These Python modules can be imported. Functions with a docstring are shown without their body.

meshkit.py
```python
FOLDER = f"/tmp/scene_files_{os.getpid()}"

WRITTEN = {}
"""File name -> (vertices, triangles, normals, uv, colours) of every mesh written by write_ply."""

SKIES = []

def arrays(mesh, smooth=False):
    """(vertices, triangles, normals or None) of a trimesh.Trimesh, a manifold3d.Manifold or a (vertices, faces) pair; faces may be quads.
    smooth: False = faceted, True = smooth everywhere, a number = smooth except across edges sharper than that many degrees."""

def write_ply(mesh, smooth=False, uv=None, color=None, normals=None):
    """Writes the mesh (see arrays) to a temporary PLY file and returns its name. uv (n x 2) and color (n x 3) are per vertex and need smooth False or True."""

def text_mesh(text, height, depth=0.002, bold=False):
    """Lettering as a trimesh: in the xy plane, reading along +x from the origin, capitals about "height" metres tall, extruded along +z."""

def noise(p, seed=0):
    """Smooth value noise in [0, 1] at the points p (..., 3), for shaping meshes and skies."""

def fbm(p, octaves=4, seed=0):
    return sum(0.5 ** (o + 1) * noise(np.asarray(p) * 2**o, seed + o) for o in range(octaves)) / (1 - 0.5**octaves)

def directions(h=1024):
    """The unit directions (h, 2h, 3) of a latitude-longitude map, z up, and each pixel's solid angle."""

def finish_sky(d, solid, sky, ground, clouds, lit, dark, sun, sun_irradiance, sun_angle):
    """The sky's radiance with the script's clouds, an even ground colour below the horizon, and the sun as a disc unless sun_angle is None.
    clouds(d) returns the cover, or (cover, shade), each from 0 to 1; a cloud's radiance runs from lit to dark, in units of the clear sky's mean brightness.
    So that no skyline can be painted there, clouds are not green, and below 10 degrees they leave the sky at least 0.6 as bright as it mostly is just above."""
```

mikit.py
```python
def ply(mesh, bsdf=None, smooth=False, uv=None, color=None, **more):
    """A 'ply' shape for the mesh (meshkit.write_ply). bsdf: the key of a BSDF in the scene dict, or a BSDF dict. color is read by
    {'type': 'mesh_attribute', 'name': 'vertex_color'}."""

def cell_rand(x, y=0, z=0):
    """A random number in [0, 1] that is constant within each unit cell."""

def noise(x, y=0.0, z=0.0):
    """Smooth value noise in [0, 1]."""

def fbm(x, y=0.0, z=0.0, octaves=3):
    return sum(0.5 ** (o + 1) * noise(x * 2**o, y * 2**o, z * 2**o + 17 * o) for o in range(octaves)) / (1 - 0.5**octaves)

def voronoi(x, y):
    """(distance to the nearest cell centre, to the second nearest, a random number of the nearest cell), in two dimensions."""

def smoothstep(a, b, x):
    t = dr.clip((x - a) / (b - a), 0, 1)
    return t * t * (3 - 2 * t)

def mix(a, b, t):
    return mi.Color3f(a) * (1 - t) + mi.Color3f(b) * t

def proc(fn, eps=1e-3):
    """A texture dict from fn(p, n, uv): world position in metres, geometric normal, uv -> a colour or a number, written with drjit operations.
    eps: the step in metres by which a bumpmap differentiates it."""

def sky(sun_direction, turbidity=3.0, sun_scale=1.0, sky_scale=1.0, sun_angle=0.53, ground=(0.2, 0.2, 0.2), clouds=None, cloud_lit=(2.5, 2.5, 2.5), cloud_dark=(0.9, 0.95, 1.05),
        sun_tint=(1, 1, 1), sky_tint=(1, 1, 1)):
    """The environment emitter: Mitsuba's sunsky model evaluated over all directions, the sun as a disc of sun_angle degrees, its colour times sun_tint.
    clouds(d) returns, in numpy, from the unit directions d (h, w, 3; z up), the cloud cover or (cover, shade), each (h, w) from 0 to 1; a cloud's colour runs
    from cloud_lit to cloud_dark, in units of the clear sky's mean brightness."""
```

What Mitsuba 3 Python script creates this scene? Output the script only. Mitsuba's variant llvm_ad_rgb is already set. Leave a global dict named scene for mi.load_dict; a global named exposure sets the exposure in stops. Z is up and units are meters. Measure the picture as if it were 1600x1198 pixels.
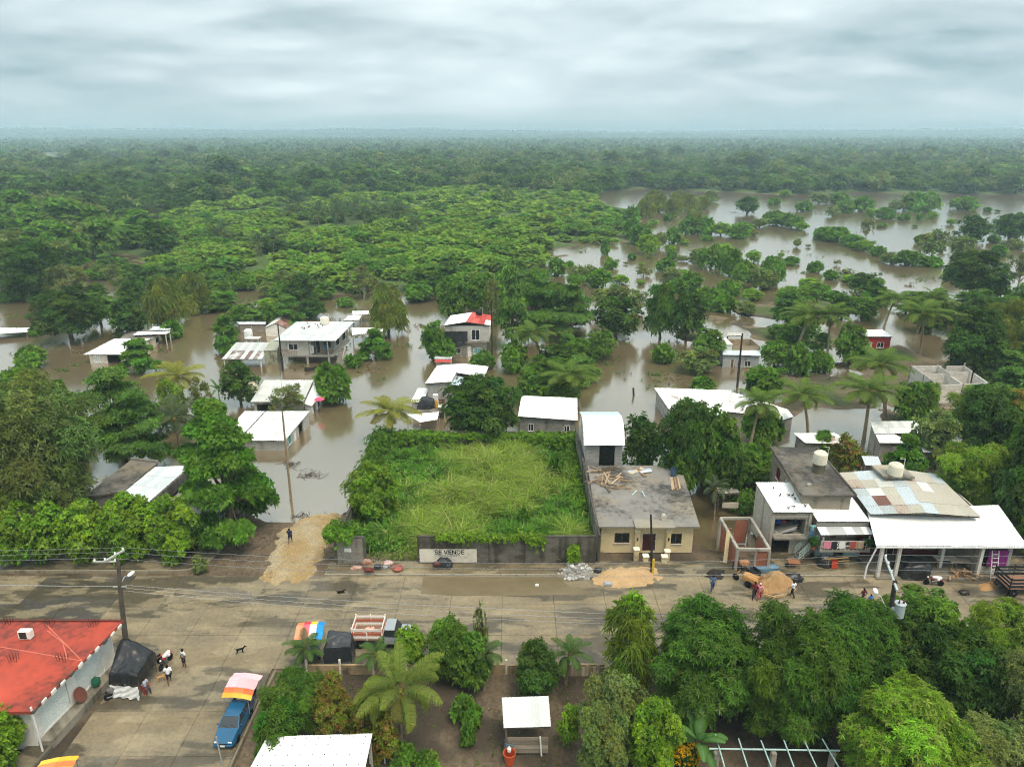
import math, numpy as np, trimesh, mitsuba as mi, drjit as dr, mikit, meshkit
import manifold3d as mf
from shapely.geometry import Polygon, Point, LineString
import shapely
T = mi.ScalarTransform4f
# ------------------------------------------------------------------ camera, light, air
F, PITCH, CZ, WZ = 1125.0, math.radians(19.1), 36.0, -0.5        # focal length in photo pixels, downward tilt, drone height, water level
scene, labels = {}, {}
scene['haze_air'] = {'type': 'homogeneous', 'albedo': {'type': 'rgb', 'value': [0.64, 0.86, 1.0]}, 'sigma_t': 0.00030}
scene['camera'] = {'type': 'perspective', 'fov': math.degrees(2 * math.atan(800 / F)), 'fov_axis': 'x', 'near_clip': 0.5, 'far_clip': 40000.0,
                   'to_world': T().look_at(origin=[0, 0, CZ], target=[0, math.cos(PITCH) * 10, CZ - math.sin(PITCH) * 10], up=[0, 0, 1]), 'medium': {'type': 'ref', 'id': 'haze_air'}}

def cloud_cover(d):
    z = np.maximum(d[..., 2], 0.0) + 0.16
    q = np.stack([d[..., 0] / z * 0.8, d[..., 1] / z * 0.8, z * 0.5], -1)
    big = meshkit.fbm(q * [0.55, 1.0, 1] + 3.1, 5, 1)
    fine = meshkit.fbm(q * [1.9, 3.0, 1] + 9.7 + big[..., None] * 1.4, 8, 2)
    puff = meshkit.fbm(d * [9, 9, 24] + 5.0, 6, 5)
    s = 3.1 * (0.52 * big + 0.48 * fine - 0.5) + 0.62
    low = np.clip((0.17 - d[..., 2]) / 0.17, 0, 1)
    s = s * (1 - 0.65 * low) + 0.36 * low - 0.9 * low * (1 - low) * np.clip((puff - 0.48) * 4.0, -0.4, 1)
    s = np.clip(s, 0, 1) * (1 - 0.9 * sm(0.3, 0.95, d[..., 2])) * 0.8 + 0.2 * (1 - sm(0.1, 0.8, d[..., 2]))    # an overcast sky is brightest overhead
    return np.ones_like(s), np.clip(s, 0, 1)
def sm(a, b, x):
    t = np.clip((x - a) / (b - a), 0, 1); return t * t * (3 - 2 * t)

scene['sky'] = mikit.sky([0.25, -0.35, 0.9], turbidity=4, sun_scale=0.24, sky_scale=1.0, sun_angle=26, clouds=cloud_cover,
                         cloud_lit=(1.58, 1.70, 1.73), cloud_dark=(0.41, 0.59, 0.66), ground=(0.08, 0.1, 0.05))
exposure = 2.98

# ------------------------------------------------------------------ helpers
def G(px, py, z=0.0):
    """The point at height z that the photograph shows at pixel (px, py)."""
    dx, dy = (px - 800) / F, (599 - py) / F
    c, s = math.cos(PITCH), math.sin(PITCH)
    d = np.array([dx, c + dy * s, dy * c - s])
    return np.array([0, 0, CZ]) + d * ((z - CZ) / d[2])

def ZT(Y, py):
    """The height at which a vertical line at distance Y meets the photograph's row py."""
    return CZ - Y * math.tan(PITCH + math.atan((py - 599) / F))

def XP(px, Y, z): return (px - 800) / F * (Y * math.cos(PITCH) - (z - CZ) * math.sin(PITCH))
def PXM(p):
    """Photo pixels per metre at the point p."""
    return F / (p[1] * math.cos(PITCH) - (p[2] - CZ) * math.sin(PITCH))

def lin(h):
    c = np.array([int(h[i:i + 2], 16) for i in (0, 2, 4)]) / 255.0
    return np.where(c < 0.04045, c / 12.92, ((c + 0.055) / 1.055) ** 2.4)

PAL, PALI = [], {}
def pal(h):
    if h not in PALI:
        PALI[h] = len(PAL); PAL.append(lin(h))
    return PALI[h]

def pcol(uv):
    flat = mi.Float(np.array(PAL, np.float32).ravel())
    return dr.gather(mi.Color3f, flat, mi.UInt32(dr.clip(uv.x, 0, len(PAL) - 1)))

N_, FB, SS, MX = mikit.noise, mikit.fbm, mikit.smoothstep, mikit.mix
DIRT = (0.050, 0.044, 0.032)
def fn_matte(p, n, uv):
    a = FB(p.x * 0.8, p.y * 0.8, p.z * 0.8); b = FB(p.x * 7, p.y * 7, p.z * 7, octaves=2)
    c = pcol(uv) * (0.78 + 0.26 * a + 0.18 * b)
    return MX(c, DIRT, SS(0.62, 0.30, a * 0.6 + b * 0.4 + (0.45 - uv.y * 0.5)) * 0.7)
def fn_wall(p, n, uv):
    u = p.x + p.y * 1.0
    streak = FB(u * 2.2, p.z * 0.25, 0.0); blot = FB(p.x * 1.1, p.y * 1.1, p.z * 1.4); g = N_(u * 14, p.z * 14)
    c = pcol(uv) * (0.80 + 0.30 * blot + 0.08 * g)
    m = SS(0.66, 0.34, streak * 0.55 + blot * 0.45 + (0.42 - uv.y * 0.5))
    return MX(c, DIRT, m * 0.8)
def fn_block(p, n, uv):
    u = dr.select(dr.abs(n.x) > dr.abs(n.y), p.y, p.x)
    row = dr.floor(p.z / 0.2)
    fu = u / 0.4 + row * 0.5
    fu = fu - dr.floor(fu); fv = p.z / 0.2 - row
    j = dr.maximum(SS(0.05, 0.0, dr.minimum(fu, 1 - fu)), SS(0.10, 0.0, dr.minimum(fv, 1 - fv)))
    cell = mikit.cell_rand(dr.floor(u / 0.4 + row * 0.5), row, 3)
    return fn_wall(p, n, uv) * (0.86 + 0.24 * cell) * (1 - 0.35 * j)
def fn_roof(p, n, uv):
    a = FB(p.x * 0.5, p.y * 0.5, p.z); b = FB(p.x * 3.1, p.y * 3.1, 0.5)
    c = pcol(uv) * (0.86 + 0.16 * a + 0.08 * b)
    rust = SS(0.60, 0.42, a * 0.65 + b * 0.35 + (0.40 - uv.y * 0.5))
    return MX(c, MX((0.16, 0.045, 0.022), (0.09, 0.05, 0.035), b), rust * 0.85)
def fn_slabroof(p, n, uv):
    a = FB(p.x * 0.28 + 3, p.y * 0.28, 0.0, octaves=4); b = FB(p.x * 2.2, p.y * 2.2, 0.5, octaves=4)
    c = MX(pcol(uv), pcol(uv) * mi.Color3f(1.14, 1.06, 0.92), SS(0.45, 0.70, FB(p.x * 0.5, p.y * 0.5, 7.0, octaves=4))) * (0.45 + 0.75 * a + 0.30 * b)
    return MX(c, (0.035, 0.033, 0.03), SS(0.60, 0.36, a * 0.6 + b * 0.4 + (0.40 - uv.y * 0.5)) * 0.85)
def fn_road(p, n, uv):
    a = FB(p.x * 0.13, p.y * 0.35, 1.0, octaves=4); b = FB(p.x * 0.55, p.y * 1.1, 2.0, octaves=5); g = FB(p.x * 7, p.y * 7, 0.0, octaves=3)
    w = FB(p.x * 0.22 + 7 + b * 0.8, p.y * 0.75, 3.0, octaves=5)
    c = MX(pcol(uv), (0.300, 0.240, 0.138), SS(0.36, 0.70, a * 0.6 + b * 0.4) * 0.8 * (1.15 - uv.y))
    c = MX(c, (0.105, 0.092, 0.062), SS(0.43, 0.57, w) * 0.80)
    c = MX(c, (0.42, 0.355, 0.225), SS(0.50, 0.66, FB(p.x * 0.45 + b * 1.5, p.y * 1.1, 6.0, octaves=5)) * 0.65)
    return c * (0.36 + 0.36 * b + 0.26 * g)
def fn_roadrough(p, n, uv):
    b = FB(p.x * 0.55, p.y * 1.1, 2.0, octaves=5); return 0.78 - 0.52 * SS(0.43, 0.57, FB(p.x * 0.22 + 7 + b * 0.8, p.y * 0.75, 3.0, octaves=5))
def fn_ground(p, n, uv):
    a = FB(p.x * 0.05, p.y * 0.05, 0.0, octaves=4); b = FB(p.x * 0.8, p.y * 0.8, 1.0, octaves=4); g = FB(p.x * 6, p.y * 6, 2.0, octaves=3)
    soil = MX((0.090, 0.068, 0.044), (0.19, 0.15, 0.10), b) * (0.55 + 0.8 * g)
    soil = MX(soil, (0.035, 0.030, 0.024), SS(0.5, 0.68, FB(p.x * 0.25, p.y * 0.25, 9.0)) * 0.7)
    green = MX((0.030, 0.058, 0.016), (0.085, 0.125, 0.035), b * 0.6 + g * 0.4)
    far = SS(66, 84, p.y + 10 * (a - 0.5)) * SS(WZ + 0.02, WZ + 0.3, p.z + 0.25 * (g - 0.5))
    return MX(soil, green, far)
def fn_water(p, n, uv):
    a = FB(p.x * 0.02, p.y * 0.02, 0.0, octaves=3)
    return MX((0.165, 0.120, 0.062), (0.205, 0.158, 0.092), a)
def fn_ripple(p, n, uv):
    return FB(p.x * 0.7, p.y * 1.1, 0.0, octaves=3) + 0.25 * N_(p.x * 4, p.y * 5)
def fn_bark(p, n, uv):
    return pcol(uv) * (0.6 + 0.8 * FB(p.x * 8, p.y * 8, p.z * 2.5))

def principled(tex, rough=0.8, spec=0.3, **k):
    return {'type': 'twosided', 'b': {'type': 'principled', 'base_color': tex, 'roughness': rough, 'specular': spec, **k}}
scene['m_matte'] = principled(mikit.proc(fn_matte), 0.85, 0.25)
scene['m_wall'] = principled(mikit.proc(fn_wall), 0.9, 0.2)
scene['m_block'] = principled(mikit.proc(fn_block), 0.95, 0.15)
scene['m_roof'] = principled(mikit.proc(fn_roof), 0.45, 0.4)
scene['m_slabroof'] = principled(mikit.proc(fn_slabroof), 0.8, 0.3)
scene['m_gloss'] = principled(mikit.proc(lambda p, n, uv: pcol(uv) * (0.9 + 0.15 * FB(p.x * 2, p.y * 2, p.z * 2))), 0.28, 0.5, clearcoat=0.6, clearcoat_gloss=0.9)
scene['m_road'] = principled(mikit.proc(fn_road), mikit.proc(fn_roadrough), 0.35)
scene['m_ground'] = principled(mikit.proc(fn_ground), 0.92, 0.2)
scene['m_bark'] = principled(mikit.proc(fn_bark), 0.9, 0.2)
VC = {'type': 'mesh_attribute', 'name': 'vertex_color'}
scene['m_leaf'] = {'type': 'principledthin', 'base_color': VC, 'roughness': 0.45, 'diff_trans': 0.7, 'spec_trans': 0.0, 'eta': 1.35}
scene['m_matteleaf'] = {'type': 'twosided', 'b': {'type': 'diffuse', 'reflectance': VC}}
scene['m_water'] = {'type': 'bumpmap', 'texture': mikit.proc(fn_ripple, eps=0.05), 'scale': 0.0022,
                    'bsdf': {'type': 'blendbsdf', 'weight': 0.40, 'murky': {'type': 'roughplastic', 'distribution': 'ggx', 'alpha': 0.02, 'int_ior': 1.5, 'diffuse_reflectance': mikit.proc(fn_water)},
                             'sheen': {'type': 'roughconductor', 'material': 'none', 'distribution': 'ggx', 'alpha': 0.02, 'specular_reflectance': {'type': 'rgb', 'value': [0.98, 0.93, 0.85]}}}}
scene['m_puddle'] = {'type': 'roughplastic', 'distribution': 'ggx', 'alpha': 0.05, 'int_ior': 1.34, 'diffuse_reflectance': mikit.proc(lambda p, n, uv: MX((0.150, 0.120, 0.066), (0.20, 0.165, 0.10), FB(p.x * 0.8, p.y * 1.5, 0.0, octaves=4)))}

def uniq(key):
    if key not in USED:
        USED.add(key); return key
    k = NEXT.get(key, 1)
    while f'{key}_{k:03d}' in USED: k += 1
    NEXT[key] = k + 1
    USED.add(f'{key}_{k:03d}'); return f'{key}_{k:03d}'
USED, NEXT = set(), {}

def tag(key, label=None, cat=None, group=None, kind=None):
    labels[key] = {k: v for k, v in (('label', label), ('category', cat), ('group', group), ('kind', kind)) if v}
    return key

def thing(name, label, cat, group=None):
    return tag(uniq(name), label, cat, group)

def cat(ms):
    ms = [m for m in ms if m is not None]
    vs, fs, n = [], [], 0
    for v, f in ms:
        vs.append(np.asarray(v, float)); fs.append(np.asarray(f, int) + n); n += len(v)
    return np.vstack(vs), np.vstack(fs)

def mesh(parent, name, m, col='888888', mat='m_matte', smooth=False, wear=0.15, label=None, **more):
    """One mesh of the scene: a part called name of parent, or the thing parent itself when name is None."""
    key = parent if name is None else uniq(parent + '__' + name)
    v, f = m if isinstance(m, tuple) else (np.array(m.vertices), np.array(m.faces))
    if f.shape[1] == 4: f = np.vstack([f[:, [0, 1, 2]], f[:, [0, 2, 3]]])
    uv = np.tile([pal(col) + 0.5, wear], (len(v), 1))
    scene[key] = mikit.ply((v, f), mat, smooth=smooth, uv=uv, **more)
    if label: labels[key] = {'label': label}
    return key

def box(x0, x1, y0, y1, z0, z1):
    v = np.array([[x, y, z] for z in (z0, z1) for x, y in ((x0, y0), (x1, y0), (x1, y1), (x0, y1))], float)
    f = np.array([[0, 3, 2, 1], [4, 5, 6, 7], [0, 1, 5, 4], [1, 2, 6, 5], [2, 3, 7, 6], [3, 0, 4, 7]])
    return v, np.vstack([f[:, [0, 1, 2]], f[:, [0, 2, 3]]])

def cbox(c, s, ax=None, bev=0.0):
    """A box of size s about c, turned to the frame ax, with chamfered edges."""
    s = np.asarray(s, float) / 2
    if bev > 0:
        pts = [[sx * (s[0] - (i != 0) * bev), sy * (s[1] - (i != 1) * bev), sz * (s[2] - (i != 2) * bev)] for i in range(3) for sx in (-1, 1) for sy in (-1, 1) for sz in (-1, 1)]
        h = mf.Manifold.hull_points(pts).to_mesh(); v, f = h.vert_properties[:, :3].astype(float), h.tri_verts
    else:
        v, f = box(-s[0], s[0], -s[1], s[1], -s[2], s[2])
    if ax is not None: v = v @ np.asarray(ax, float)
    return v + np.asarray(c, float), f

def rotz(a):
    c, s = math.cos(a), math.sin(a)
    return np.array([[c, s, 0], [-s, c, 0], [0, 0, 1.0]])           # rows: the turned axes

def frame(d):
    d = np.asarray(d, float); d = d / np.linalg.norm(d)
    a = np.cross(d, [0, 0, 1.0] if abs(d[2]) < 0.95 else [1.0, 0, 0]); a /= np.linalg.norm(a)
    return a, np.cross(d, a), d

def tube(pts, r, sides=6, cap=True):
    p = np.asarray(pts, float); r = np.broadcast_to(r, (len(p),))
    t = np.gradient(p, axis=0); t /= np.linalg.norm(t, axis=1, keepdims=True) + 1e-12
    ref = np.array([0, 0, 1.0]) if abs(t[:, 2]).max() < 0.93 else np.array([0.93, 0.36, 0.1])
    a = np.cross(t, ref); a /= np.linalg.norm(a, axis=1, keepdims=True) + 1e-12
    b = np.cross(t, a); an = np.arange(sides) * 2 * np.pi / sides
    v = (p[:, None] + r[:, None, None] * (np.cos(an)[None, :, None] * a[:, None] + np.sin(an)[None, :, None] * b[:, None])).reshape(-1, 3)
    i, j = np.meshgrid(np.arange(len(p) - 1), np.arange(sides), indexing='ij'); k = (j + 1) % sides
    q = np.stack([i * sides + j, (i + 1) * sides + j, (i + 1) * sides + k, i * sides + k], -1).reshape(-1, 4)
    f = np.vstack([q[:, [0, 1, 2]], q[:, [0, 2, 3]]])
    if cap:
        n = len(v); v = np.vstack([v, p[:1], p[-1:]]); js = np.arange(sides); ks = (js + 1) % sides; e = (len(p) - 1) * sides
        f = np.vstack([f, np.stack([js * 0 + n, js, ks], 1), np.stack([js * 0 + n + 1, e + ks, e + js], 1)])
    return v, f

def bar(a, b, w=0.05, h=None):
    a, b = np.asarray(a, float), np.asarray(b, float); x, y, d = frame(b - a)
    return cbox((a + b) / 2, [w, h or w, np.linalg.norm(b - a)], [x, y, d])

def lathe(c, prof, n=16):
    """A turned solid about the vertical through c, prof = [(radius, height)...] from the bottom up."""
    an = np.arange(n) * 2 * np.pi / n
    v = np.array([[c[0] + r * math.cos(t), c[1] + r * math.sin(t), c[2] + z] for r, z in prof for t in an])
    i, j = np.meshgrid(np.arange(len(prof) - 1), np.arange(n), indexing='ij'); k = (j + 1) % n
    q = np.stack([i * n + j, i * n + k, (i + 1) * n + k, (i + 1) * n + j], -1).reshape(-1, 4)
    m = len(v); v = np.vstack([v, [[c[0], c[1], c[2] + prof[0][1]], [c[0], c[1], c[2] + prof[-1][1]]]]); js = np.arange(n); ks = (js + 1) % n; e = (len(prof) - 1) * n
    return v, np.vstack([q[:, [0, 1, 2]], q[:, [0, 2, 3]], np.stack([js * 0 + m, ks, js], 1), np.stack([js * 0 + m + 1, e + js, e + ks], 1)])

def hull(pts):
    h = mf.Manifold.hull_points(np.asarray(pts, float).tolist()).to_mesh()
    return h.vert_properties[:, :3].astype(float), h.tri_verts

def ball(c, r, n=1):
    m = trimesh.creation.icosphere(n, 1.0)
    return np.array(m.vertices) * r + np.asarray(c, float), np.array(m.faces)

def prism(poly, z0, z1):
    """An upright prism over the ground polygon (a shapely polygon or a list of points)."""
    m = trimesh.creation.extrude_polygon(Polygon(poly) if not hasattr(poly, 'geom_type') else poly, z1 - z0, engine='earcut')
    return np.array(m.vertices) + [0, 0, z0], np.array(m.faces)

# ------------------------------------------------------------------ plants: leaf rosettes, crowns, palms
def rosettes(rng, base, axis, k, L, Wd, elev, droop, col, cvar=0.18, tip=None):
    """k leaves round each axis: (vertices, triangles, colours). Each leaf is a folded rhomb."""
    n = len(base)
    axis = axis / np.linalg.norm(axis, axis=1, keepdims=True)
    ref = np.where(np.abs(axis[:, 2:]) < 0.9, [[0, 0, 1.0]], [[1.0, 0, 0]])
    t1 = np.cross(axis, ref); t1 /= np.linalg.norm(t1, axis=1, keepdims=True); t2 = np.cross(axis, t1)
    az = (np.arange(k)[None] + rng.uniform(0, 1, (n, k))) * 2 * np.pi / k
    el = elev + rng.normal(0, 0.30, (n, k)); l = L * rng.uniform(0.7, 1.25, (n, k, 1))
    ra = np.cos(az)[..., None] * t1[:, None] + np.sin(az)[..., None] * t2[:, None]
    d = np.cos(el)[..., None] * ra + np.sin(el)[..., None] * axis[:, None]
    side = np.cross(d, axis[:, None] + 0 * d); side /= np.linalg.norm(side, axis=-1, keepdims=True) + 1e-9
    side = side + 0.35 * rng.normal(0, 1, (n, k, 1)) * np.cross(side, d)
    b = base[:, None] + 0 * d
    mid = b + d * l * 0.5; tp = b + d * l; tp[..., 2] -= droop * l[..., 0]; mid[..., 2] -= droop * l[..., 0] * 0.12
    w = Wd / L * l / 2
    v = np.stack([b, mid + side * w, tp, mid - side * w], 2).reshape(-1, 3)
    q = np.arange(n * k)[:, None] * 4
    f = np.vstack([q + [[0, 1, 2]], q + [[0, 2, 3]]])
    c = col[:, None] * (1 + cvar * rng.normal(0, 1, (n, k, 1)))
    if tip is not None:
        young = rng.uniform(0, 1, (n, 1, 1)) < tip[1]
        c = np.where(young, np.asarray(tip[0]) * (1 + 0.2 * rng.normal(0, 1, (n, k, 1))), c)
    c = np.repeat(np.clip(c, 0.004, 0.9)[:, :, None], 4, 2).reshape(-1, 3)
    return v, f, c

def cat3(ms):
    vs, fs, cs, n = [], [], [], 0
    for v, f, c in ms:
        vs.append(v); fs.append(f + n); cs.append(c); n += len(v)
    return np.vstack(vs), np.vstack(fs), np.vstack(cs)

def sph(rng, n, up=0.0):
    d = rng.normal(0, 1, (n, 3)); d[:, 2] += up
    return d / np.linalg.norm(d, axis=1, keepdims=True)

KINDS = {   # leaf colour, clump layout, leaf: (count per rosette, length, width, elevation, droop), young tips
    'mango':  dict(col=(0.040, 0.098, 0.022), n=46, cr=0.27, flat=0.85, leaf=(8, 0.34, 0.085, 0.15, 0.30), tip=((0.10, 0.15, 0.035), 0.10), dome=0.25),
    'dark':   dict(col=(0.030, 0.070, 0.020), n=40, cr=0.28, flat=0.80, leaf=(6, 0.30, 0.12, 0.25, 0.20), tip=((0.06, 0.12, 0.03), 0.10), dome=0.3),
    'broad':  dict(col=(0.050, 0.118, 0.024), n=38, cr=0.28, flat=0.75, leaf=(6, 0.30, 0.13, 0.25, 0.22), tip=((0.11, 0.19, 0.04), 0.14), dome=0.3),
    'bright': dict(col=(0.085, 0.180, 0.022), n=40, cr=0.27, flat=0.85, leaf=(6, 0.28, 0.13, 0.35, 0.15), tip=((0.16, 0.26, 0.04), 0.25), dome=0.4),
    'almond': dict(col=(0.048, 0.125, 0.024), n=40, cr=0.27, flat=0.38, leaf=(7, 0.36, 0.17, 0.30, 0.15), tip=((0.10, 0.20, 0.035), 0.2), dome=0.2, tiers=4),
    'tiered': dict(col=(0.052, 0.120, 0.034), n=34, cr=0.30, flat=0.30, leaf=(6, 0.30, 0.10, 0.2, 0.10), tip=((0.10, 0.19, 0.05), 0.2), dome=0.1, tiers=5),
    'olive':  dict(col=(0.072, 0.118, 0.046), n=44, cr=0.24, flat=0.8, leaf=(6, 0.30, 0.075, 0.3, 0.15), tip=((0.13, 0.16, 0.06), 0.15), dome=0.25, open=0.55),
    'willow': dict(col=(0.105, 0.150, 0.040), n=30, cr=0.27, flat=1.1, leaf=(7, 0.42, 0.05, -0.2, 0.75), tip=((0.15, 0.20, 0.06), 0.2), dome=0.5),
    'grey':   dict(col=(0.085, 0.135, 0.055), n=36, cr=0.25, flat=0.9, leaf=(7, 0.26, 0.10, 0.4, 0.10), tip=((0.13, 0.19, 0.07), 0.2), dome=0.4),
    'lime':   dict(col=(0.080, 0.165, 0.026), n=38, cr=0.25, flat=0.75, leaf=(8, 0.30, 0.075, 0.2, 0.25), tip=((0.20, 0.26, 0.05), 0.22), dome=0.3),
    'bamboo': dict(col=(0.135, 0.225, 0.045), n=26, cr=0.30, flat=1.2, leaf=(8, 0.36, 0.035, 0.3, 0.45), tip=((0.16, 0.22, 0.05), 0.25), dome=0.8),
    'copper': dict(col=(0.075, 0.110, 0.024), n=30, cr=0.28, flat=0.8, leaf=(6, 0.28, 0.12, 0.3, 0.15), tip=((0.20, 0.12, 0.035), 0.32), dome=0.4),
    'sparse': dict(col=(0.075, 0.105, 0.045), n=26, cr=0.22, flat=0.7, leaf=(5, 0.28, 0.08, 0.3, 0.1), tip=((0.12, 0.15, 0.07), 0.2), dome=0.2, open=0.28),
    'scrub':  dict(col=(0.085, 0.165, 0.032), n=26, cr=0.33, flat=0.8, leaf=(6, 0.34, 0.15, 0.4, 0.1), tip=((0.15, 0.24, 0.04), 0.3), dome=0.75),
    'shrub':  dict(col=(0.052, 0.128, 0.024), n=26, cr=0.33, flat=0.8, leaf=(6, 0.34, 0.15, 0.4, 0.1), tip=((0.11, 0.20, 0.04), 0.2), dome=0.75),
}

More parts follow.
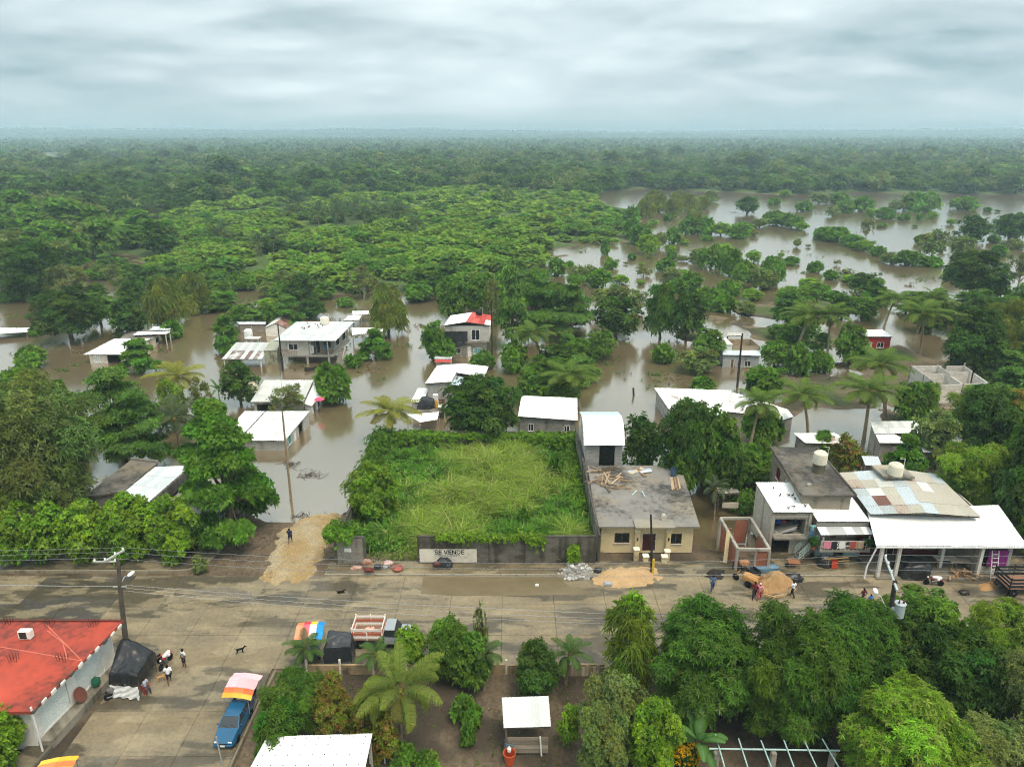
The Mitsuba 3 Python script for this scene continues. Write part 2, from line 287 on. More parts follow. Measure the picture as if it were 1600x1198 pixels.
LEAF = np.array([2.3, 1.95, 1.2])      # measured leaf tones, wet season
def make_tree(kind, seed, R=3.0, H=7.0, trunk_h=None, nros=3000, ls=1.0):
    """Trunk and limbs, and a crown of leaf rosettes on clumps at the limbs' ends: R = crown radius, H = height. Base at the origin."""
    K = KINDS[kind]; rng = np.random.default_rng(seed)
    dome = K['dome']; zb = H * 0.05 if dome > 0.6 else H * (0.17 if K.get('tiers') or kind in ('olive', 'sparse') else 0.03)
    if trunk_h is not None: zb = trunk_h
    ch = H - zb; n = K['n']; cr = K['cr'] * R
    i = np.arange(n) + 0.5
    if K.get('tiers'):
        t = K['tiers']; lev = (np.arange(n) % t + rng.uniform(-0.18, 0.18, n)) / (t - 1)
        rad = R * (1 - 0.75 * np.clip(lev, 0, 1) ** 1.6) * np.sqrt(rng.uniform(0.08, 1, n)) - cr * 0.3
        ph = i * 2.399; C = np.stack([rad * np.cos(ph), rad * np.sin(ph), zb + cr * 0.3 + lev * (ch - cr * 0.6)], 1)
    else:
        u = i / n; zz = 1 - 1.86 * u; rr = np.sqrt(1 - np.clip(zz, -1, 1) ** 2); ph = i * 2.399
        sc = rng.uniform(0.68, 1.04, n); sc[rng.uniform(0, 1, n) < 0.2] *= 0.55
        a = R - cr * 0.75; hz = ch * 0.5 - cr * 0.5; lob = 1 + 0.16 * np.sin(ph * 2 + seed) + 0.1 * np.sin(ph * 3 + 2 * seed)
        C = np.stack([a * rr * np.cos(ph) * sc * lob, a * rr * np.sin(ph) * sc * lob, zb + ch * 0.5 + hz * zz * sc * 1.08], 1)
    cs = cr * rng.uniform(0.75, 1.3, n)
    own = rng.choice(n, nros, p=cs ** 2 / (cs ** 2).sum())
    if K.get('open'): own = own[rng.uniform(0, 1, nros) < (0.45 + 0.55 * rng.uniform(0, 1, n))[own]]
    d = sph(rng, len(own), 0.55); d /= 1
    rad = cs[own] * np.sqrt(rng.uniform(0.25, 1.0, len(own))) * (1 + 0.12 * rng.normal(0, 1, len(own)))
    P = C[own] + d * rad[:, None] * [1, 1, K['flat']]
    P[:, 2] = np.maximum(P[:, 2], 0.12)
    outw = P - [0, 0, zb + ch * 0.35]; outw /= np.linalg.norm(outw, axis=1, keepdims=True) + 1e-9
    ax = d * 0.6 + outw * 0.5 + [0, 0, 0.75] + rng.normal(0, 0.25, P.shape)
    clump_tone = (1 + 0.20 * rng.normal(0, 1, n))[own][:, None]; hue = 1 + rng.normal(0, 0.10, (n, 3)) * [1, 0.5, 1]
    col = np.asarray(K['col']) * LEAF * clump_tone * hue[own] * (1 + 0.10 * rng.normal(0, 1, (len(own), 1)))
    k, L, Wd, el, dr_ = K['leaf']
    if ls > 1.6: k = max(4, k - 2)
    V, Fc, Cc = rosettes(rng, P, ax, k, L * ls, Wd * ls * (1.0 if ls < 1.6 else 1.25), el, dr_, col, 0.16, (np.array(K['tip'][0]) * 1.35, K['tip'][1]))
    limbs, tr = [], max(0.05, 0.035 * R + 0.012 * H)
    top = zb + ch * 0.45
    limbs.append(tube([[0, 0, -0.8], [0.02 * R, 0, 0], [0.05 * R * math.sin(seed), 0.04 * R, top * 0.5], [0.03 * R, 0.06 * R * math.cos(seed), top]], [tr * 1.5, tr * 1.2, tr * 0.9, tr * 0.5], 7))
    for j in range(0, n, 2 if nros > 1500 else 3):
        s0 = np.array([0.03 * R, 0.03 * R, zb * 0.75 + (top - zb * 0.75) * rng.uniform(0, 0.95)])
        m = s0 * 0.5 + C[j] * 0.5 + [0, 0, 0.06 * R]
        limbs.append(tube([s0, m, C[j]], [tr * 0.5, tr * 0.3, tr * 0.1], 5, False))
    return cat(limbs), (V, Fc, Cc)

def make_palm(seed, H=8.0, L=3.2, nf=20, lf=42, col=(0.078, 0.150, 0.028), tipc=(0.19, 0.22, 0.045), old=0.15, spread=1.0, width=0.30, hang=1.0):
    """Coconut-like palm: ringed leaning trunk, arching fronds with hanging leaflets. Returns (trunk, nuts, [frond (v, f, c)...])."""
    rng = np.random.default_rng(seed)
    lean = rng.normal(0, 0.06, 2) * H; s = np.linspace(0, 1, 14)
    P = np.stack([lean[0] * s ** 1.6, lean[1] * s ** 1.6, -1.0 + (H + 1.0) * s], 1)
    r = 0.13 * (1.25 - 0.45 * s) + 0.10 * np.exp(-s * 14); r = r * (1 + 0.05 * (np.arange(14) % 2))
    trunk = tube(P, r, 9); top = P[-1]; fr = []
    for i in range(nf):
        age = (i + 0.5) / nf; az = i * 2.39996 + rng.normal(0, 0.15)
        e0 = math.radians(82 - 88 * age ** 0.85) * 1.0 + rng.normal(0, 0.08); l = L * (0.75 + 0.35 * math.sin(math.pi * min(1, 0.25 + age * 0.75))) * rng.uniform(0.9, 1.08)
        m = 16; t = np.linspace(0, 1, m); bend = (0.75 + 0.75 * age) * spread
        ang = e0 - bend * t ** 1.35 * 1.35
        dx = np.cumsum(np.cos(ang)) * l / m; dz = np.cumsum(np.sin(ang)) * l / m
        h = np.array([math.cos(az), math.sin(az), 0]); sd = np.array([-math.sin(az), math.cos(az), 0])
        sway = rng.normal(0, 0.10) * t ** 2 * l
        R_ = top + dx[:, None] * h + sway[:, None] * sd; R_[:, 2] += dz
        v0, f0 = tube(R_, 0.035 * (1 - 0.85 * t) + 0.006, 4, False)
        dead = age > 1 - old
        base = np.asarray(col) * rng.uniform(0.8, 1.2) * (1 + 0.25 * (1 - age)); tip = np.asarray(tipc)
        if dead: base = base * 0.45 + np.array([0.16, 0.12, 0.05]) * 0.6
        c0 = np.tile(np.array([0.20, 0.19, 0.06]), (len(v0), 1))
        u = np.linspace(0.13, 0.99, lf); u = np.repeat(u, 2) + rng.normal(0, 0.004, 2 * lf); sg = np.tile([1, -1], lf)
        pos = np.stack([np.interp(u, t, R_[:, a]) for a in range(3)], 1); an = np.interp(u, t, ang)
        fwd = np.cos(an)[:, None] * h + np.sin(an)[:, None] * [0, 0, 1]; upv = -np.sin(an)[:, None] * h + np.cos(an)[:, None] * [0, 0, 1]
        ll = L * width * (np.sin(np.pi * np.clip(u * 0.93 + 0.06, 0, 1)) ** 0.6) * rng.uniform(0.85, 1.1, 2 * lf)
        dr0 = (sg[:, None] * sd) * 0.85 + fwd * 0.55 + upv * (0.22 - 0.25 * age); dr0 /= np.linalg.norm(dr0, axis=1, keepdims=True)
        dr1 = dr0 + np.array([0, 0, -1.0]) * hang * (0.95 + 0.9 * age + 0.3 * rng.normal(0, 1, (2 * lf, 1))); dr1 /= np.linalg.norm(dr1, axis=1, keepdims=True)
        w = fwd * (0.028 * L / 3.2) * (1 + 0 * u[:, None])
        p1 = pos + dr0 * ll[:, None] * 0.5; p2 = p1 + dr1 * ll[:, None] * 0.55
        v1 = np.stack([pos - w, pos + w, p1 + w * 0.95, p1 - w * 0.95, p2], 1).reshape(-1, 3)
        q = np.arange(2 * lf)[:, None] * 5 + len(v0)
        f1 = np.vstack([q + [[0, 1, 2]], q + [[0, 2, 3]], q + [[3, 2, 4]]])
        mixc = np.clip(0.25 * rng.uniform(0, 1, (2 * lf, 1)) + 0.35 * u[:, None] ** 2 * (0.3 + age), 0, 1)
        cc = (base * (1 - mixc) + tip * mixc) * (1 + 0.12 * rng.normal(0, 1, (2 * lf, 1)))
        c1 = np.repeat(np.clip(cc, 0.01, 1)[:, None], 5, 1); c1[:, 4] = np.clip(c1[:, 4] * 1.15, 0, 1); c1 = c1.reshape(-1, 3)
        fr.append((np.vstack([v0, v1]), np.vstack([f0, f1]), np.vstack([c0, c1])))
    nuts = cat([ball(top + [0.22 * math.cos(a), 0.22 * math.sin(a), -0.22 - 0.08 * (a % 2)], 0.13) for a in np.arange(6) * 1.05] + [ball(top, 0.2)])
    return trunk, nuts, fr

def make_banana(seed, H=2.6, L=2.0, nl=9, col=(0.075, 0.20, 0.03)):
    rng = np.random.default_rng(seed); out = []
    trunk = tube([[0, 0, -0.3], [0, 0, H * 0.5], [0.05, 0, H * 0.8]], [0.13, 0.11, 0.06], 8); top = np.array([0.05, 0, H * 0.78])
    for i in range(nl):
        az = i * 2.4 + rng.normal(0, 0.2); age = (i + 0.5) / nl; e0 = math.radians(80 - 55 * age); l = L * rng.uniform(0.85, 1.1)
        t = np.linspace(0, 1, 12); ang = e0 - (0.6 + 0.9 * age) * t ** 1.3; h = np.array([math.cos(az), math.sin(az), 0]); sd = np.array([-math.sin(az), math.cos(az), 0])
        R_ = top + (np.cumsum(np.cos(ang)) * l / 12)[:, None] * h; R_[:, 2] += np.cumsum(np.sin(ang)) * l / 12
        wd = 0.30 * L / 2 * np.sin(np.pi * np.clip(t * 0.86 + 0.1, 0, 1)) ** 0.55 * (t > 0.12) + 0.015
        nick = 1 - 0.25 * (rng.uniform(0, 1, 12) < 0.3)
        lft = R_ + sd * (wd * nick)[:, None] + [0, 0, 0.06]; rgt = R_ - sd * wd[:, None] + [0, 0, 0.06]
        v = np.stack([lft, R_, rgt], 1).reshape(-1, 3); q = np.arange(11)[:, None] * 3
        f = np.vstack([q + [[0, 1, 3]], q + [[1, 4, 3]], q + [[1, 2, 4]], q + [[2, 5, 4]]])
        c = np.tile(np.asarray(col) * rng.uniform(0.75, 1.25), (36, 1)).reshape(12, 3, 3); c[:, 1] = c[:, 1] * 1.2 + 0.08
        out.append((v, f, np.clip(c.reshape(-1, 3), 0, 1)))
    return trunk, None, out

GROUPS = {}
def leafply(m): return mikit.ply((m[0], m[1]), 'm_leaf', smooth=False, color=m[2])
def barkply(m, col='6b5d4c'): return mikit.ply(m, 'm_bark', smooth=True, uv=np.tile([pal(col) + 0.5, 0.2], (len(m[0]), 1)))

def tree_group(kind, var, lod):
    """A shapegroup (trunk, crown) of a kind, a variant and a level of detail, with its native size (radius, height)."""
    key = f'g_{kind}_{var}_{lod}'
    if key not in GROUPS:
        nros, ls = {0: (3600, 1.0), 1: (1000, 1.75), 2: (330, 2.9)}[lod]
        if lod == 0 and kind in ('mango', 'lime', 'olive', 'grey', 'bamboo'): nros, ls = 7000, 0.72
        R, H = {'shrub': (2.0, 2.4), 'scrub': (2.0, 2.4), 'bamboo': (2.0, 5.5), 'willow': (2.8, 6.0)}.get(kind, (3.0, 6.0))
        tr, cr = make_tree(kind, var * 17 + len(kind) + 3, R, H, None, nros, ls)
        scene[key] = {'type': 'shapegroup', 'trunk': barkply(tr, {'olive': '8d8472', 'sparse': '9a927f'}.get(kind, '5f5446')), 'crown': leafply(cr)}
        GROUPS[key] = (key, R, H)
    return GROUPS[key]

def palm_group(kind):
    key = 'g_' + kind
    if key not in GROUPS:
        a = {'coconut_a': dict(seed=3, H=8, L=3.1), 'coconut_b': dict(seed=8, H=8, L=3.0, nf=18), 'coconut_c': dict(seed=15, H=8, L=3.2, nf=22, old=0.22),
             'golden': dict(seed=21, H=6, L=3.0, nf=20, col=(0.16, 0.20, 0.035), tipc=(0.46, 0.38, 0.06), old=0.2),
             'big': dict(seed=33, H=5.5, L=3.6, nf=18, lf=48, col=(0.10, 0.165, 0.030), tipc=(0.33, 0.32, 0.06), old=0.12, width=0.27, hang=1.5),
             'small': dict(seed=5, H=3.2, L=1.9, nf=15, lf=44, col=(0.055, 0.12, 0.03), tipc=(0.12, 0.2, 0.06), old=0.0),
             'feather': dict(seed=41, H=5, L=3.2, nf=16, lf=40, col=(0.065, 0.095, 0.05), tipc=(0.12, 0.14, 0.08), old=0.1, spread=1.15),
             'corozo': dict(seed=52, H=3.5, L=4.2, nf=16, lf=30, col=(0.06, 0.10, 0.045), tipc=(0.10, 0.14, 0.06), old=0.05, spread=0.75),
             'banana': None}[kind]
        tr, nuts, fr = make_banana(4) if a is None else make_palm(**a)
        g = {'type': 'shapegroup', 'trunk': barkply(tr, '8b7d68' if a else '7f8a4c')}
        if nuts is not None and kind not in ('small', 'corozo'): g['nuts'] = barkply(nuts, '8a7a35')
        for i, m in enumerate(fr): g[('frond' if a else 'leaf') + (f'_{i:03d}' if i else '')] = leafply(m)
        R = float(np.median([np.linalg.norm(m[0][:, :2], axis=1).max() for m in fr])) * 1.02
        top = max(m[0][:, 2].max() for m in fr)
        scene[key] = g; GROUPS[key] = (key, R, top)
    return GROUPS[key]

def place(name, grp, p, sx, sz, rot, label, cat, group=None, kind=None):
    key = uniq(name)
    scene[key] = {'type': 'instance', 'sg': {'type': 'ref', 'id': grp}, 'to_world': T().translate([float(x) for x in p]) @ T().rotate([0, 0, 1], float(rot)) @ T().scale([float(sx), float(sx), float(sz)])}
    return tag(key, label, cat, group, kind)

TREE_AT = []       # (x, y, radius) of the trees placed by hand, so that the scattered ones keep off
def tree(kind, x0, x1, y0, by, label, name='tree', cat='tree', group=None, var=0, zg=None, rot=None):
    """A tree whose crown spans the photo's columns x0..x1, its top at row y0 and its foot at row by on the ground."""
    zg = max(WZ, ground_h(*G((x0 + x1) / 2, by, WZ)[:2])) if zg is None else zg
    if kind in PALMS: y0 = y0 + 0.20 * (x1 - x0) * min(1, (by - 209) / 800)
    p = G((x0 + x1) / 2, by, zg); w = (x1 - x0) / PXM(p + [0, 0, 2]); h = max(ZT(p[1], y0) - zg, 0.5); size = x1 - x0
    if kind not in PALMS:                      # the crown's far side shows above its top: fit height, then foot
        def top_row(Y, h):
            zc, a = zg + 0.56 * h, 0.44 * h; th = math.atan2(CZ - zc, Y); D = math.hypot(CZ - zc, Y)
            return 599 - F * math.tan(PITCH - th + math.asin(min(0.9, math.sqrt((w / 2 * math.sin(th)) ** 2 + (a * math.cos(th)) ** 2) / D)))
        hs = np.linspace(0.42 * w, max(h, 0.43 * w), 60); r_ = np.array([top_row(p[1], q) for q in hs]); h = float(hs[np.argmin(np.abs(r_ - y0))])
        Y = p[1]
        while top_row(Y, h) < y0 - 1 and Y > p[1] - w * 0.3: Y -= 0.1
        p = np.array([XP((x0 + x1) / 2, Y, zg), Y, zg])
    if kind in PALMS:
        g, R, H = palm_group(kind)
    else:
        g, R, H = tree_group(kind, var, 0 if size > 78 else 1 if size > 34 else 2)
    TREE_AT.append((p[0], p[1], w / 2))
    rot = (p[0] * 37 + p[1] * 61) % 360 if rot is None else rot
    return place(name, g, p, w / 2 / R, h / H, rot, label, cat, group)
PALMS = ('coconut_a', 'coconut_b', 'coconut_c', 'golden', 'big', 'small', 'feather', 'corozo', 'banana')

# ------------------------------------------------------------------ the setting: terrain, water, hills, sky's air
def sstep(a, b, x):
    t = np.clip((x - a) / (b - a), 0, 1); return t * t * (3 - 2 * t)

LAND_PX = [(-900, 452), (0, 447), (60, 432), (125, 428), (140, 440), (220, 424), (300, 440), (350, 438), (420, 462), (480, 455), (560, 458), (640, 462), (690, 450), (740, 455), (800, 440), (845, 427),
           (850, 398), (872, 379), (962, 381), (990, 356), (962, 330), (930, 299), (1000, 296), (1130, 300), (1240, 305), (1330, 300), (1450, 303), (1600, 305), (2600, 312)]
PONDS_PX = [[(128, 384), (166, 382), (170, 396), (146, 398)], [(120, 408), (205, 402), (212, 414), (170, 428), (136, 424)], [(196, 400), (222, 402), (215, 410)], [(418, 402), (470, 400), (492, 408), (440, 412)],
            [(58, 239), (84, 241), (112, 258), (120, 264), (92, 263), (66, 248)], [(160, 247), (196, 247), (200, 256), (164, 256)], [(1140, 283), (1165, 284), (1160, 290), (1138, 289)], [(30, 255), (60, 258), (40, 262)]]
lw = [G(a, b, WZ)[:2] for a, b in LAND_PX]
LAND = Polygon(lw + [(60000, lw[-1][1]), (60000, 60000), (-60000, 60000), (-60000, lw[0][1])])
for q in PONDS_PX: LAND = LAND.difference(Polygon([G(a, b, WZ)[:2] for a, b in q]))
shapely.prepare(LAND); EDGE = LAND.boundary

ZONES = [  # (x where the zone starts, distances, heights): the ground falls from the street to the flood
    (-999, [0, 57, 66, 72, 80], [-0.15, -0.15, -0.25, -0.55, -1.6]),
    (-27.0, [0, 53.2, 65, 76], [-0.15, -0.15, -0.56, -1.8]),
    (-16.4, [0, 57, 78, 82, 92], [-0.15, -0.15, -0.2, -0.45, -1.6]),
    (7.9, [0, 55.2, 56.2, 61, 74, 90], [-0.15, -0.15, -0.42, -0.55, -0.9, -1.6]),
    (18.8, [0, 56.4, 59, 75, 90], [-0.15, -0.15, -0.75, -1.0, -1.6]),
    (23.2, [0, 61, 70, 78, 92], [-0.15, -0.15, -0.35, -0.62, -1.3]),
]
def ground_h(x, y):
    x, y = np.asarray(x, float), np.asarray(y, float)
    nz = lambda s, k: meshkit.fbm(np.stack([x / s, y / s, 0 * x + k], -1), 3, 3) - 0.5
    xs = x + nz(4.0, 1.0) * 1.2
    h = np.interp(y, ZONES[0][1], ZONES[0][2])
    for x0, ys, hs in ZONES[1:]:
        w = sstep(x0 - 0.9, x0 + 0.9, xs); h = h * (1 - w) + np.interp(y, ys, hs) * w
    h = h + nz(2.0, 4.0) * 0.12 * sstep(53, 60, y) + nz(7.0, 6.0) * 0.30 * sstep(60, 72, y)
    vil = sstep(24, 34, x) * sstep(84, 92, y) * sstep(176, 160, y)
    h = h + vil * (0.85 + 1.3 * nz(11.0, 9.0))
    px, py = x + nz(9.0, 2.0) * 14 + nz(40.0, 5.0) * 22, y + nz(9.0, 7.0) * 14
    far = y > 120
    d = np.zeros_like(h)
    if far.any():
        P = shapely.points(px[far], py[far]); ins = shapely.contains(LAND, P); dist = shapely.distance(P, EDGE)
        d[far] = np.where(ins, dist, -dist)
    h = np.where(far, np.maximum(h, -1.6 + 2.2 * sstep(-6, 9, d) + 0.25 * nz(25.0, 8.0)), h)
    return h

ys = np.concatenate([np.arange(14, 100, 0.8), 100 * 1.0135 ** np.arange(0, 350)]); ys = np.append(ys[ys < 9800], [10000.0, 16000.0])
us = np.linspace(-1.35, 1.35, 260)
X, Y = us[None] * (ys[:, None] + 22), ys[:, None] + 0 * us[None]
Z = ground_h(X.ravel(), Y.ravel()).reshape(X.shape)
def gridmesh(X, Y, Z):
    a, b = X.shape; i, j = np.meshgrid(np.arange(a - 1), np.arange(b - 1), indexing='ij')
    q = np.stack([i * b + j, i * b + j + 1, (i + 1) * b + j + 1, (i + 1) * b + j], -1).reshape(-1, 4)
    return np.stack([X, Y, Z], -1).reshape(-1, 3), np.vstack([q[:, [0, 1, 2]], q[:, [0, 2, 3]]])
mesh('ground', None, gridmesh(X, Y, Z), mat='m_ground', smooth=True)
tag('ground', 'muddy ground and green land around the flooded village', None, None, 'structure')
mesh('water', None, (np.array([[-14000, 30, WZ], [14000, 30, WZ], [14000, 9900, WZ], [-14000, 9900, WZ]], float), np.array([[0, 1, 2, 3]])), mat='m_water')
tag('water', 'brown flood water mirroring the grey sky', None, None, 'structure')
# far hills, wooded, a few metres proud of the horizon
hx = np.linspace(-13000, 13000, 520)
def ridge(y0, amp, k): return amp * (0.25 + 1.5 * np.clip(meshkit.fbm(np.stack([hx / 2600, 0 * hx + k, 0 * hx], -1), 5, 4) - 0.33, 0, 1)) * (0.55 + 0.75 * np.abs(hx / 9000 - 0.05) ** 1.2) + 3 * meshkit.fbm(np.stack([hx / 120, 0 * hx + k, 0 * hx], -1), 3, 5)
hx = np.linspace(-8200, 8200, 1300)
def ridge(lo, hi, k): return lo + (hi - lo) * meshkit.fbm(np.stack([hx / 1500, 0 * hx + k, 0 * hx], -1), 5, 4) * (0.75 + 0.5 * np.clip(np.abs(hx / 4200 - 0.05), 0, 1.3)) + 3 * meshkit.fbm(np.stack([hx / 90, 0 * hx + k, 0 * hx], -1), 3, 5)
rows = [(4500, 0 * hx - 2), (4750, ridge(2, 34, 1.3)), (5000, ridge(0, 26, 1.9)), (5500, ridge(16, 62, 4.3)), (6100, ridge(10, 50, 7.1)), (6900, ridge(20, 104, 9.7)), (7700, ridge(0, 40, 3.3)), (8200, 0 * hx - 2)]
HX = np.tile(hx, (len(rows), 1)); HY = np.array([[r[0]] for r in rows]) + 0 * HX; HZ = np.array([np.minimum(r[1], 98) for r in rows])
scene['hills'] = mikit.ply(gridmesh(HX, HY, HZ), 'm_matteleaf', smooth=True, color=np.array([0.026, 0.048, 0.024]) * (0.55 + 0.9 * meshkit.fbm(np.stack([HX.ravel() / 60, HY.ravel() / 300, 0 * HX.ravel()], -1), 3, 5))[:, None])
tag('hills', 'low wooded hills along the hazy horizon', None, None, 'structure')
scene['haze'] = {'type': 'cube', 'to_world': T().translate([0, 7500, 50]) @ T().scale([16500, 8500, 54]), 'bsdf': {'type': 'null'}, 'interior': {'type': 'ref', 'id': 'haze_air'}}
tag('haze', 'pale blue moist air over the plain', None, None, 'stuff')

# ------------------------------------------------------------------ the forest on the plain
FR = np.random.default_rng(11)
def inland(x, y, m=0.0):
    P = shapely.points(np.asarray(x), np.asarray(y)); ok = shapely.contains(LAND, P)
    return ok & (shapely.distance(P, EDGE) > m) if m else ok

def band(y0, y1, sp):
    """Jittered points in the view between two distances, sp metres apart."""
    n = int(0.92 * (y1 * y1 - y0 * y0) / sp ** 2)
    y = np.sqrt(FR.uniform(y0 ** 2, y1 ** 2, n)); x = y * FR.uniform(-0.92, 0.92, n)
    return x, y

def lodgroup(kind, var):
    key = f'g_{kind}_{var}_3'
    if key not in GROUPS:
        R, H = 3.0, 6.0 if kind not in ('shrub', 'scrub') else 3.6
        tr, cr = make_tree(kind, var * 29 + len(kind), R, H, 0.5, 95, 5.0)
        scene[key] = {'type': 'shapegroup', 'crown': leafply(cr)}; GROUPS[key] = (key, R, H)
    return GROUPS[key]

MASS_X, MASS_Y = G(530, 370, WZ)[:2]
def in_mass(x, y):
    """The low bright tangle of vines and shrubs left of the flooded fields."""
    py = 599 - F * np.tan(PITCH - np.arctan((CZ - WZ) / y)); pxx = 800 + F * x / (y * math.cos(PITCH))
    nz = meshkit.fbm(np.stack([x / 60, y / 60, 0 * x], -1), 3, 12) - 0.5
    return (py > 296 + 0.08 * np.abs(pxx - 700) + 40 * nz) & (py < 470) & (pxx > 110 + 260 * nz + np.clip(400 - py, 0, 100) * 2.6) & (pxx < 1000)

# ------------------------------------------------------------------ street, pavements, lot
RG = np.random.default_rng(5)
tag('road', 'wet concrete street smeared with tan mud', None, None, 'structure')
def slab(x0, x1, y0, y1, col, w=0.3, z=0.0):
    v, f = cbox([(x0 + x1) / 2, (y0 + y1) / 2, z - 0.06], [x1 - x0 - 0.022, y1 - y0 - 0.022, 0.12], bev=0.008)
    mesh('road', 'slab', (v, f), col, 'm_road', wear=1.0 if col == DARK else w)
TAN, GREY, DARK, PINK = '9b9078', '8d887c', '56554f', 'a39177'
xs = [-62, -57.6, -53.2, -48.8, -44.4, -40.0, -36.2, -32.4, -28.4, -24.6, -20.8, -17.0, -13.2, -9.2, -5.0, -0.8, 3.4, 7.6, 11.8, 16.0, 20.2, 24.4, 28.6, 32.8, 37.0, 41.2, 45.4, 49.6, 53.8]
for r, (y0, y1) in enumerate([(41.9, 45.5), (45.5, 49.35), (49.35, 53.28)]):
    for x0, x1 in zip(xs[:-1], xs[1:]):
        c = DARK if x1 < -31 and RG.uniform() < 0.85 else GREY if (x0, r) in ((-8.9, 1), (3.4, 1)) or RG.uniform() < 0.22 else TAN
        if r == 0 and x1 < -28.0: c = '7d776a'
        slab(x0, x1, y0, y1, c, z=0.0 if r == 2 and -9.3 < x0 < 12 else RG.uniform(-0.008, 0.006))
for (y0, y1) in [(26.5, 30.4), (30.4, 34.2), (34.2, 37.9), (37.9, 41.9)]:
    for k, (x0, x1) in enumerate([(-27.6, -24.0), (-24.0, -20.6), (-20.6, -17.1)]):
        slab(x0 - (0.25 if y0 < 34 and k == 0 else 0), x1, y0, y1, PINK if (y1 < 35 and k == 1) else '7f7a6c' if (k == 0 and y1 < 35) else TAN, z=RG.uniform(-0.008, 0.006))
pud = [G(a, b)[:2] for a, b in ((661, 901), (657, 927), (700, 930), (800, 931), (880, 929), (925, 928), (915, 921), (890, 916), (880, 908), (884, 901))]
mesh('puddle', None, prism(pud, 0.004, 0.014), mat='m_puddle'); tag('puddle', 'shallow brown puddle lying along the kerb', None, None, 'structure')
# pavements with kerbs
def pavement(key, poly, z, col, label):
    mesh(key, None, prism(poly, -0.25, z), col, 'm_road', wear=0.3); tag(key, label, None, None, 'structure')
def kerb_run(pts, z, col='98917f'):
    for a, b in zip(pts[:-1], pts[1:]):
        a, b = np.array(a, float), np.array(b, float); n = max(1, round(np.linalg.norm(b - a) / 2.2))
        for i in range(n):
            p, q = a + (b - a) * i / n, a + (b - a) * (i + 1) / n; d = (q - p) / np.linalg.norm(q - p)
            ax = np.array([[d[0], d[1], 0], [-d[1], d[0], 0], [0, 0, 1]])
            mesh('pavement_kerb', 'kerbstone', cbox([*(p + q) / 2, z - 0.14], [np.linalg.norm(q - p) - 0.03, 0.16, 0.30], ax, 0.02), col, 'm_wall', wear=0.35)
tag('pavement_kerb', 'worn concrete kerbs edging the pavements', None, None, 'structure')
pavement('pavement', [(-16.2, 53.45), (45, 53.2), (60, 53.2), (60, 55.6), (24, 56.9), (20, 55.4), (-16.2, 55.35)], 0.11, '625c4d', 'narrow stained pavement below the boundary wall')
kerb_run([(-16.2, 53.37), (12, 53.30), (45, 53.12), (58, 53.12)], 0.13)
cor = [(-62, 53.95), (-29.4, 53.95), (-28.3, 54.1), (-27.5, 54.6), (-27.05, 55.5), (-26.7, 58.5), (-26.6, 61.5)]
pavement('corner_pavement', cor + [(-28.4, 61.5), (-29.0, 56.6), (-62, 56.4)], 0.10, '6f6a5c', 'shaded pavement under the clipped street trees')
kerb_run(cor, 0.12, '8e8672')
pavement('side_pavement', [(-28.0, 41.2), (-28.6, 36), (-29.6, 26), (-31.2, 26), (-30.0, 36.0), (-29.2, 43.6), (-33, 43.8), (-62, 43.8), (-62, 44.9), (-29.0, 44.9), (-28.0, 43.8)], 0.12, '7b7567', 'mossy pavement step along the white wall')
kerb_run([(-27.95, 43.7), (-27.95, 41.2), (-28.55, 36), (-29.5, 26.2)], 0.14, '6a6558')
kerb_run([(-16.75, 41.6), (-16.9, 38), (-17.0, 26)], 0.16, '7d7766')

# gravel ramp running down into the flood
gp = Polygon([G(a, b)[:2] for a, b in ((402, 906), (424, 862), (442, 832), (458, 808), (488, 797), (518, 793), (538, 792), (528, 812), (512, 836), (500, 866), (494, 890), (484, 906), (455, 914), (424, 913))])
gx, gy = np.meshgrid(np.linspace(-26.5, -15.5, 90), np.linspace(51, 67, 110))
gd = np.array([shapely.distance(gp.boundary, p) * (1 if gp.contains(p) else -1) for p in shapely.points(gx.ravel(), gy.ravel())]).reshape(gx.shape)
gn = meshkit.fbm(np.stack([gx, gy, 0 * gx], -1) * 1.3, 4, 3) - 0.5
gz = np.where(gy < 53.4, 0.0, ground_h(gx.ravel(), gy.ravel()).reshape(gx.shape) + 0.06)
gz = np.maximum(gz, np.where(gy < 53.4, 0.0, -0.15)) * (gy < 62) + gz * (gy >= 62)
gz = gz - 0.12 + 0.26 * sstep(-0.5, 1.3, gd + gn * 1.6) + 0.05 * gn - 0.35 * (1 - sstep(-1.0, 0.1, gd + gn * 1.6))
gravel_col = lambda p, n, uv: MX(MX((0.34, 0.24, 0.11), (0.38, 0.32, 0.205), SS(0.3, 0.7, FB(p.x * 0.6, p.y * 0.4, 3.0, octaves=4))), (0.25, 0.18, 0.10), SS(0.5, 0.8, FB(p.x * 3, p.y * 3, 5.0, octaves=4)) * 0.6) * (0.70 + 0.55 * FB(p.x * 11, p.y * 11, 1.0, octaves=2))
scene['m_gravel'] = principled(mikit.proc(gravel_col), 0.95, 0.2)
mesh('gravel_ramp', None, gridmesh(gx, gy, gz), mat='m_gravel', smooth=True); tag('gravel_ramp', 'yellow gravel ramp sloping into the flooded side street', None, None, 'structure')

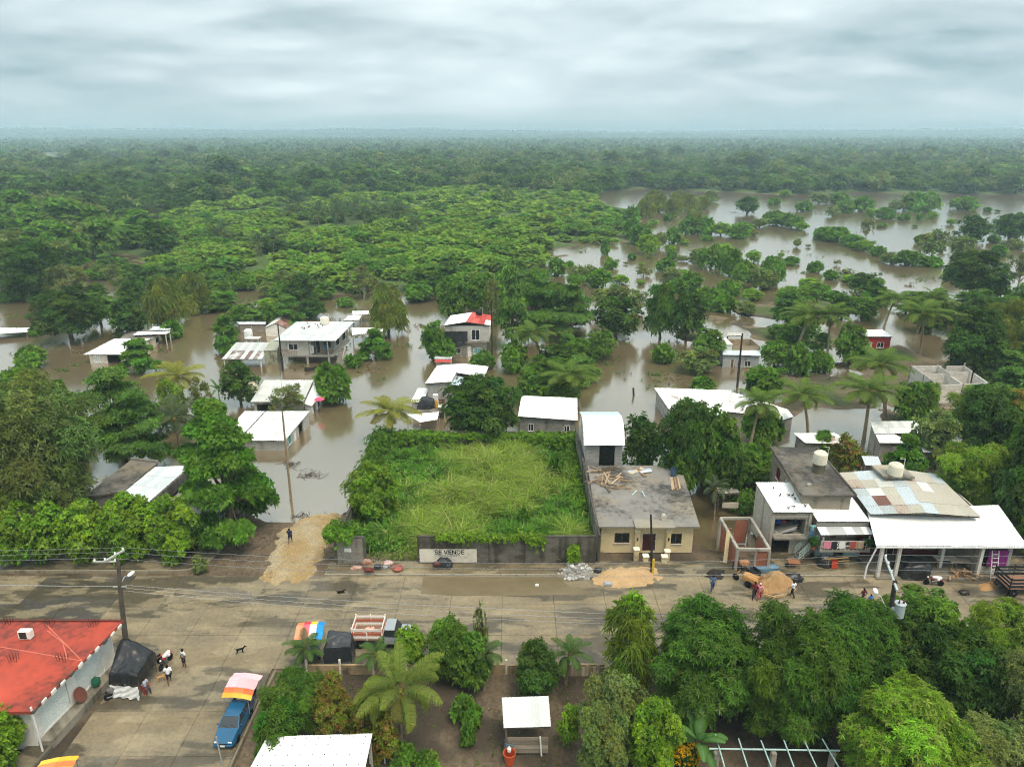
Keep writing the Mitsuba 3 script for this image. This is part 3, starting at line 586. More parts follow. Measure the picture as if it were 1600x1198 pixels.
def stones(n, pts, s0, s1, rng, zfun, flat=0.7):
    b = trimesh.creation.icosphere(0, 1.0); bv, bf = np.array(b.vertices), np.array(b.faces); out = []
    for p in pts[:n]:
        s = s0 * (s1 / s0) ** (rng.uniform() ** 2.2); r = rotz(rng.uniform(0, 6.3))
        out.append((((bv * rng.uniform(0.65, 1.25, (12, 1))) * [s, s * rng.uniform(0.6, 1), s * flat]) @ r + [p[0], p[1], zfun(p[0], p[1]) + s * 0.25], bf))
    return cat(out)
def inpoly(poly, n, rng):
    x0, y0, x1, y1 = poly.bounds; out = []
    while len(out) < n:
        p = (rng.uniform(x0, x1), rng.uniform(y0, y1))
        if poly.contains(Point(p)): out.append(p)
    return out
from scipy.interpolate import RegularGridInterpolator
gI = RegularGridInterpolator((gx[0], gy[:, 0]), gz.T, bounds_error=False, fill_value=0.0)
mesh('gravel', None, stones(900, inpoly(gp.buffer(0.5), 900, RG), 0.025, 0.085, RG, lambda a, b: float(gI((a, b)))), 'b5a98a', 'm_matte'); tag('gravel', 'loose pale stones scattered over the gravel ramp', None, None, 'stuff')

def heap(name, poly, hmax, col, mat, label, cat_, z0=0.0, seed=0, rough=0.10, group=None):
    """A dumped heap: a ring-less mound over the ground polygon."""
    P = Polygon(poly); x0, y0, x1, y1 = P.bounds; n = 46
    X, Y = np.meshgrid(np.linspace(x0 - 0.1, x1 + 0.1, n), np.linspace(y0 - 0.1, y1 + 0.1, n))
    pts = shapely.points(X.ravel(), Y.ravel()); ins = shapely.contains(P, pts); d = np.where(ins, shapely.distance(P.exterior, pts), -shapely.distance(P.exterior, pts)).reshape(X.shape)
    nz = meshkit.fbm(np.stack([X * 1.4, Y * 1.4, 0 * X + seed], -1), 4, seed) - 0.5
    m = d.max(); Z = z0 - 0.12 + (hmax + 0.12) * sstep(-0.15 * m, m * 1.15, d + nz * m * 0.5) ** 0.9 + nz * rough
    key = thing(name, label, cat_, group); mesh(key, None, gridmesh(X, Y, Z), col, mat, smooth=True, wear=0.1); return key, RegularGridInterpolator((X[0], Y[:, 0]), Z.T, bounds_error=False, fill_value=z0)
sand_col = lambda p, n, uv: pcol(uv) * (0.7 + 0.35 * FB(p.x * 1.5, p.y * 1.5, 3.0) + 0.35 * FB(p.x * 12, p.y * 12, 1.0, octaves=2))
scene['m_sand'] = principled(mikit.proc(sand_col), 0.95, 0.15)
heap('sand_heap', [G(a, b)[:2] for a, b in ((926, 893), (950, 884), (1000, 882), (1030, 886), (1040, 898), (1022, 913), (985, 922), (945, 918), (915, 905))], 0.40, 'b0946e', 'm_sand', 'low spread of pale orange sand before the cream house', 'sand heap', 0.06, 3)
heap('sand_heap', [G(a, b)[:2] for a, b in ((1176, 916), (1186, 902), (1206, 894), (1232, 899), (1242, 914), (1228, 927), (1205, 930), (1186, 926))], 1.25, 'a1825b', 'm_sand', 'steep cone of brown sand held by planks at the roadside', 'sand heap', 0.0, 5)
heap('sand_heap', [G(a, b)[:2] for a, b in ((1520, 912), (1545, 903), (1575, 908), (1565, 925), (1530, 926))], 0.18, 'a07e56', 'm_sand', 'thin smear of brown sand before the white roofed porch', 'sand heap', 0.0, 8)
rk, rI = heap('rubble_heap', [G(a, b)[:2] for a, b in ((872, 896), (884, 882), (905, 880), (925, 886), (930, 897), (916, 904), (890, 905))], 0.42, '8c8a84', 'm_matte', 'pile of broken grey concrete rubble at the end of the wall', 'rubble heap', 0.1, 9)
rp = inpoly(Polygon([G(a, b)[:2] for a, b in ((868, 898), (884, 880), (908, 879), (930, 888), (926, 902), (890, 907))]), 240, RG)
for i, p in enumerate(rp):
    s = 0.07 + 0.17 * RG.uniform() ** 3; b = trimesh.creation.icosphere(0, 1.0)
    v = (np.array(b.vertices) * RG.uniform(0.6, 1.3, (12, 1)) * [s, s * 0.8, s * 0.6]) @ rotz(RG.uniform(0, 6)) + [p[0], p[1], float(rI(p)) + s * 0.3]
    mesh(rk, 'stone', (v, np.array(b.faces)), ['a9a8a3', '8f8e8a', 'bdbcb6', '76746e'][i % 4], 'm_matte', wear=0.1)

# ------------------------------------------------------------------ walls of the empty lot
def wall_mesh(A, B, z0, zA, zB, th=0.15, holes=()):
    """An upright wall from A to B (outer face on the right of A->B), its top from height zA to zB, with rectangular openings (u0, u1, v0, v1) in metres."""
    A, B = np.asarray(A, float)[:2], np.asarray(B, float)[:2]; L = np.linalg.norm(B - A); d = (B - A) / L; n = np.array([d[1], -d[0]])
    P = Polygon([(0, 0), (L, 0), (L, zB - z0), (0, zA - z0)])
    for u0, u1, v0, v1 in holes: P = P.difference(Polygon([(u0, v0), (u1, v0), (u1, v1), (u0, v1)]))
    P = max(getattr(P, 'geoms', [P]), key=lambda g: g.area)
    m = trimesh.creation.extrude_polygon(P, th, engine='earcut'); v = np.array(m.vertices)
    o = np.column_stack([A[0] + d[0] * v[:, 0] + n[0] * (v[:, 2] - th), A[1] + d[1] * v[:, 0] + n[1] * (v[:, 2] - th), z0 + v[:, 1]])
    return o, np.array(m.faces)[:, ::-1] if False else np.array(m.faces)

def block_wall(key, A, B, z0, z1, col='6f6c64', wear=0.75, step=3.1, th=0.16, beam='57554f'):
    """Parts of a block wall: panels between posts, and a ring beam on top."""
    A, B = np.asarray(A, float), np.asarray(B, float); L = np.linalg.norm(B - A); n = max(1, round(L / step)); d = (B - A) / L; ax = np.array([[d[0], d[1], 0], [-d[1], d[0], 0], [0, 0, 1]])
    for i in range(n):
        p, q = A + d * (L * i / n + 0.11), A + d * (L * (i + 1) / n - 0.11)
        mesh(key, 'panel', wall_mesh(p, q, z0, z1 - 0.16, z1 - 0.16, th), col, 'm_block', wear=wear + RG.uniform(-0.15, 0.15))
    for i in range(n + 1):
        c = A + d * (L * i / n); nn = np.array([d[1], -d[0]]); c = c - nn * (th / 2)
        mesh(key, 'post', cbox([c[0], c[1], (z0 + z1 - 0.163) / 2], [0.22, th + 0.03, z1 - z0 - 0.163], ax), beam, 'm_wall', wear=wear)
    c = (A + B) / 2 - np.array([d[1], -d[0]]) * th / 2
    mesh(key, 'ring_beam', cbox([c[0], c[1], z1 - 0.08], [L + 0.22, th + 0.05, 0.16], ax, 0.01), beam, 'm_wall', wear=wear)
zt = 2.85
fw = thing('boundary_wall', 'long stained grey block wall with a painted for-sale panel facing the street', 'wall')
block_wall(fw, (-8.2, 55.05), (7.3, 55.05), 0.0, zt, wear=0.85)
pn = mesh(fw, 'painted_panel', box(-8.15, -3.1, 55.022, 55.046, 0.22, 1.55), 'd9d5c8', 'm_wall', wear=0.42, label='white painted panel lettered in black')
def letters(parent, name, text, h, origin, col, bold=True, right=(1, 0, 0), up=(0, 0, 1), depth=0.012, label=None, mat='m_matte'):
    m = meshkit.text_mesh(text, h, depth, bold); v = np.array(m.vertices); r, u = np.array(right, float), np.array(up, float); n = np.cross(r, u)
    return mesh(parent, name, (np.array(origin) + v[:, :1] * r + v[:, 1:2] * u + v[:, 2:] * n, np.array(m.faces)), col, mat, wear=0.0, label=label)
letters(pn, 'lettering', 'SE VENDE', 0.40, (-6.85, 55.022, 1.06), '1d1f22')
letters(pn, 'small_lettering', 'INFORMES AL TELEFONO', 0.13, (-6.75, 55.022, 0.84), '55565a', False)
sw = thing('boundary_wall', 'short end of block wall left of the lot entrance, draped with creeper', 'wall')
block_wall(sw, (-15.5, 55.05), (-13.0, 55.05), 0.0, 2.75, col='8a877e', wear=0.55, step=2.5)
mesh(sw, 'notice', box(-14.75, -14.15, 55.03, 55.046, 1.25, 1.62), 'e8e8e6', 'm_matte', wear=0.0, label='blank white notice')
lw_ = thing('boundary_wall', 'vine covered block wall between the empty lot and the flooded side street', 'wall')
block_wall(lw_, (-15.55, 80.0), (-15.55, 55.4), -0.9, 2.35, wear=0.8)
bw = thing('boundary_wall', 'back block wall of the empty lot hung with creeper', 'wall')
block_wall(bw, (-15.3, 80.1), (7.9, 80.1), -0.7, 2.1, col='7a7064', wear=0.7)
rw = thing('boundary_wall', 'thin side wall between the overgrown lot and the cream house', 'wall')
block_wall(rw, (7.75, 55.3), (7.75, 79.8), -0.4, 2.85, col='77746b', wear=0.75)

# tall wet grass in the lot
def lot_grass():
    rng = np.random.default_rng(77); n = 80000
    x, y = rng.uniform(-15.3, 7.5, n), rng.uniform(55.6, 79.8, n)
    q = np.stack([x, y, 0 * x], -1)
    a = meshkit.fbm(q / 3.4, 3, 1); b = meshkit.fbm(q / 1.3, 3, 2); t = meshkit.fbm(q / 6.5 + 4, 3, 5)
    cx = (x + 3.0) / 11.0; keep = rng.uniform(0, 1, n) < 0.35 + 0.9 * b
    ent = (x < -7.6) & (x > -13.5) & (y < 57.2); keep &= ~(ent & (rng.uniform(0, 1, n) < 0.8))
    x, y, a, b, t = x[keep], y[keep], a[keep], b[keep], t[keep]; n = len(x)
    yel = np.clip((t - 0.40) * 4.5 + (np.abs(x + 1) < 7) * 0.28 + (y - 64) * 0.012, 0, 1)[:, None]
    h = (0.30 + 1.9 * np.clip(b - 0.25, 0, 1) * 1.3 + 0.5 * yel[:, 0]) * rng.uniform(0.6, 1.25, n) * (0.55 + 0.45 * sstep(55.6, 59, y))
    ang = 2 * np.pi * (a * 2.2 + 0.2 * rng.normal(0, 1, n)); ln = np.stack([np.cos(ang), np.sin(ang)], 1) * (h * (0.45 + 0.6 * yel[:, 0]) * rng.uniform(0.5, 1.3, n))[:, None]
    sd = np.stack([-np.sin(ang + rng.normal(0, 1.2, n)), np.cos(ang), 0 * ang], 1); sd /= np.linalg.norm(sd, axis=1, keepdims=True) + 1e-9
    w = rng.uniform(0.02, 0.045, (n, 1)) * (1.5 - 0.6 * yel)
    z0 = ground_h(x, y)
    p0 = np.stack([x, y, z0 - 0.02], 1); p1 = p0 + np.concatenate([ln * 0.35, (h * 0.65)[:, None]], 1); p2 = p0 + np.concatenate([ln * 1.15, (h * 0.72 + 0.25 * h * rng.uniform(0, 1, n))[:, None]], 1)
    v = np.stack([p0 - sd * w, p0 + sd * w, p1 + sd * w, p1 - sd * w, p2], 1).reshape(-1, 3); k = np.arange(n)[:, None] * 5
    f = np.vstack([k + [[0, 1, 2]], k + [[0, 2, 3]], k + [[3, 2, 4]]])
    g = np.array([0.115, 0.275, 0.035]); yl = np.array([0.27, 0.40, 0.06]); st = np.array([0.40, 0.40, 0.15])
    c = g * (1 - yel) + yl * yel; dry = rng.uniform(0, 1, (n, 1)) < 0.06 + 0.12 * yel; c = np.where(dry, st, c) * (1 + 0.22 * rng.normal(0, 1, (n, 1)))
    return v, f, np.repeat(np.clip(c, 0.01, 0.8)[:, None], 5, 1).reshape(-1, 3)
m = lot_grass(); scene['grass'] = leafply(m); tag('grass', 'tall yellow green grass filling the walled lot', None, None, 'stuff')

def creeper(name, label, segs, n, seed, kind='broad', thick=0.35, cat_='creeper', col=None, L=0.26):
    """Leaves hanging over walls: segs = [(A, B, z0, z1)...] boxes along which leaf rosettes are spread in clumps."""
    rng = np.random.default_rng(seed); P, N = [], []
    ln = np.array([np.linalg.norm(np.subtract(b[:2], a[:2])) * (0.3 + z1 - z0) for a, b, z0, z1 in segs]); own = rng.choice(len(segs), n, p=ln / ln.sum())
    for a, b, z0, z1 in [segs[i] for i in own]:
        a, b = np.array(a[:2]), np.array(b[:2]); d = (b - a) / np.linalg.norm(b - a); nn = np.array([d[1], -d[0]])
        t = rng.uniform(); p = a + (b - a) * t; z = z0 + (z1 - z0) * rng.beta(2.2, 1.1)
        lump = 0.5 + 1.1 * meshkit.fbm(np.array([p[0] / 1.3, p[1] / 1.3, z / 1.3 + seed]), 3, seed)
        o = rng.normal(0, 1) * thick * lump
        P.append([p[0] + nn[0] * o, p[1] + nn[1] * o, z + rng.normal(0, 0.14) * lump + 0.25 * (lump - 0.9)]); N.append([nn[0] * np.sign(o) * 0.8 + rng.normal(0, .3), nn[1] * np.sign(o) * 0.8 + rng.normal(0, .3), 0.7])
    P, N = np.array(P), np.array(N); K = KINDS[kind]; tone = 1 + 0.35 * (meshkit.fbm(P / 1.1, 3, seed) - 0.5)[:, None]
    c = np.asarray(col if col else K['col']) * LEAF * tone * (1 + 0.14 * rng.normal(0, 1, (n, 1)))
    key = thing(name, label, cat_); scene[key] = leafply(rosettes(rng, P, N, 6, L, L * 0.5, 0.3, 0.25, c, 0.18, K['tip'])); return key
creeper('creeper', 'thick green creeper spilling over the back wall of the lot', [((-15.6, 80.0), (-8.5, 80.0), 0.0, 2.1), ((-8.5, 80), (-1.0, 80.0), 1.1, 1.9), ((-2.2, 79.9), (3.8, 79.9), 0.0, 1.9), ((3.5, 79.7), (7.6, 79.7), -0.1, 1.9)], 3600, 3, 'bright', 0.22, col=(0.075, 0.175, 0.027))
creeper('creeper', 'creeper burying the wall beside the flooded side street', [((-15.6, 80), (-15.6, 66.5), -0.3, 2.9)], 3000, 4, 'broad', 0.45)
creeper('creeper', 'low creeper trailing over the top of the lettered wall', [((-6.8, 55.0), (-3.2, 55.0), 2.2, 2.95), ((-3.2, 55.0), (2.6, 55.0), 2.3, 3.0), ((1.4, 54.95), (3.0, 54.95), 1.7, 3.0)], 480, 5, 'bright', 0.14)
creeper('creeper', 'bright creeper heaped on the short wall by the lot entrance', [((-16.4, 55.6), (-13.9, 55.4), 2.0, 3.2), ((-16.2, 56.6), (-14.6, 56.2), 1.8, 3.1)], 900, 6, 'bright', 0.40, col=(0.055, 0.15, 0.022))
creeper('creeper', 'ragged weeds along the foot of the thin side wall', [((7.3, 62), (7.3, 79), -0.2, 1.3), ((6.6, 70), (6.8, 79.5), -0.2, 0.8)], 1000, 7, 'bright', 0.45)
creeper('creeper', 'small leafy plant growing out of the foot of the grey wall', [((4.9, 54.85), (5.9, 54.8), 0.1, 1.9)], 260, 8, 'bright', 0.2)

rr = np.random.default_rng(6); n = 5200; P = np.stack([rr.uniform(-15.2, 7.4, n), rr.uniform(55.7, 79.6, n), 0 * rr.uniform(size=n)], 1); q_ = meshkit.fbm(P / 2.1 + 3, 3, 8) + np.clip(-P[:, 0] - 4, 0, 8) * .03 + np.clip(62 - P[:, 1], 0, 6) * .02; m = (q_ > .56) & ~((P[:, 0] < -7.6) & (P[:, 0] > -13.5) & (P[:, 1] < 57.2)); P, q_ = P[m], q_[m]
P[:, 2] = ground_h(P[:, 0], P[:, 1]) + rr.uniform(.2, 1, len(P)) * (.3 + 3.2 * np.clip(q_ - .56, 0, .25)); scene['weeds'] = leafply(rosettes(rr, P, np.tile([0, 0, 1.0], (len(P), 1)) + rr.normal(0, .4, P.shape), 6, .34, .15, .3, .2, np.tile([.14, .32, .04], (len(P), 1)) * (.7 + .6 * rr.uniform(size=(len(P), 1))), .2, ((.2, .34, .05), .2))); tag('weeds', 'bright broad-leaved weeds heaped through the grass of the lot', None, None, 'stuff')

# ------------------------------------------------------------------ houses
def V3(px, Y, z): return np.array([XP(px, Y, z), Y, z])
WHITE, ZINC, LZ, RED = 'eef0ee', 'b9bfc0', 'd5d9d8', 'b8463c'

def sheet_roof(parent, Q, nu, nv, cols=(WHITE,), wears=(0.1,), amp=0.03, ribs=5, key='roof', seed=0, mat='m_roof', fascia=True, gap=0.02, lift=0.015, colfun=None, along_u=False, under='5c554b'):
    """A roof of separate corrugated sheets on the four corners Q (front left, front right, back right, back left); the ribs run from front to back."""
    rng = np.random.default_rng(seed + int(abs(Q[0][0]) * 7)); Q = [np.asarray(q, float) for q in Q]
    if along_u: Q = [Q[1], Q[2], Q[3], Q[0]]; nu, nv = nv, nu
    def at(u, v): return (Q[0] * ((1 - u) * (1 - v))[..., None] + Q[1] * (u * (1 - v))[..., None] + Q[2] * (u * v)[..., None] + Q[3] * ((1 - u) * v)[..., None])
    nrm = np.cross(Q[1] - Q[0], Q[3] - Q[0]); nrm /= np.linalg.norm(nrm)
    c = (Q[0] + Q[1] + Q[2] + Q[3]) / 4
    inner = [c + (q - c) * 0.985 - nrm * (amp + 0.035) for q in Q]
    low = [p - nrm * 0.06 for p in inner]
    base = mesh(parent, key, hull(inner + low), under, 'm_matte', wear=0.3)
    k = ribs * 2 + 1
    for j in range(nv):
        for i in range(nu):
            u = np.linspace(i / nu - (0.006 if i else 0), (i + 1) / nu, k); du = rng.uniform(-0.006, 0.006)
            v0, v1 = j / nv - (0.02 if j else 0.0), (j + 1) / nv
            zig = amp * (np.arange(k) % 2) + lift * rng.uniform(0, 1)
            a, b = at(u, 0 * u + v0 + du / 2), at(u, 0 * u + v1 + du)
            up = lift * (j if nv < 4 else j % 2)
            P = np.vstack([a + nrm * (zig + up + lift * 0.6)[:, None], b + nrm * (zig + up)[:, None]])
            f = np.vstack([[[m, m + 1, k + m + 1], [m, k + m + 1, k + m]] for m in range(k - 1)])
            q = (i * 7 + j * 13 + rng.integers(0, 50)) % len(cols)
            col, wr = colfun(i, j) if colfun else (cols[q], wears[q % len(wears)])
            mesh(base, 'sheet', (P, f), col, mat, wear=wr + rng.uniform(-0.04, 0.04))
    return base

def flat_roof(parent, Q, th=0.16, col='8a8780', wear=0.45, key='roof', mat='m_slabroof'):
    Q = [np.asarray(q, float) for q in Q]
    return mesh(parent, key, hull(Q + [q - [0, 0, th] for q in Q]), col, mat, wear=wear)

def window(parent, A, B, z0, u0, u1, v0, v1, frame_col='d8d8d4', mull=1, sill=True, pane_col='20262a', open_=False, bars=0, th=0.15):
    A, B = np.asarray(A, float)[:2], np.asarray(B, float)[:2]; d = (B - A) / np.linalg.norm(B - A); n = np.array([d[1], -d[0]])
    ax = np.array([[d[0], d[1], 0], [n[0], n[1], 0], [0, 0, 1]])
    P = lambda u, w, v: np.array([*(A + d * u + n * w), z0 + v])
    w_ = 0.06; ms = [cbox(P((u0 + u1) / 2, -0.03, v), [u1 - u0, 0.08, w_], ax) for v in (v0 + w_ / 2, v1 - w_ / 2)]
    ms += [cbox(P(u, -0.03, (v0 + v1) / 2), [w_, 0.08, v1 - v0 - 2 * w_], ax) for u in [u0 + w_ / 2, u1 - w_ / 2] + [u0 + (u1 - u0) * (i + 1) / (mull + 1) for i in range(mull)]]
    k = mesh(parent, 'window', cbox(P((u0 + u1) / 2, -0.085, (v0 + v1) / 2), [u1 - u0 - 0.02, 0.02, v1 - v0 - 0.02], ax), pane_col, 'm_gloss', wear=0)
    mesh(k, 'frame', cat(ms), frame_col, 'm_matte', wear=0.1)
    if bars:
        mesh(k, 'bars', cat([cbox(P(u0 + (u1 - u0) * (i + 1) / (bars + 1), 0.012, (v0 + v1) / 2), [0.025, 0.02, v1 - v0 - 0.05], ax) for i in range(bars)]), '2a2a2a', 'm_matte')
    if sill: mesh(k, 'sill', cbox(P((u0 + u1) / 2, 0.03, v0 - 0.04), [u1 - u0 + 0.14, 0.14, 0.06], ax), 'c9c6bd', 'm_wall', wear=0.3)
    return k
def door(parent, A, B, z0, u0, u1, v0, v1, col='5b3226', handle=True):
    A, B = np.asarray(A, float)[:2], np.asarray(B, float)[:2]; d = (B - A) / np.linalg.norm(B - A); n = np.array([d[1], -d[0]]); ax = np.array([[d[0], d[1], 0], [n[0], n[1], 0], [0, 0, 1]])
    P = lambda u, w, v: np.array([*(A + d * u + n * w), z0 + v])
    k = mesh(parent, 'door', cbox(P((u0 + u1) / 2, -0.08, (v0 + v1) / 2), [u1 - u0 - 0.02, 0.05, v1 - v0 - 0.02], ax, 0.01), col, 'm_matte', wear=0.15)
    mesh(k, 'frame', cat([cbox(P(u, -0.02, (v0 + v1) / 2), [0.07, 0.08, v1 - v0], ax) for u in (u0 + 0.035, u1 - 0.035)] + [cbox(P((u0 + u1) / 2, -0.02, v1 - 0.035), [u1 - u0 - 0.14, 0.08, 0.07], ax)]), 'cfcabd', 'm_matte')
    if handle: mesh(k, 'handle', cbox(P(u1 - 0.16, -0.03, v0 + 1.0), [0.10, 0.04, 0.04], ax), '9a9a95', 'm_gloss')
    return k

def walls(parent, C, z0, zt, col, mat='m_wall', wear=0.4, opens={}, th=0.15, names='wall', skip=()):
    """Walls round the footprint C (four corners, counter-clockwise from front left); zt = top heights at the corners; opens[side] = [(kind, u0, u1, v0, v1, options)], u as a share of the side."""
    for s in range(len(C)):
        if s in skip: continue
        A, B = np.asarray(C[s], float)[:2], np.asarray(C[(s + 1) % len(C)], float)[:2]; L = np.linalg.norm(B - A)
        if s % 2: d = (B - A) / L; A, B = A + d * (th + 0.004), B - d * (th + 0.004); L -= 2 * th + 0.008
        o = [(k, a * L, b * L, v0, v1, x) for k, a, b, v0, v1, x in opens.get(s, [])]
        mesh(parent, names, wall_mesh(A, B, z0, zt[s] - 0.01, zt[(s + 1) % len(C)] - 0.01, th, [q[1:5] for q in o]), col, mat, wear=wear)
        for k, a, b, v0, v1, x in o:
            if k == 'win': window(parent, A, B, z0, a, b, v0, v1, **x)
            elif k == 'door': door(parent, A, B, z0, a, b, v0, v1, **x)

def inset(Q, l, r, f, b):
    """Corners of the walls under the roof Q, drawn in by the overhangs left, right, front, back (metres), with the roof's height above each."""
    Q = [np.asarray(q, float) for q in Q]; U = np.linalg.norm(Q[1] - Q[0]); Vv = np.linalg.norm(Q[3] - Q[0]); out = []
    for u, v in ((l / U, f / Vv), (1 - r / U, f / Vv), (1 - r / U, 1 - b / Vv), (l / U, 1 - b / Vv)):
        out.append(Q[0] * (1 - u) * (1 - v) + Q[1] * u * (1 - v) + Q[2] * u * v + Q[3] * (1 - u) * v)
    return out

def rq(xl, xr, ye, yb, xl2, xr2, yk, rise=0.3, zb=WZ, ov=0.4, ye2=None):
    """Roof corners: front eave from column xl to xr at row ye (ye2 on the right) above a wall foot at row yb; back edge at row yk."""
    Y = G(800, yb, zb)[1] - ov; z = ZT(Y, ye); z2 = z if ye2 is None else ZT(Y, ye2); zk = (z + z2) / 2 + rise; Yk = G(800, yk, zk)[1]
    return [V3(xl, Y, z), V3(xr, Y, z2), V3(xr2, Yk, zk), V3(xl2, Yk, zk)]

def house(name, label, Q, zb, col, mat='m_wall', wear=0.4, ins=(0.3, 0.3, 0.4, 0.2), opens={}, roof='sheet', skip=(), cat_='house', group=None, drop=0.14, **r):
    k = thing(name, label, cat_, group); C = inset(Q, *ins)
    walls(k, C, zb, [c[2] - drop for c in C], col, mat, wear, opens, skip=skip)
    if roof == 'sheet':
        U, Vv = np.linalg.norm(np.subtract(Q[1], Q[0])), np.linalg.norm(np.subtract(Q[3], Q[0])); far = Q[0][1] > 105
        r.setdefault('nu', max(2, round(U / (1.6 if far else 1.05)))); r.setdefault('nv', max(1, round(Vv / 3.4))); sheet_roof(k, Q, **r)
    elif roof == 'flat': flat_roof(k, Q, **r)
    return k, C
def posts(parent, pts, zb, zt, w=0.14, col='a29d92', name='post'):
    for (x, y), t in zip(pts, np.broadcast_to(zt, (len(pts),))): mesh(parent, name, cbox([x, y, (zb + t) / 2], [w, w, t - zb], None, 0.008), col, 'm_wall', wear=0.4)

def water_tank(label, c, r=0.55, h=1.2, col='d8d2bf', stand=None, group='cream water tanks'):
    k = thing('water_tank', label, 'water tank', group)
    prof = [(r * 0.96, 0), (r, 0.03)] + [(r * (1 + 0.025 * (i % 2)), 0.03 + (h * 0.78) * i / 9) for i in range(1, 9)] + [(r, h * 0.82), (r * 0.72, h * 0.95), (r * 0.3, h), (r * 0.01, h)]
    mesh(k, 'body', lathe(c, prof, 20), col, 'm_matte', smooth=35, wear=0.12) if False else mesh(k, 'body', lathe(c, prof, 20), col, 'm_matte', wear=0.12)
    mesh(k, 'lid', lathe([c[0], c[1], c[2] + h], [(0.24, -0.02), (0.24, 0.05), (0.05, 0.09)], 14), col, 'm_matte')
    mesh(k, 'pipe', tube([[c[0] + r + 0.06, c[1], c[2]], [c[0] + r + 0.06, c[1], c[2] + h * 1.35], [c[0] + r * 0.4, c[1], c[2] + h * 1.35]], 0.025, 5), 'd9d9d5')
    if stand: mesh(k, 'stand', lathe([c[0], c[1], c[2] - stand], [(r * 0.93, 0), (r * 0.93, stand - 0.004)], 18), '6d6a5a', 'm_wall', wear=0.7)
    return k

# -- cream house behind the sand
Q = rq(932.8, 1093.7, 822.5, 863, 918, 1063, 727, 0.05, -0.42, 0.45)
X0, X1, Yw = XP(939, Q[0][1] + .45, 1), XP(1082.5, Q[0][1] + .45, 1), Q[0][1] + 0.45
ch = thing('house', 'cream single storey house under a flat grey roof strewn with boards', 'house'); HZ_ = Q[0][2] - 0.18
L_ = X1 - X0; ux = lambda px: (XP(px, Yw, 1) - X0) / L_; vz = lambda py: ZT(Yw, py) + 0.42
Yb = Q[2][1] - 0.3
walls(ch, [(X0, Yw), (X1, Yw), (X1, Yb), (X0, Yb)], -0.42, [HZ_] * 4, 'd9c9a0', 'm_wall', 0.12, {0: [('win', ux(960), ux(983.5), vz(847.5), vz(832.3), dict(frame_col='5a4a3a', bars=7, pane_col='1c2422')), ('door', ux(1003), ux(1025.5), 0.18, vz(832.5), dict(col='4a2620')), ('win', ux(1046.5), ux(1065), vz(848.9), vz(833.4), dict(frame_col='5a4a3a', bars=6, pane_col='1c2422'))]})
rf = flat_roof(ch, Q, 0.16, '82807b', 0.62)
mesh(ch, 'porch_roof', cbox([XP(1023, Yw - 0.3, 3), Yw - 0.15, Q[0][2] + 0.09], [3.6, 1.5, 0.16], None, 0.01), '8c897f', 'm_slabroof', wear=0.45)
mesh(ch, 'eave_band', cbox([(X0 + X1) / 2, Yw - 0.02, HZ_ - 0.12], [L_ - 0.05, 0.10, 0.14]), 'c2b48f', 'm_wall', wear=0.2)
mesh(ch, 'vent_block', cat([cbox([XP(1037, Yw + 0.6, 3.3), Yw + 0.5, Q[0][2] + 0.32], [0.42, 0.42, 0.62], None, 0.02), cbox([XP(1037, Yw + 0.6, 3.3), Yw + 0.5, Q[0][2] + 0.68], [0.30, 0.30, 0.14], None, 0.02)]), 'b9b4a6', 'm_wall', wear=0.4)
for px in (995.3, 1044):
    x = XP(px, Yw - 0.2, 1); c = mesh(ch, 'column', cbox([x, Yw - 0.20, (HZ_ - 0.42) / 2 - 0.05], [0.40, 0.36, HZ_ + 0.30], None, 0.015), 'dccb9f', 'm_wall', wear=0.15)
    mesh(c, 'capital', cbox([x, Yw - 0.20, HZ_ - 0.34], [0.54, 0.50, 0.16], None, 0.03), 'e6dcc0', 'm_wall', wear=0.1)
    mesh(c, 'lamp', cbox([x, Yw - 0.42, 1.25], [0.13, 0.10, 0.34], None, 0.02), '26241f', 'm_gloss')
for px, py, h in ((993.5, 873, 1.0), (1008, 881.5, 0.85), (1037, 884, 0.95), (1041.5, 876, 1.0)):
    p = G(px, py, -0.30); g = thing('gate_pillar', {993.5: 'cream gate pillar nearest the left window of the cream house', 1008: 'short cream gate pillar on the street side, left of the pole', 1037: 'cream gate pillar on the street side, right of the pole', 1041.5: 'cream gate pillar at the right foot of the porch'}[px], 'pillar', 'cream gate pillars')
    mesh(g, 'shaft', cbox([p[0], p[1], -0.35 + h / 2], [0.42, 0.42, h + 0.1], None, 0.015), 'd6c79e', 'm_wall', wear=0.3); mesh(g, 'cap', cbox([p[0], p[1], h - 0.24], [0.56, 0.56, 0.14], None, 0.04), 'e9e2cc', 'm_wall', wear=0.1)
# boards, pipes and a drum on the roof
zr = Q[0][2] + 0.012
def plank_pile(name, label, quads, group=None, zr=zr, cols=('a58f74', '8d7a63', 'b8a68c', '6f6252')):
    rng = np.random.default_rng(len(label)); k = thing(name, label, 'lumber pile', group)
    for i, (x0, y0, x1, y1, lv) in enumerate(quads):
        a, b = G(x0, y0, zr), G(x1, y1, zr); a[2] = b[2] = zr + 0.035 + lv * 0.06; b[2] += 0.02
        d = b - a; x, y, z = frame(d); mesh(k, 'board', cbox((a + b) / 2, [0.05 if i % 3 else 0.16, 0.18 if i % 3 else 0.05, np.linalg.norm(d)], [x, y, z]), cols[i % len(cols)], 'm_matte', wear=0.3)
    return k
rng = np.random.default_rng(4); q = []
for i in range(26):
    cx, cy = rng.uniform(925, 972), rng.uniform(731, 766); cy = cy if abs(cx - 925) * 0.55 + 731 < cy + 14 else cy; a = rng.normal(0.15, 0.5) if i % 3 else rng.normal(1.3, 0.4); l = rng.uniform(7, 20)
    q.append((cx - l * math.cos(a), cy - l * 0.55 * math.sin(a), cx + l * math.cos(a), cy + l * 0.55 * math.sin(a), i * 0.16))
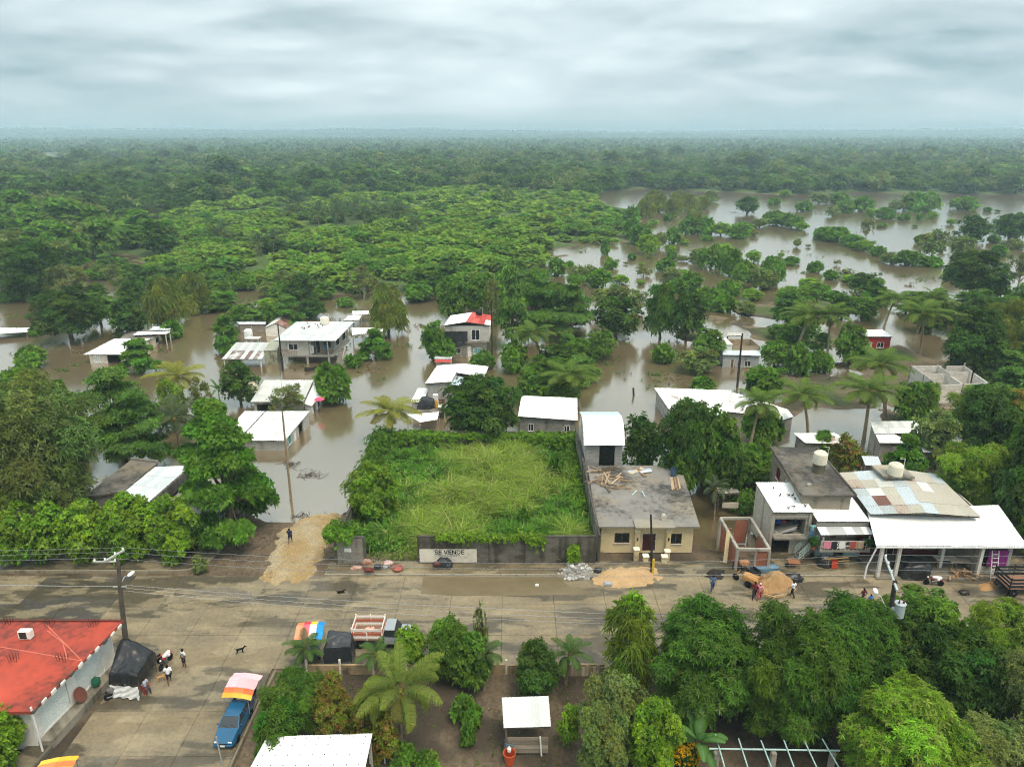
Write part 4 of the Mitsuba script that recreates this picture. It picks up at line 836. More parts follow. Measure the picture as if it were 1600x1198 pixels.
plank_pile('lumber_pile', 'untidy heap of old boards at the far left of the flat roof', q)
plank_pile('lumber_pile', 'short neat stack of boards at the right edge of the flat roof', [(1048 + i * 2.4, 746, 1051 + i * 2.6, 766, 0) for i in range(6)] + [(1050 + i * 3, 747, 1053 + i * 3, 765, 1) for i in range(4)], cols=('b59f84', 'a08a70', '8d7a63'))
k = thing('sheet_scrap', 'bent metal sheets and planks at the back of the flat roof', 'scrap')
for i, (x0, y0, x1, y1, w, c) in enumerate(((982, 738, 1018, 734, 0.7, 'a9bccb'), (985, 741, 1004, 732, 0.5, 'c4b69c'), (996, 733, 1008, 746, 0.35, '8a6d52'), (1000, 740, 1017, 738, 0.4, 'd4dadd'))):
    a, b = G(x0, y0, zr), G(x1, y1, zr); a[2] = zr + 0.04 + 0.05 * i; b[2] = zr + 0.06 + 0.05 * i; x, y, z = frame(b - a); mesh(k, 'sheet', cbox((a + b) / 2, [w, 0.03, np.linalg.norm(b - a)], [x, y, z]), c, 'm_roof', wear=0.3)
for i, (x0, y0, x1, y1) in enumerate(((988, 773, 995, 766), (1003, 767, 1008, 776))):
    a, b = G(x0, y0, zr + 0.06), G(x1, y1, zr + 0.06); k = thing('plastic_pipe', ['pale blue pipe offcut lying on the roof, pointing up to the right', 'pale blue pipe offcut lying on the roof, pointing down to the right'][i], 'pipe', 'pipe offcuts'); mesh(k, None, tube([a, b], 0.055, 8), 'a9c9cf')
p = G(1052, 744, zr); k = thing('drum', 'dark blue drum at the back corner of the flat roof', 'drum'); mesh(k, 'body', lathe(p, [(0.29, 0), (0.31, 0.03), (0.30, 0.3), (0.32, 0.33), (0.30, 0.36), (0.30, 0.62), (0.32, 0.65), (0.30, 0.68), (0.31, 0.9), (0.28, 0.92)], 18), '2f4a63', 'm_gloss'); mesh(k, 'rim', lathe([p[0], p[1], p[2] + 0.92], [(0.27, 0), (0.30, 0.0), (0.30, 0.04), (0.2, 0.03)], 18), '24384c', 'm_gloss')

# -- barrel roofed shed behind it
Yf = Q[2][1] + 1.2; zE = ZT(Yf - 0.3, 695.6); k = thing('shed', 'grey shed with a curved white metal roof behind the cream house', 'shed')
xa, xb = XP(913, Yf, 1), XP(970.5, Yf, 1); Yk = Yf + 5.5
ox0, ox1 = (XP(935, Yf, 1) - xa) / (xb - xa), (XP(959, Yf, 1) - xa) / (xb - xa)
walls(k, [(xa, Yf), (xb, Yf), (xb, Yk), (xa, Yk)], -0.9, [zE - 0.05] * 4, '9a9a96', 'm_block', 0.3, {0: [('gap', ox0, ox1, 0.5, zE + 0.75, None)]})
prof = [(Yf - 0.35, zE), (Yf + 0.55, zE + 1.15), (Yf + 1.7, zE + 1.9), (Yf + 3.1, zE + 2.1)]; zk4 = zE + 1.5
prof = [(y_, z_) for y_, z_ in prof] + [(Yk + 0.2, zk4)]
for i in range(4):
    (ya, za), (yb_, zb_) = prof[i], prof[i + 1]
    sheet_roof(k, [[xa - 0.2, ya, za], [xb + 0.2, ya, za], [xb + 0.2, yb_, zb_], [xa - 0.2, yb_, zb_]], 5, 1, (WHITE,) if i < 3 else ('b5cdd0',), (0.02,), 0.012, 6, lift=0.004)
for side in (xa, xb):
    yy = np.array([p_[0] for p_ in prof]).clip(Yf, Yk); zz = [p_[1] - 0.12 for p_ in prof]
    P_ = Polygon([(Yf, zE - 0.06), (Yk, zE - 0.06)] + list(zip(yy[::-1], zz[::-1])))
    m = trimesh.creation.extrude_polygon(P_.buffer(0), 0.12, engine='earcut'); v = np.array(m.vertices); mesh(k, 'gable', (np.column_stack([v[:, 2] + side - (0.0 if side == xa else 0.12), v[:, 0], v[:, 1]]), np.array(m.faces)), 'a5a5a0', 'm_block', wear=0.3)
mesh(k, 'floor', box(xa + .2, xb - .2, Yf + .2, Yk - .2, -0.6, -0.45), '6b6862', 'm_matte')
p = np.array([xa + 1.5, Yf + 0.5, -0.45]); b = thing('bucket', 'white bucket in the doorway of the curved roof shed', 'bucket'); mesh(b, 'body', lathe(p, [(0.13, 0), (0.17, 0.36), (0.15, 0.36), (0.12, 0.05)], 12), 'e3e3e0'); mesh(b, 'handle', tube([p + [0.17 * math.cos(a), 0.05, 0.36 + 0.1 * math.sin(a)] for a in np.linspace(0, 3.14, 7)], 0.008, 4), '777777')

# -- grey outbuilding with a white roof behind the lot
Y0 = 83.0; Q = [V3(809, Y0 - .4, ZT(Y0 - .4, 650.6)), V3(902.5, Y0 - .4, ZT(Y0 - .4, 657)), None, None]; zk = Q[0][2] + 0.25; yk = G(860, 618, zk)[1]; Q[2], Q[3] = V3(902, yk, zk - 0.35), V3(815, yk, zk)
house('house', 'grey block outbuilding with a bright white roof and two small windows behind the lot', Q, -0.7, '8e8c84', 'm_block', 0.55, (0.25, 0.3, 0.4, 0.2), {0: [('win', 0.145, 0.25, 1.65, 2.65, dict(frame_col='efefec')), ('win', 0.80, 0.905, 1.45, 2.45, dict(frame_col='efefec'))]}, nu=9, nv=1, amp=0.015)

# -- two storey house, white and red roof
Yw = G(720, 557, WZ)[1]; zE = ZT(Yw - .3, 508.5); zR = ZT(Yw - .3, 505.5) + 0.25; k = thing('house', 'two storey grey house with a half white, half red metal roof', 'house')
xl, xr, xm = XP(694, Yw, 4), XP(766.5, Yw, 4), XP(728, Yw, 4); Yk = G(730, 488, zR)[1]
sheet_roof(k, [[xm, Yw - .3, zR], [xl, Yw - .3, zE], [XP(704, Yk, zE), Yk, zE], [XP(738, Yk, zR), Yk, zR]][1:2] + [[xm, Yw - .3, zR], [XP(738, Yk, zR), Yk, zR], [XP(704, Yk, zE), Yk, zE]], 4, 2, (WHITE,), (0.05,), 0.02)
sheet_roof(k, [[xm, Yw - .3, zR + .01], [xr, Yw - .3, zE], [XP(770, Yk, zE), Yk, zE], [XP(738, Yk, zR), Yk, zR + .01]], 4, 2, ('b9483f', 'c4564b', 'ad3f38'), (0.05,), 0.02, colfun=lambda i, j: ('e3d9d4', 0.1) if (i, j) == (3, 0) else (('b9483f', 'c4564b', 'ad3f38')[(i + j) % 3], 0.08))
xl, xr = XP(696, Yw, 2), XP(764, Yw, 2); zF = ZT(Yw, 532.5)
dz = zF - WZ
walls(k, [(xl, Yw), (xr, Yw), (xr + .3, Yk - .3), (xl + .4, Yk - .3)], zF, [zE - .15] * 4, 'bcbab2', 'm_wall', 0.35, {0: [('win', 0.60, 0.79, 0.15, 2.0, dict(frame_col='eeeeea', sill=False))]}, names='upper_wall')
walls(k, [(xl, Yw), (xr - .8, Yw), (xr - .5, Yk - .3), (xl + .4, Yk - .3)], WZ - 0.6, [zF - .22] * 4, 'a39e93', 'm_block', 0.5, {0: [('win', 0.20, 0.385, 1.15, 2.1, dict(frame_col='eeeeea')), ('door', 0.56, 0.66, 0.5, 2.5, dict(col='e4e4e0', handle=False)), ('win', 0.71, 0.93, 1.1, 2.15, dict(frame_col='e8eeee', pane_col='7fb0b4'))]}, names='lower_wall')
mesh(k, 'balcony', cbox([(xl + xr) / 2, (Yw - 0.5 + Yk) / 2, zF - 0.11], [xr - xl + 0.1, Yk - Yw + 0.9, 0.2]), '77746c', 'm_wall', wear=0.6)
for i in range(7): mesh(k, 'stair_tread', cbox([xr + 0.1, Yw + 0.4 + 0.25 * i * 0.0 + 0.05, WZ + 0.25 + i * dz / 8], [0.9, 0.28 + 0.25 * (7 - i) * 0.15, 0.08]), '6d6a62', 'm_wall')
posts(k, [(xr + 0.5, Yw - 0.2), (xr + 0.5, Yw + 3)], WZ - .5, [zE - .2] * 2, 0.16, '8d897f')
def drape(name, label, A, B, z0, z1, sag, col, cat_='tarp', out=0.12, seed=1, mat='m_matte', n=18, m=12, lower=0.0):
    """A cloth hung along the line A-B between heights z0 and z1, in folds."""
    A, B = np.asarray(A, float)[:2], np.asarray(B, float)[:2]; d = (B - A) / np.linalg.norm(B - A); nn = np.array([d[1], -d[0]]); u, v = np.meshgrid(np.linspace(0, 1, n), np.linspace(0, 1, m))
    z = z1 + (z0 - z1) * v - sag * np.sin(np.pi * u) * v ** 1.2 * 1.0 - 0.06 * np.abs(np.sin(u * 9)) * (1 - v)
    w = out * (0.4 + np.sin(u * 21 + seed + 3 * v) * 0.5 * (0.3 + v) + np.sin((v * 5 + u * u * 4) * 3.1) * 0.35)
    X = A[0] + (B - A)[0] * u + nn[0] * w; Y = A[1] + (B - A)[1] * u + nn[1] * w
    key = thing(name, label, cat_); a = gridmesh(X, Y, z); b = gridmesh(X - nn[0] * .015, Y - nn[1] * .015, z); mesh(key, None, (np.vstack([a[0], b[0]]), np.vstack([a[1], b[1][:, ::-1] + len(a[0])])), col, mat, smooth=True, wear=0.05); return key
drape('tarp', 'black sheet hung across the balcony of the two storey house', (XP(695, Yw, 3), Yw - 0.65), (XP(731, Yw, 3), Yw - 0.65), zF - 0.35, zE - 0.9, 0.55, '2c2e31')
p = np.array([XP(749, Yk, 4), Yk - 1.0, zE + 0.1]); water_tank('black water tank behind the red half of the roof', p, 0.55, 1.1, '26282a', group=None)
# -- small hut in front of it
Q = rq(678.5, 706, 561, 570, 681, 708, 550.5, 0.25, WZ, 0.35)
k, C = house('hut', 'tiny hut with a pale roof edged in red standing in the flood', Q, WZ - .6, 'b9b3a6', 'm_wall', 0.4, (0.2, 0.2, 0.35, 0.1), nu=4, nv=1, cols=('c9d2d2', 'bcc6c8'), cat_='hut'); mesh(k, 'awning', hull([Q[0] + [0.1, -.05, -.02], Q[1] + [-.1, -.05, -.02], Q[1] + [-.1, -.6, -.35], Q[0] + [0.1, -.6, -.35], Q[0] + [0.1, -.05, -.06], Q[1] + [-.1, -.05, -.06]]), 'b8453d', 'm_roof')

# -- grey gabled house by the junk
Yw = G(690, 640, WZ)[1]; zE = ZT(Yw - .3, 599.3); zR = zE + 0.9; k = thing('house', 'grey block house with a stepped white roof beside the round tree', 'house')
Yk = G(700, 569, zE + .5)[1]; P0, P1 = V3(663.7, Yw - .3, zE), V3(705, Yw - .3, ZT(Yw - .3, 596.5)); P2, P3 = V3(720.5, Yk, P1[2] + .3), V3(683, Yk, zE + .3)
sheet_roof(k, [P0, P1, P2, P3], 5, 2, ('e4e6e2', WHITE), (0.08,), 0.02)
ya = G(730, 584, P1[2] - .1)[1]; sheet_roof(k, [V3(709, ya, P1[2] + .12), V3(757, ya, ZT(ya, 589)), V3(763.5, Yk, ZT(Yk, 572.5)), V3(721, Yk, P2[2] + .05)], 5, 1, (WHITE,), (0.05,), 0.02)
sheet_roof(k, [V3(705.5, Yw - .2, ZT(Yw - .2, 601)), V3(730, Yw - .2, ZT(Yw - .2, 604)), V3(754, ya + .5, ZT(ya + .5, 591)), V3(711, ya + .5, ZT(ya + .5, 584) - .25)], 4, 1, ('c3d2d8', 'b4c6ce'), (0.2,), 0.02)
C = inset([P0, P1, P2, P3], .25, .05, .3, .2); walls(k, C, WZ - .8, [c[2] - .14 for c in C], 'a9a8a3', 'm_block', 0.3)
xr = XP(752, ya, 2); walls(k, [(C[1][0] + .05, Yw + .1), (XP(730, Yw, 2), Yw + .1), (XP(757, Yk, 2), Yk - .3), (C[2][0] + .1, Yk - .3)], WZ - .8, [C[1][2] - .9, C[1][2] - 1.1, C[1][2] - .6, C[1][2] - .35], '9b9993', 'm_block', 0.35)
# its terrace full of junk
zt_ = WZ + 1.1; Yt = G(690, 643, zt_)[1]; xa, xb = XP(652, Yt, zt_), XP(697, Yt, zt_)
k2 = thing('terrace', 'concrete terrace cluttered with household goods before the grey house', 'terrace'); mesh(k2, 'deck', box(xa, xb, Yt, Yw - .05, zt_ - .18, zt_), '7b776f', 'm_wall', wear=0.5); posts(k2, [(xa + .2, Yt + .15), (xb - .2, Yt + .15)], WZ - .6, [zt_ - .19] * 2, 0.2)
rng = np.random.default_rng(8)
for nm, lb, cl, s, px, py in (('cabinet', 'tall white cabinet on the cluttered terrace', 'e8e8e6', (.7, .5, 1.7), 681, 634), ('barrel', 'yellow plastic barrel on the cluttered terrace', 'c99a2e', (.45, .45, 1.0), 682, 637), ('table', 'pale low table at the edge of the cluttered terrace', 'cfd0cc', (1.3, .7, .5), 692, 640), ('crate', 'brown crate piled on the cluttered terrace', '7a4a30', (.8, .6, .7), 690, 629), ('crate', 'dark crate next to the terrace wall', '3a3936', (.9, .7, .8), 697, 625)):
    p = G(px, py, zt_); o = thing(nm, lb, nm)
    if nm == 'barrel': mesh(o, 'body', lathe(p, [(.2, 0), (.23, .1), (.23, .85), (.2, 1.0)], 14), cl); mesh(o, 'lid', lathe(p + [0, 0, 1.0], [(.19, 0), (.19, .04), (.1, .06)], 14), 'a97f24')
    elif nm == 'table': mesh(o, 'top', cbox(p + [0, 0, .5], [s[0], s[1], .06], None, .01), cl); [mesh(o, 'leg', cbox(p + [a * .55, b * .28, .235], [.06, .06, .46]), '8d8d88') for a in (-1, 1) for b in (-1, 1)]
    elif nm == 'cabinet': mesh(o, 'body', cbox(p + [0, 0, s[2] / 2], s, None, .02), cl); mesh(o, 'door', cbox(p + [0, -s[1] / 2 - .012, s[2] / 2], [s[0] - .08, .02, s[2] - .1]), 'd9d9d6')
    else:
        mesh(o, 'bottom', cbox(p + [0, 0, .03], [s[0], s[1], .05]), cl); [mesh(o, 'slat', cbox(p + [0, -s[1] / 2, .12 + .2 * i], [s[0], .03, .14]), cl) for i in range(3)]; mesh(o, 'sides', cat([cbox(p + [sx * s[0] / 2, 0, s[2] / 2], [.03, s[1], s[2]]) for sx in (-1, 1)]), cl)
def tarp_heap(name, label, c, s, col, seed=0, cat_='tarp', mat='m_matte', skirt=0.0):
    """Something low under a cloth: a lumpy dome with creases."""
    m = trimesh.creation.icosphere(3, 1.0); v = np.array(m.vertices); v = v[:, :]; n = meshkit.fbm(v * 1.7 + seed, 4, seed) - 0.5; cr = np.abs(np.sin(np.arctan2(v[:, 1], v[:, 0]) * 5 + seed + 2 * v[:, 2]))
    r = 1 + 0.8 * n - 0.14 * cr * (1 - np.abs(v[:, 2])); v = np.sign(v) * np.abs(v) ** 0.75 * r[:, None] * np.array(s) / 2; v[:, 2] = np.maximum(v[:, 2], -0.1) ; v = v + np.asarray(c)
    k = thing(name, label, cat_); mesh(k, None, (v, np.array(m.faces)), col, mat, smooth=True, wear=0.05); return k
tarp_heap('tarp', 'dark tarpaulin bundled over goods left of the terrace', G(665, 640, zt_ - .2) + [0, .4, 0], (2.6, 2.2, 3.2), '3b3e42', 3)
Q = [V3(641, Yt + 1.5, WZ + 1.9), V3(662, Yt + 1.5, WZ + 1.9), V3(670, Yw + 2.5, WZ + 2.3), V3(653, Yw + 2.5, WZ + 2.3)]
house('lean_to', 'white roofed lean-to on the left of the grey house', Q, WZ - .6, 'a6a29a', 'm_wall', 0.4, (.15, .15, .2, .1), nu=3, nv=2, cat_='lean-to')
Yq = G(660, 672, WZ)[1]; Q = [V3(635, Yq + .9, WZ + 1.6), V3(656, Yq - .6, WZ + 1.35), V3(683.5, Yq + 1.2, WZ + 1.3), V3(686, Yq + 3.6, WZ + 1.7)]; Q = [V3(656, Yq - .3, WZ + 1.2), V3(683.5, Yq + .4, WZ + 1.3), V3(686, Yq + 2.2, WZ + 1.7), V3(636, Yq + 1.8, WZ + 1.5)]
k = thing('canopy', 'white sheet canopy on posts in the water behind the lot', 'canopy'); sheet_roof(k, Q, 5, 1, (WHITE,), (0.05,), 0.02); posts(k, [q_[:2] * .98 + np.mean([r_[:2] for r_ in Q], 0) * .02 for q_ in Q], WZ - .8, [q_[2] - .12 for q_ in Q], .1)

# -- house on stilts
Yw = G(480, 569, WZ)[1]; zF = ZT(Yw, 555.5); zE = ZT(Yw - .7, 532.5); k = thing('house', 'grey house raised on concrete stilts over the flood, birds on its roof', 'house')
zk = zE + .45; Yk = G(508, 502.8, zk)[1]; Q = [V3(426.5, Yw - .7, zE), V3(524.5, Yw - .7, zE), V3(554, Yk, zk), V3(463, Yk, zk)]
sheet_roof(k, Q, 12, 3, ('c6cbca', 'bcc2c2', 'd0d4d2'), (0.06, 0.12), 0.025, 5); STILT = Q
xl, xr = XP(439, Yw, 1), XP(521, Yw, 1); xl2, xr2 = XP(467, Yk - 1, 1), XP(546, Yk - 1, 1)
mesh(k, 'floor_slab', hull([[a, b, zF - t] for t in (0, .22) for a, b in ((xl, Yw), (xr, Yw), (xr2, Yk - .6), (xl2, Yk - .6))]), '8d8b84', 'm_wall', wear=0.4)
walls(k, [(xl + .1, Yw + .06), (XP(483, Yw, 1), Yw + .06), (XP(483, Yw, 1) + 1.2, Yk - .8), (xl2 + .2, Yk - .8)], zF + .01, [zE - .1, zE - .1, zk - .1, zk - .1], 'a8a79f', 'm_wall', 0.3, {0: [('win', 0.28, 0.62, 0.95, 2.05, dict(frame_col='f0f0ee'))]}, skip=())
walls(k, [(XP(483, Yw, 1) + .4, Yw + 1.9), (xr - .3, Yw + 1.9), (xr2 - .2, Yk - .8), (XP(483, Yw, 1) + 1.5, Yk - .8)], zF + .01, [zE + .02, zE + .02, zk - .1, zk - .1], '9a988f', 'm_wall', 0.35, {0: [('door', .1, .32, 0, 2.05, dict(col='33363a')), ('win', .5, .85, .9, 1.9, dict(frame_col='444444'))], 1: [('win', .15, .35, .8, 1.9, dict(frame_col='333333')), ('win', .6, .8, .8, 1.9, dict(frame_col='333333'))]}, skip=(3,))
posts(k, [(XP(448, Yw, 0), Yw + .2), (XP(480.5, Yw, 0), Yw + .2), (XP(514, Yw, 0), Yw + .2)] + [(XP(462 + 30 * i, Yw + 6, 0), Yw + 6) for i in range(3)] + [(XP(530, Yw + 7, 0), Yw + 7), (XP(534, Yk - 1.2, 0), Yk - 1.4), (XP(470, Yk - 1.2, 0), Yk - 1.4)], WZ - 1, zF - .23, .3, '97948b', 'stilt')
posts(k, [(XP(485, Yw, 2), Yw + .15), (XP(512, Yw, 2), Yw + .15)], zF + .005, zE - .05, .16, 'b9b7ae')
for a, b, n in ((XP(440, Yw, 1), XP(464, Yw, 1), 9), (XP(497, Yw, 1), XP(520, Yw, 1), 9)): mesh(k, 'railing', cat([bar([a, Yw - .03, zF + .95], [b, Yw - .03, zF + .95], .06)] + [bar([a + (b - a) * i / n, Yw - .03, zF + .01], [a + (b - a) * i / n, Yw - .03, zF + .93], .035) for i in range(n + 1)]), '8a5e44', 'm_matte')
st = mesh(k, 'staircase', cat([cbox([xr + .75, Yw + .5 + .3 * i, WZ + .1 + (zF - WZ - .1) * i / 8], [1.0, .32, .16]) for i in range(9)]), '908d85', 'm_wall', wear=.4); mesh(st, 'side_wall', hull([[xr + 1.32, Yw + .3, WZ - .6], [xr + 1.32, Yw + 3.0, WZ - .6], [xr + 1.32, Yw + .3, WZ + 1.0], [xr + 1.32, Yw + 3.0, zF + .9], [xr + 1.46, Yw + .3, WZ - .6], [xr + 1.46, Yw + 3.0, WZ - .6], [xr + 1.46, Yw + .3, WZ + 1.0], [xr + 1.46, Yw + 3.0, zF + .9]]), 'a4a198', 'm_wall', wear=.4)
water_tank('cream water tank on the roof of the stilt house', V3(507.5, Yk - 1.5, zk + .05), .75, 1.3, 'e2dccb')
for i, (px, py, c, lb) in enumerate(((487, 546, 'd9dde0', 'white washing hanging on the stilt house balcony'), (510, 543, '4a6a72', 'dark teal washing hanging on the stilt house balcony'))):
    p = V3(px, Yw + .5, zF + 1.0); drape('laundry', lb, (p[0] - .35, Yw + .5), (p[0] + .35, Yw + .5), zF + .25, zF + 1.7, .05, c, 'laundry', .05, i, n=8, m=7)
p0, p1 = G(476.5, 580.5, WZ), G(521, 571, WZ); d = (p1 - p0) / np.linalg.norm(p1 - p0); s = np.linspace(0, 1, 15); sd = np.array([-d[1], d[0], 0]); cc = []
for t in s:
    w = .42 * math.sin(math.pi * (0.04 + .92 * t)) ** .5; zz = .35 + .28 * abs(2 * t - 1) ** 2.5; c = p0 + (p1 - p0) * t; cc += [c + sd * w + [0, 0, zz], c + sd * w * .65 + [0, 0, -.1], c - sd * w * .65 + [0, 0, -.1], c - sd * w + [0, 0, zz], c - sd * w * .85 + [0, 0, zz - .02], c - sd * w * .5 + [0, 0, .06], c + sd * w * .5 + [0, 0, .06], c + sd * w * .85 + [0, 0, zz - .02]]
f = [[i * 8 + j, i * 8 + (j + 1) % 8, (i + 1) * 8 + (j + 1) % 8, (i + 1) * 8 + j] for i in range(14) for j in range(8)] + [[0, 1, 2, 3], [112, 113, 114, 115]]
k = thing('canoe', 'long dark dugout canoe moored below the stilt house', 'canoe'); mesh(k, 'hull', (np.array(cc), np.array(f)), '2e2a27', 'm_matte', wear=.2)
for t in (.25, .5, .75): c = p0 + (p1 - p0) * t; mesh(k, 'thwart', cbox(c + [0, 0, .30], [.16, .66, .04], [d, sd, [0, 0, 1]]), '4a4038')

# -- rusty open shed, and the two small buildings behind
Q = rq(346, 409, 561.3, 574, 368.5, 426, 535, .55, WZ, .35); k = thing('shed', 'open shed with a rust streaked metal roof in the flood', 'shed')
sheet_roof(k, Q, 9, 2, ('c3c7c4', 'b5bab8'), (.12,), .025, 5, colfun=lambda i, j: (('c3c7c4', 'b5bab8')[i % 2], .95 if j == 0 and i in (1, 2, 3, 5, 7) else .2))
C = inset(Q, .3, .3, .35, .2); posts(k, [C[0][:2], (C[0][:2] + C[1][:2]) / 2, C[1][:2], C[2][:2], C[3][:2]], WZ - 1, [C[0][2] - .12] * 3 + [C[2][2] - .12] * 2, .16, 'cfcbc0')
Q2 = [V3(411, Q[0][1] + 2.2, WZ + 2.3), V3(433, Q[0][1] + 2.2, WZ + 2.3), V3(440, Q[2][1], WZ + 2.6), V3(424, Q[2][1], WZ + 2.6)]; house('hut', 'low grey green walled hut beside the rusty shed', Q2, WZ - .6, '9a9c86', 'm_wall', .5, (.1, .1, .1, .1), nu=3, nv=2, cols=('9ca08c',), cat_='hut')
Q = rq(374, 414, 507, 520, 369, 416, 503, .15, WZ, .3); house('house', 'small brown block house with a flat pale roof, left of the stilt house', Q, WZ - .6, '8b8175', 'm_block', .45, (.2, .2, .3, .2), nu=6, nv=1, cols=('c9cfcf',), amp=.015)
Yw = G(430, 525, WZ)[1]; zE = WZ + 1.7; k = thing('shed', 'little white gabled shed with a rusty roof slope', 'shed'); xl, xm, xr = XP(413, Yw, 1), XP(431, Yw, 1), XP(448, Yw, 1); Yk = Yw + 7
sheet_roof(k, [[xl, Yw - .2, zE - .1], [xm, Yw - .2, zE + .9], [xm, Yk, zE + .9], [xl, Yk, zE - .1]], 4, 1, ('d9dbd8',), (.1,), .02); sheet_roof(k, [[xm, Yw - .2, zE + .9], [xr, Yw - .2, zE - .1], [xr, Yk, zE - .1], [xm, Yk, zE + .9]], 4, 1, ('a5867c',), (.75,), .02)
walls(k, [(xl + .2, Yw), (xr - .2, Yw), (xr - .2, Yk - .2), (xl + .2, Yk - .2)], WZ - .6, [zE - .1] * 4, 'dcdad2', 'm_wall', .2)
mesh(k, 'gable', hull([[xl + .25, Yw + t, zE - .11] for t in (0, .12)] + [[xr - .25, Yw + t, zE - .11] for t in (0, .12)] + [[xm, Yw + t, zE + .75] for t in (0, .12)]), 'dcdad2', 'm_wall', wear=.2)
water_tank('white water tank standing between the small brown house and the rusty shed', G(389, 530, WZ) + [0, 0, .3], .75, 1.7, 'eceeee')
k = thing('table', 'pale slab table standing in the water by the white tank', 'table'); p = G(391, 534, WZ); mesh(k, 'top', cbox(p + [.6, 0, .75], [2.6, 1.4, .12]), 'c9cac6', 'm_wall'); [mesh(k, 'leg', cbox(p + [.6 + a, b, .15], [.15, .15, 1.1]), 'b0b0aa', 'm_wall') for a in (-1.1, 1.1) for b in (-.5, .5)]

# -- long white roofed houses along the side street
Yw = G(420, 704, WZ)[1]; zE = ZT(Yw - .3, 688.5); zk = zE + .5; Yk = G(430, 642.5, zk)[1]; Q = [V3(401.5, Yw - .3, zE), V3(445, Yw - .3, zE), V3(484, Yk, zk), V3(377.5, Yk, zk)]
Q[0] = V3(392, Yw - .3, zE); Q[1][0] = max(Q[1][0], Q[0][0] + 4); xr = XP(446, Yw, zE); Q = [[xr - 8.2, Yw - .3, zE], [xr, Yw - .3, zE], [XP(484, Yk, zk), Yk, zk], [XP(484, Yk, zk) - 8.6, Yk, zk]]
k, C = house('house', 'long low house with a pale metal roof, nearest the flooded street', Q, WZ - .8, '9fa09b', 'm_wall', .45, (.2, .15, .3, .1), {1: [('win', .12, .22, 1.1, 2.2, dict(frame_col='6aa39b')), ('door', .34, .42, .5, 2.5, dict(col='cfd1ce')), ('gap', .55, .75, .6, 2.5, None)]}, nu=8, nv=4, cols=('d8dcd8', 'e2e5e1', 'cdd2cf'), amp=.02)
mesh(k, 'ridge_strip', tube([np.array(Q[0]) + [2.6, 0, .09], np.array(Q[3]) + [2.8, 0, .09]], .06, 4), '4a4743')
Yw2 = G(435, 647, WZ)[1]; zE = ZT(Yw2 - .3, 628); zk = zE + .45; Yk = G(450, 594, zk)[1]; xr = XP(510, Yk, zk)
Q = [V3(391, Yw2 - .3, zE), V3(474, Yw2 - .3, zE), V3(490, Yk, zk), V3(413, Yk, zk)]
k, C = house('house', 'wide grey roofed house behind the young feathery tree', Q, WZ - .8, 'aaa9a2', 'm_wall', .4, (.3, .1, .5, .1), {0: [('gap', .05, .4, .6, 2.2, None), ('win', .6, .8, 1.2, 2.0, {})]}, nu=8, nv=3, cols=('c3c6c2', 'cdd0cc'), amp=.02)
Q = [V3(475, Yw2 - .5, zE - .25), V3(487, Yw2 - .5, zE - .55), V3(511.5, Yk - 2.5, zk - .6), V3(491, Yk - .2, zk - .15)]
k, C = house('lean_to', 'white lean-to roof along the water on the right of the grey roofed house', Q, WZ - .8, 'b6b8b3', 'm_wall', .35, (.05, .15, .3, .1), {1: [('gap', .1, .25, .8, 2.1, None), ('gap', .4, .6, .8, 2.1, None)]}, nu=4, nv=3, cols=(WHITE, 'dfe2df'), amp=.02, cat_='lean-to')
water_tank('cream water tank on a frame left of the grey roofed house', G(396, 611, 1.6), .7, 1.4, 'd9d2bd')
mesh(thing('parasol', 'pink parasol at the corner of the white lean-to', 'parasol'), None, lathe(V3(499, Yk - 7, zk - .4), [(.7, 0), (.5, .18), (.05, .3)], 12), 'd95a7c')
USED.add('water')

# -- small white roofs behind the stilt house
for i, (a, lb) in enumerate((([(536, 501), (561, 500), (565, 493), (544, 493)], 'small white roof in the flood, left of the willow'), ([(551, 492.5), (584, 491), (582, 485.5), (550, 486)], 'farthest low white roof in the flood behind the willow'), ([(550, 524), (598, 518), (600, 511.5), (549.5, 512)], 'white roof over open posts at the right end of the stilt house'))):
    z = WZ + (1.6, 1.7, 2.0)[i]; Q = [G(x, y, z + .1 * (j > 1)) for j, (x, y) in enumerate(a)]; k = thing('canopy', lb, 'canopy', None); sheet_roof(k, Q, 6, 1, (WHITE, 'e3e6e4'), (.06,), .02)
    posts(k, [(q * .95 + np.mean(Q, 0) * .05)[:2] for q in Q], WZ - 1, [q[2] - .13 for q in Q], .14, 'a5a196')
Q = [G(x, y, WZ + 1.0) for x, y in ((-24, 523.5), (43, 519), (46, 512), (-24, 512))]; k = thing('canopy', 'pale flat roof barely above the water, by the lone posts on the far bank of the flood', 'canopy'); labels[k]['label'] = 'pale flat roof barely above the water, leftmost in the photo'
sheet_roof(k, Q, 8, 1, ('c9d2d2', 'd9dede'), (.1,), .02); posts(k, [(q * .95 + np.mean(Q, 0) * .05)[:2] for q in Q], WZ - 1, [q[2] - .13 for q in Q], .14, '6d6459')
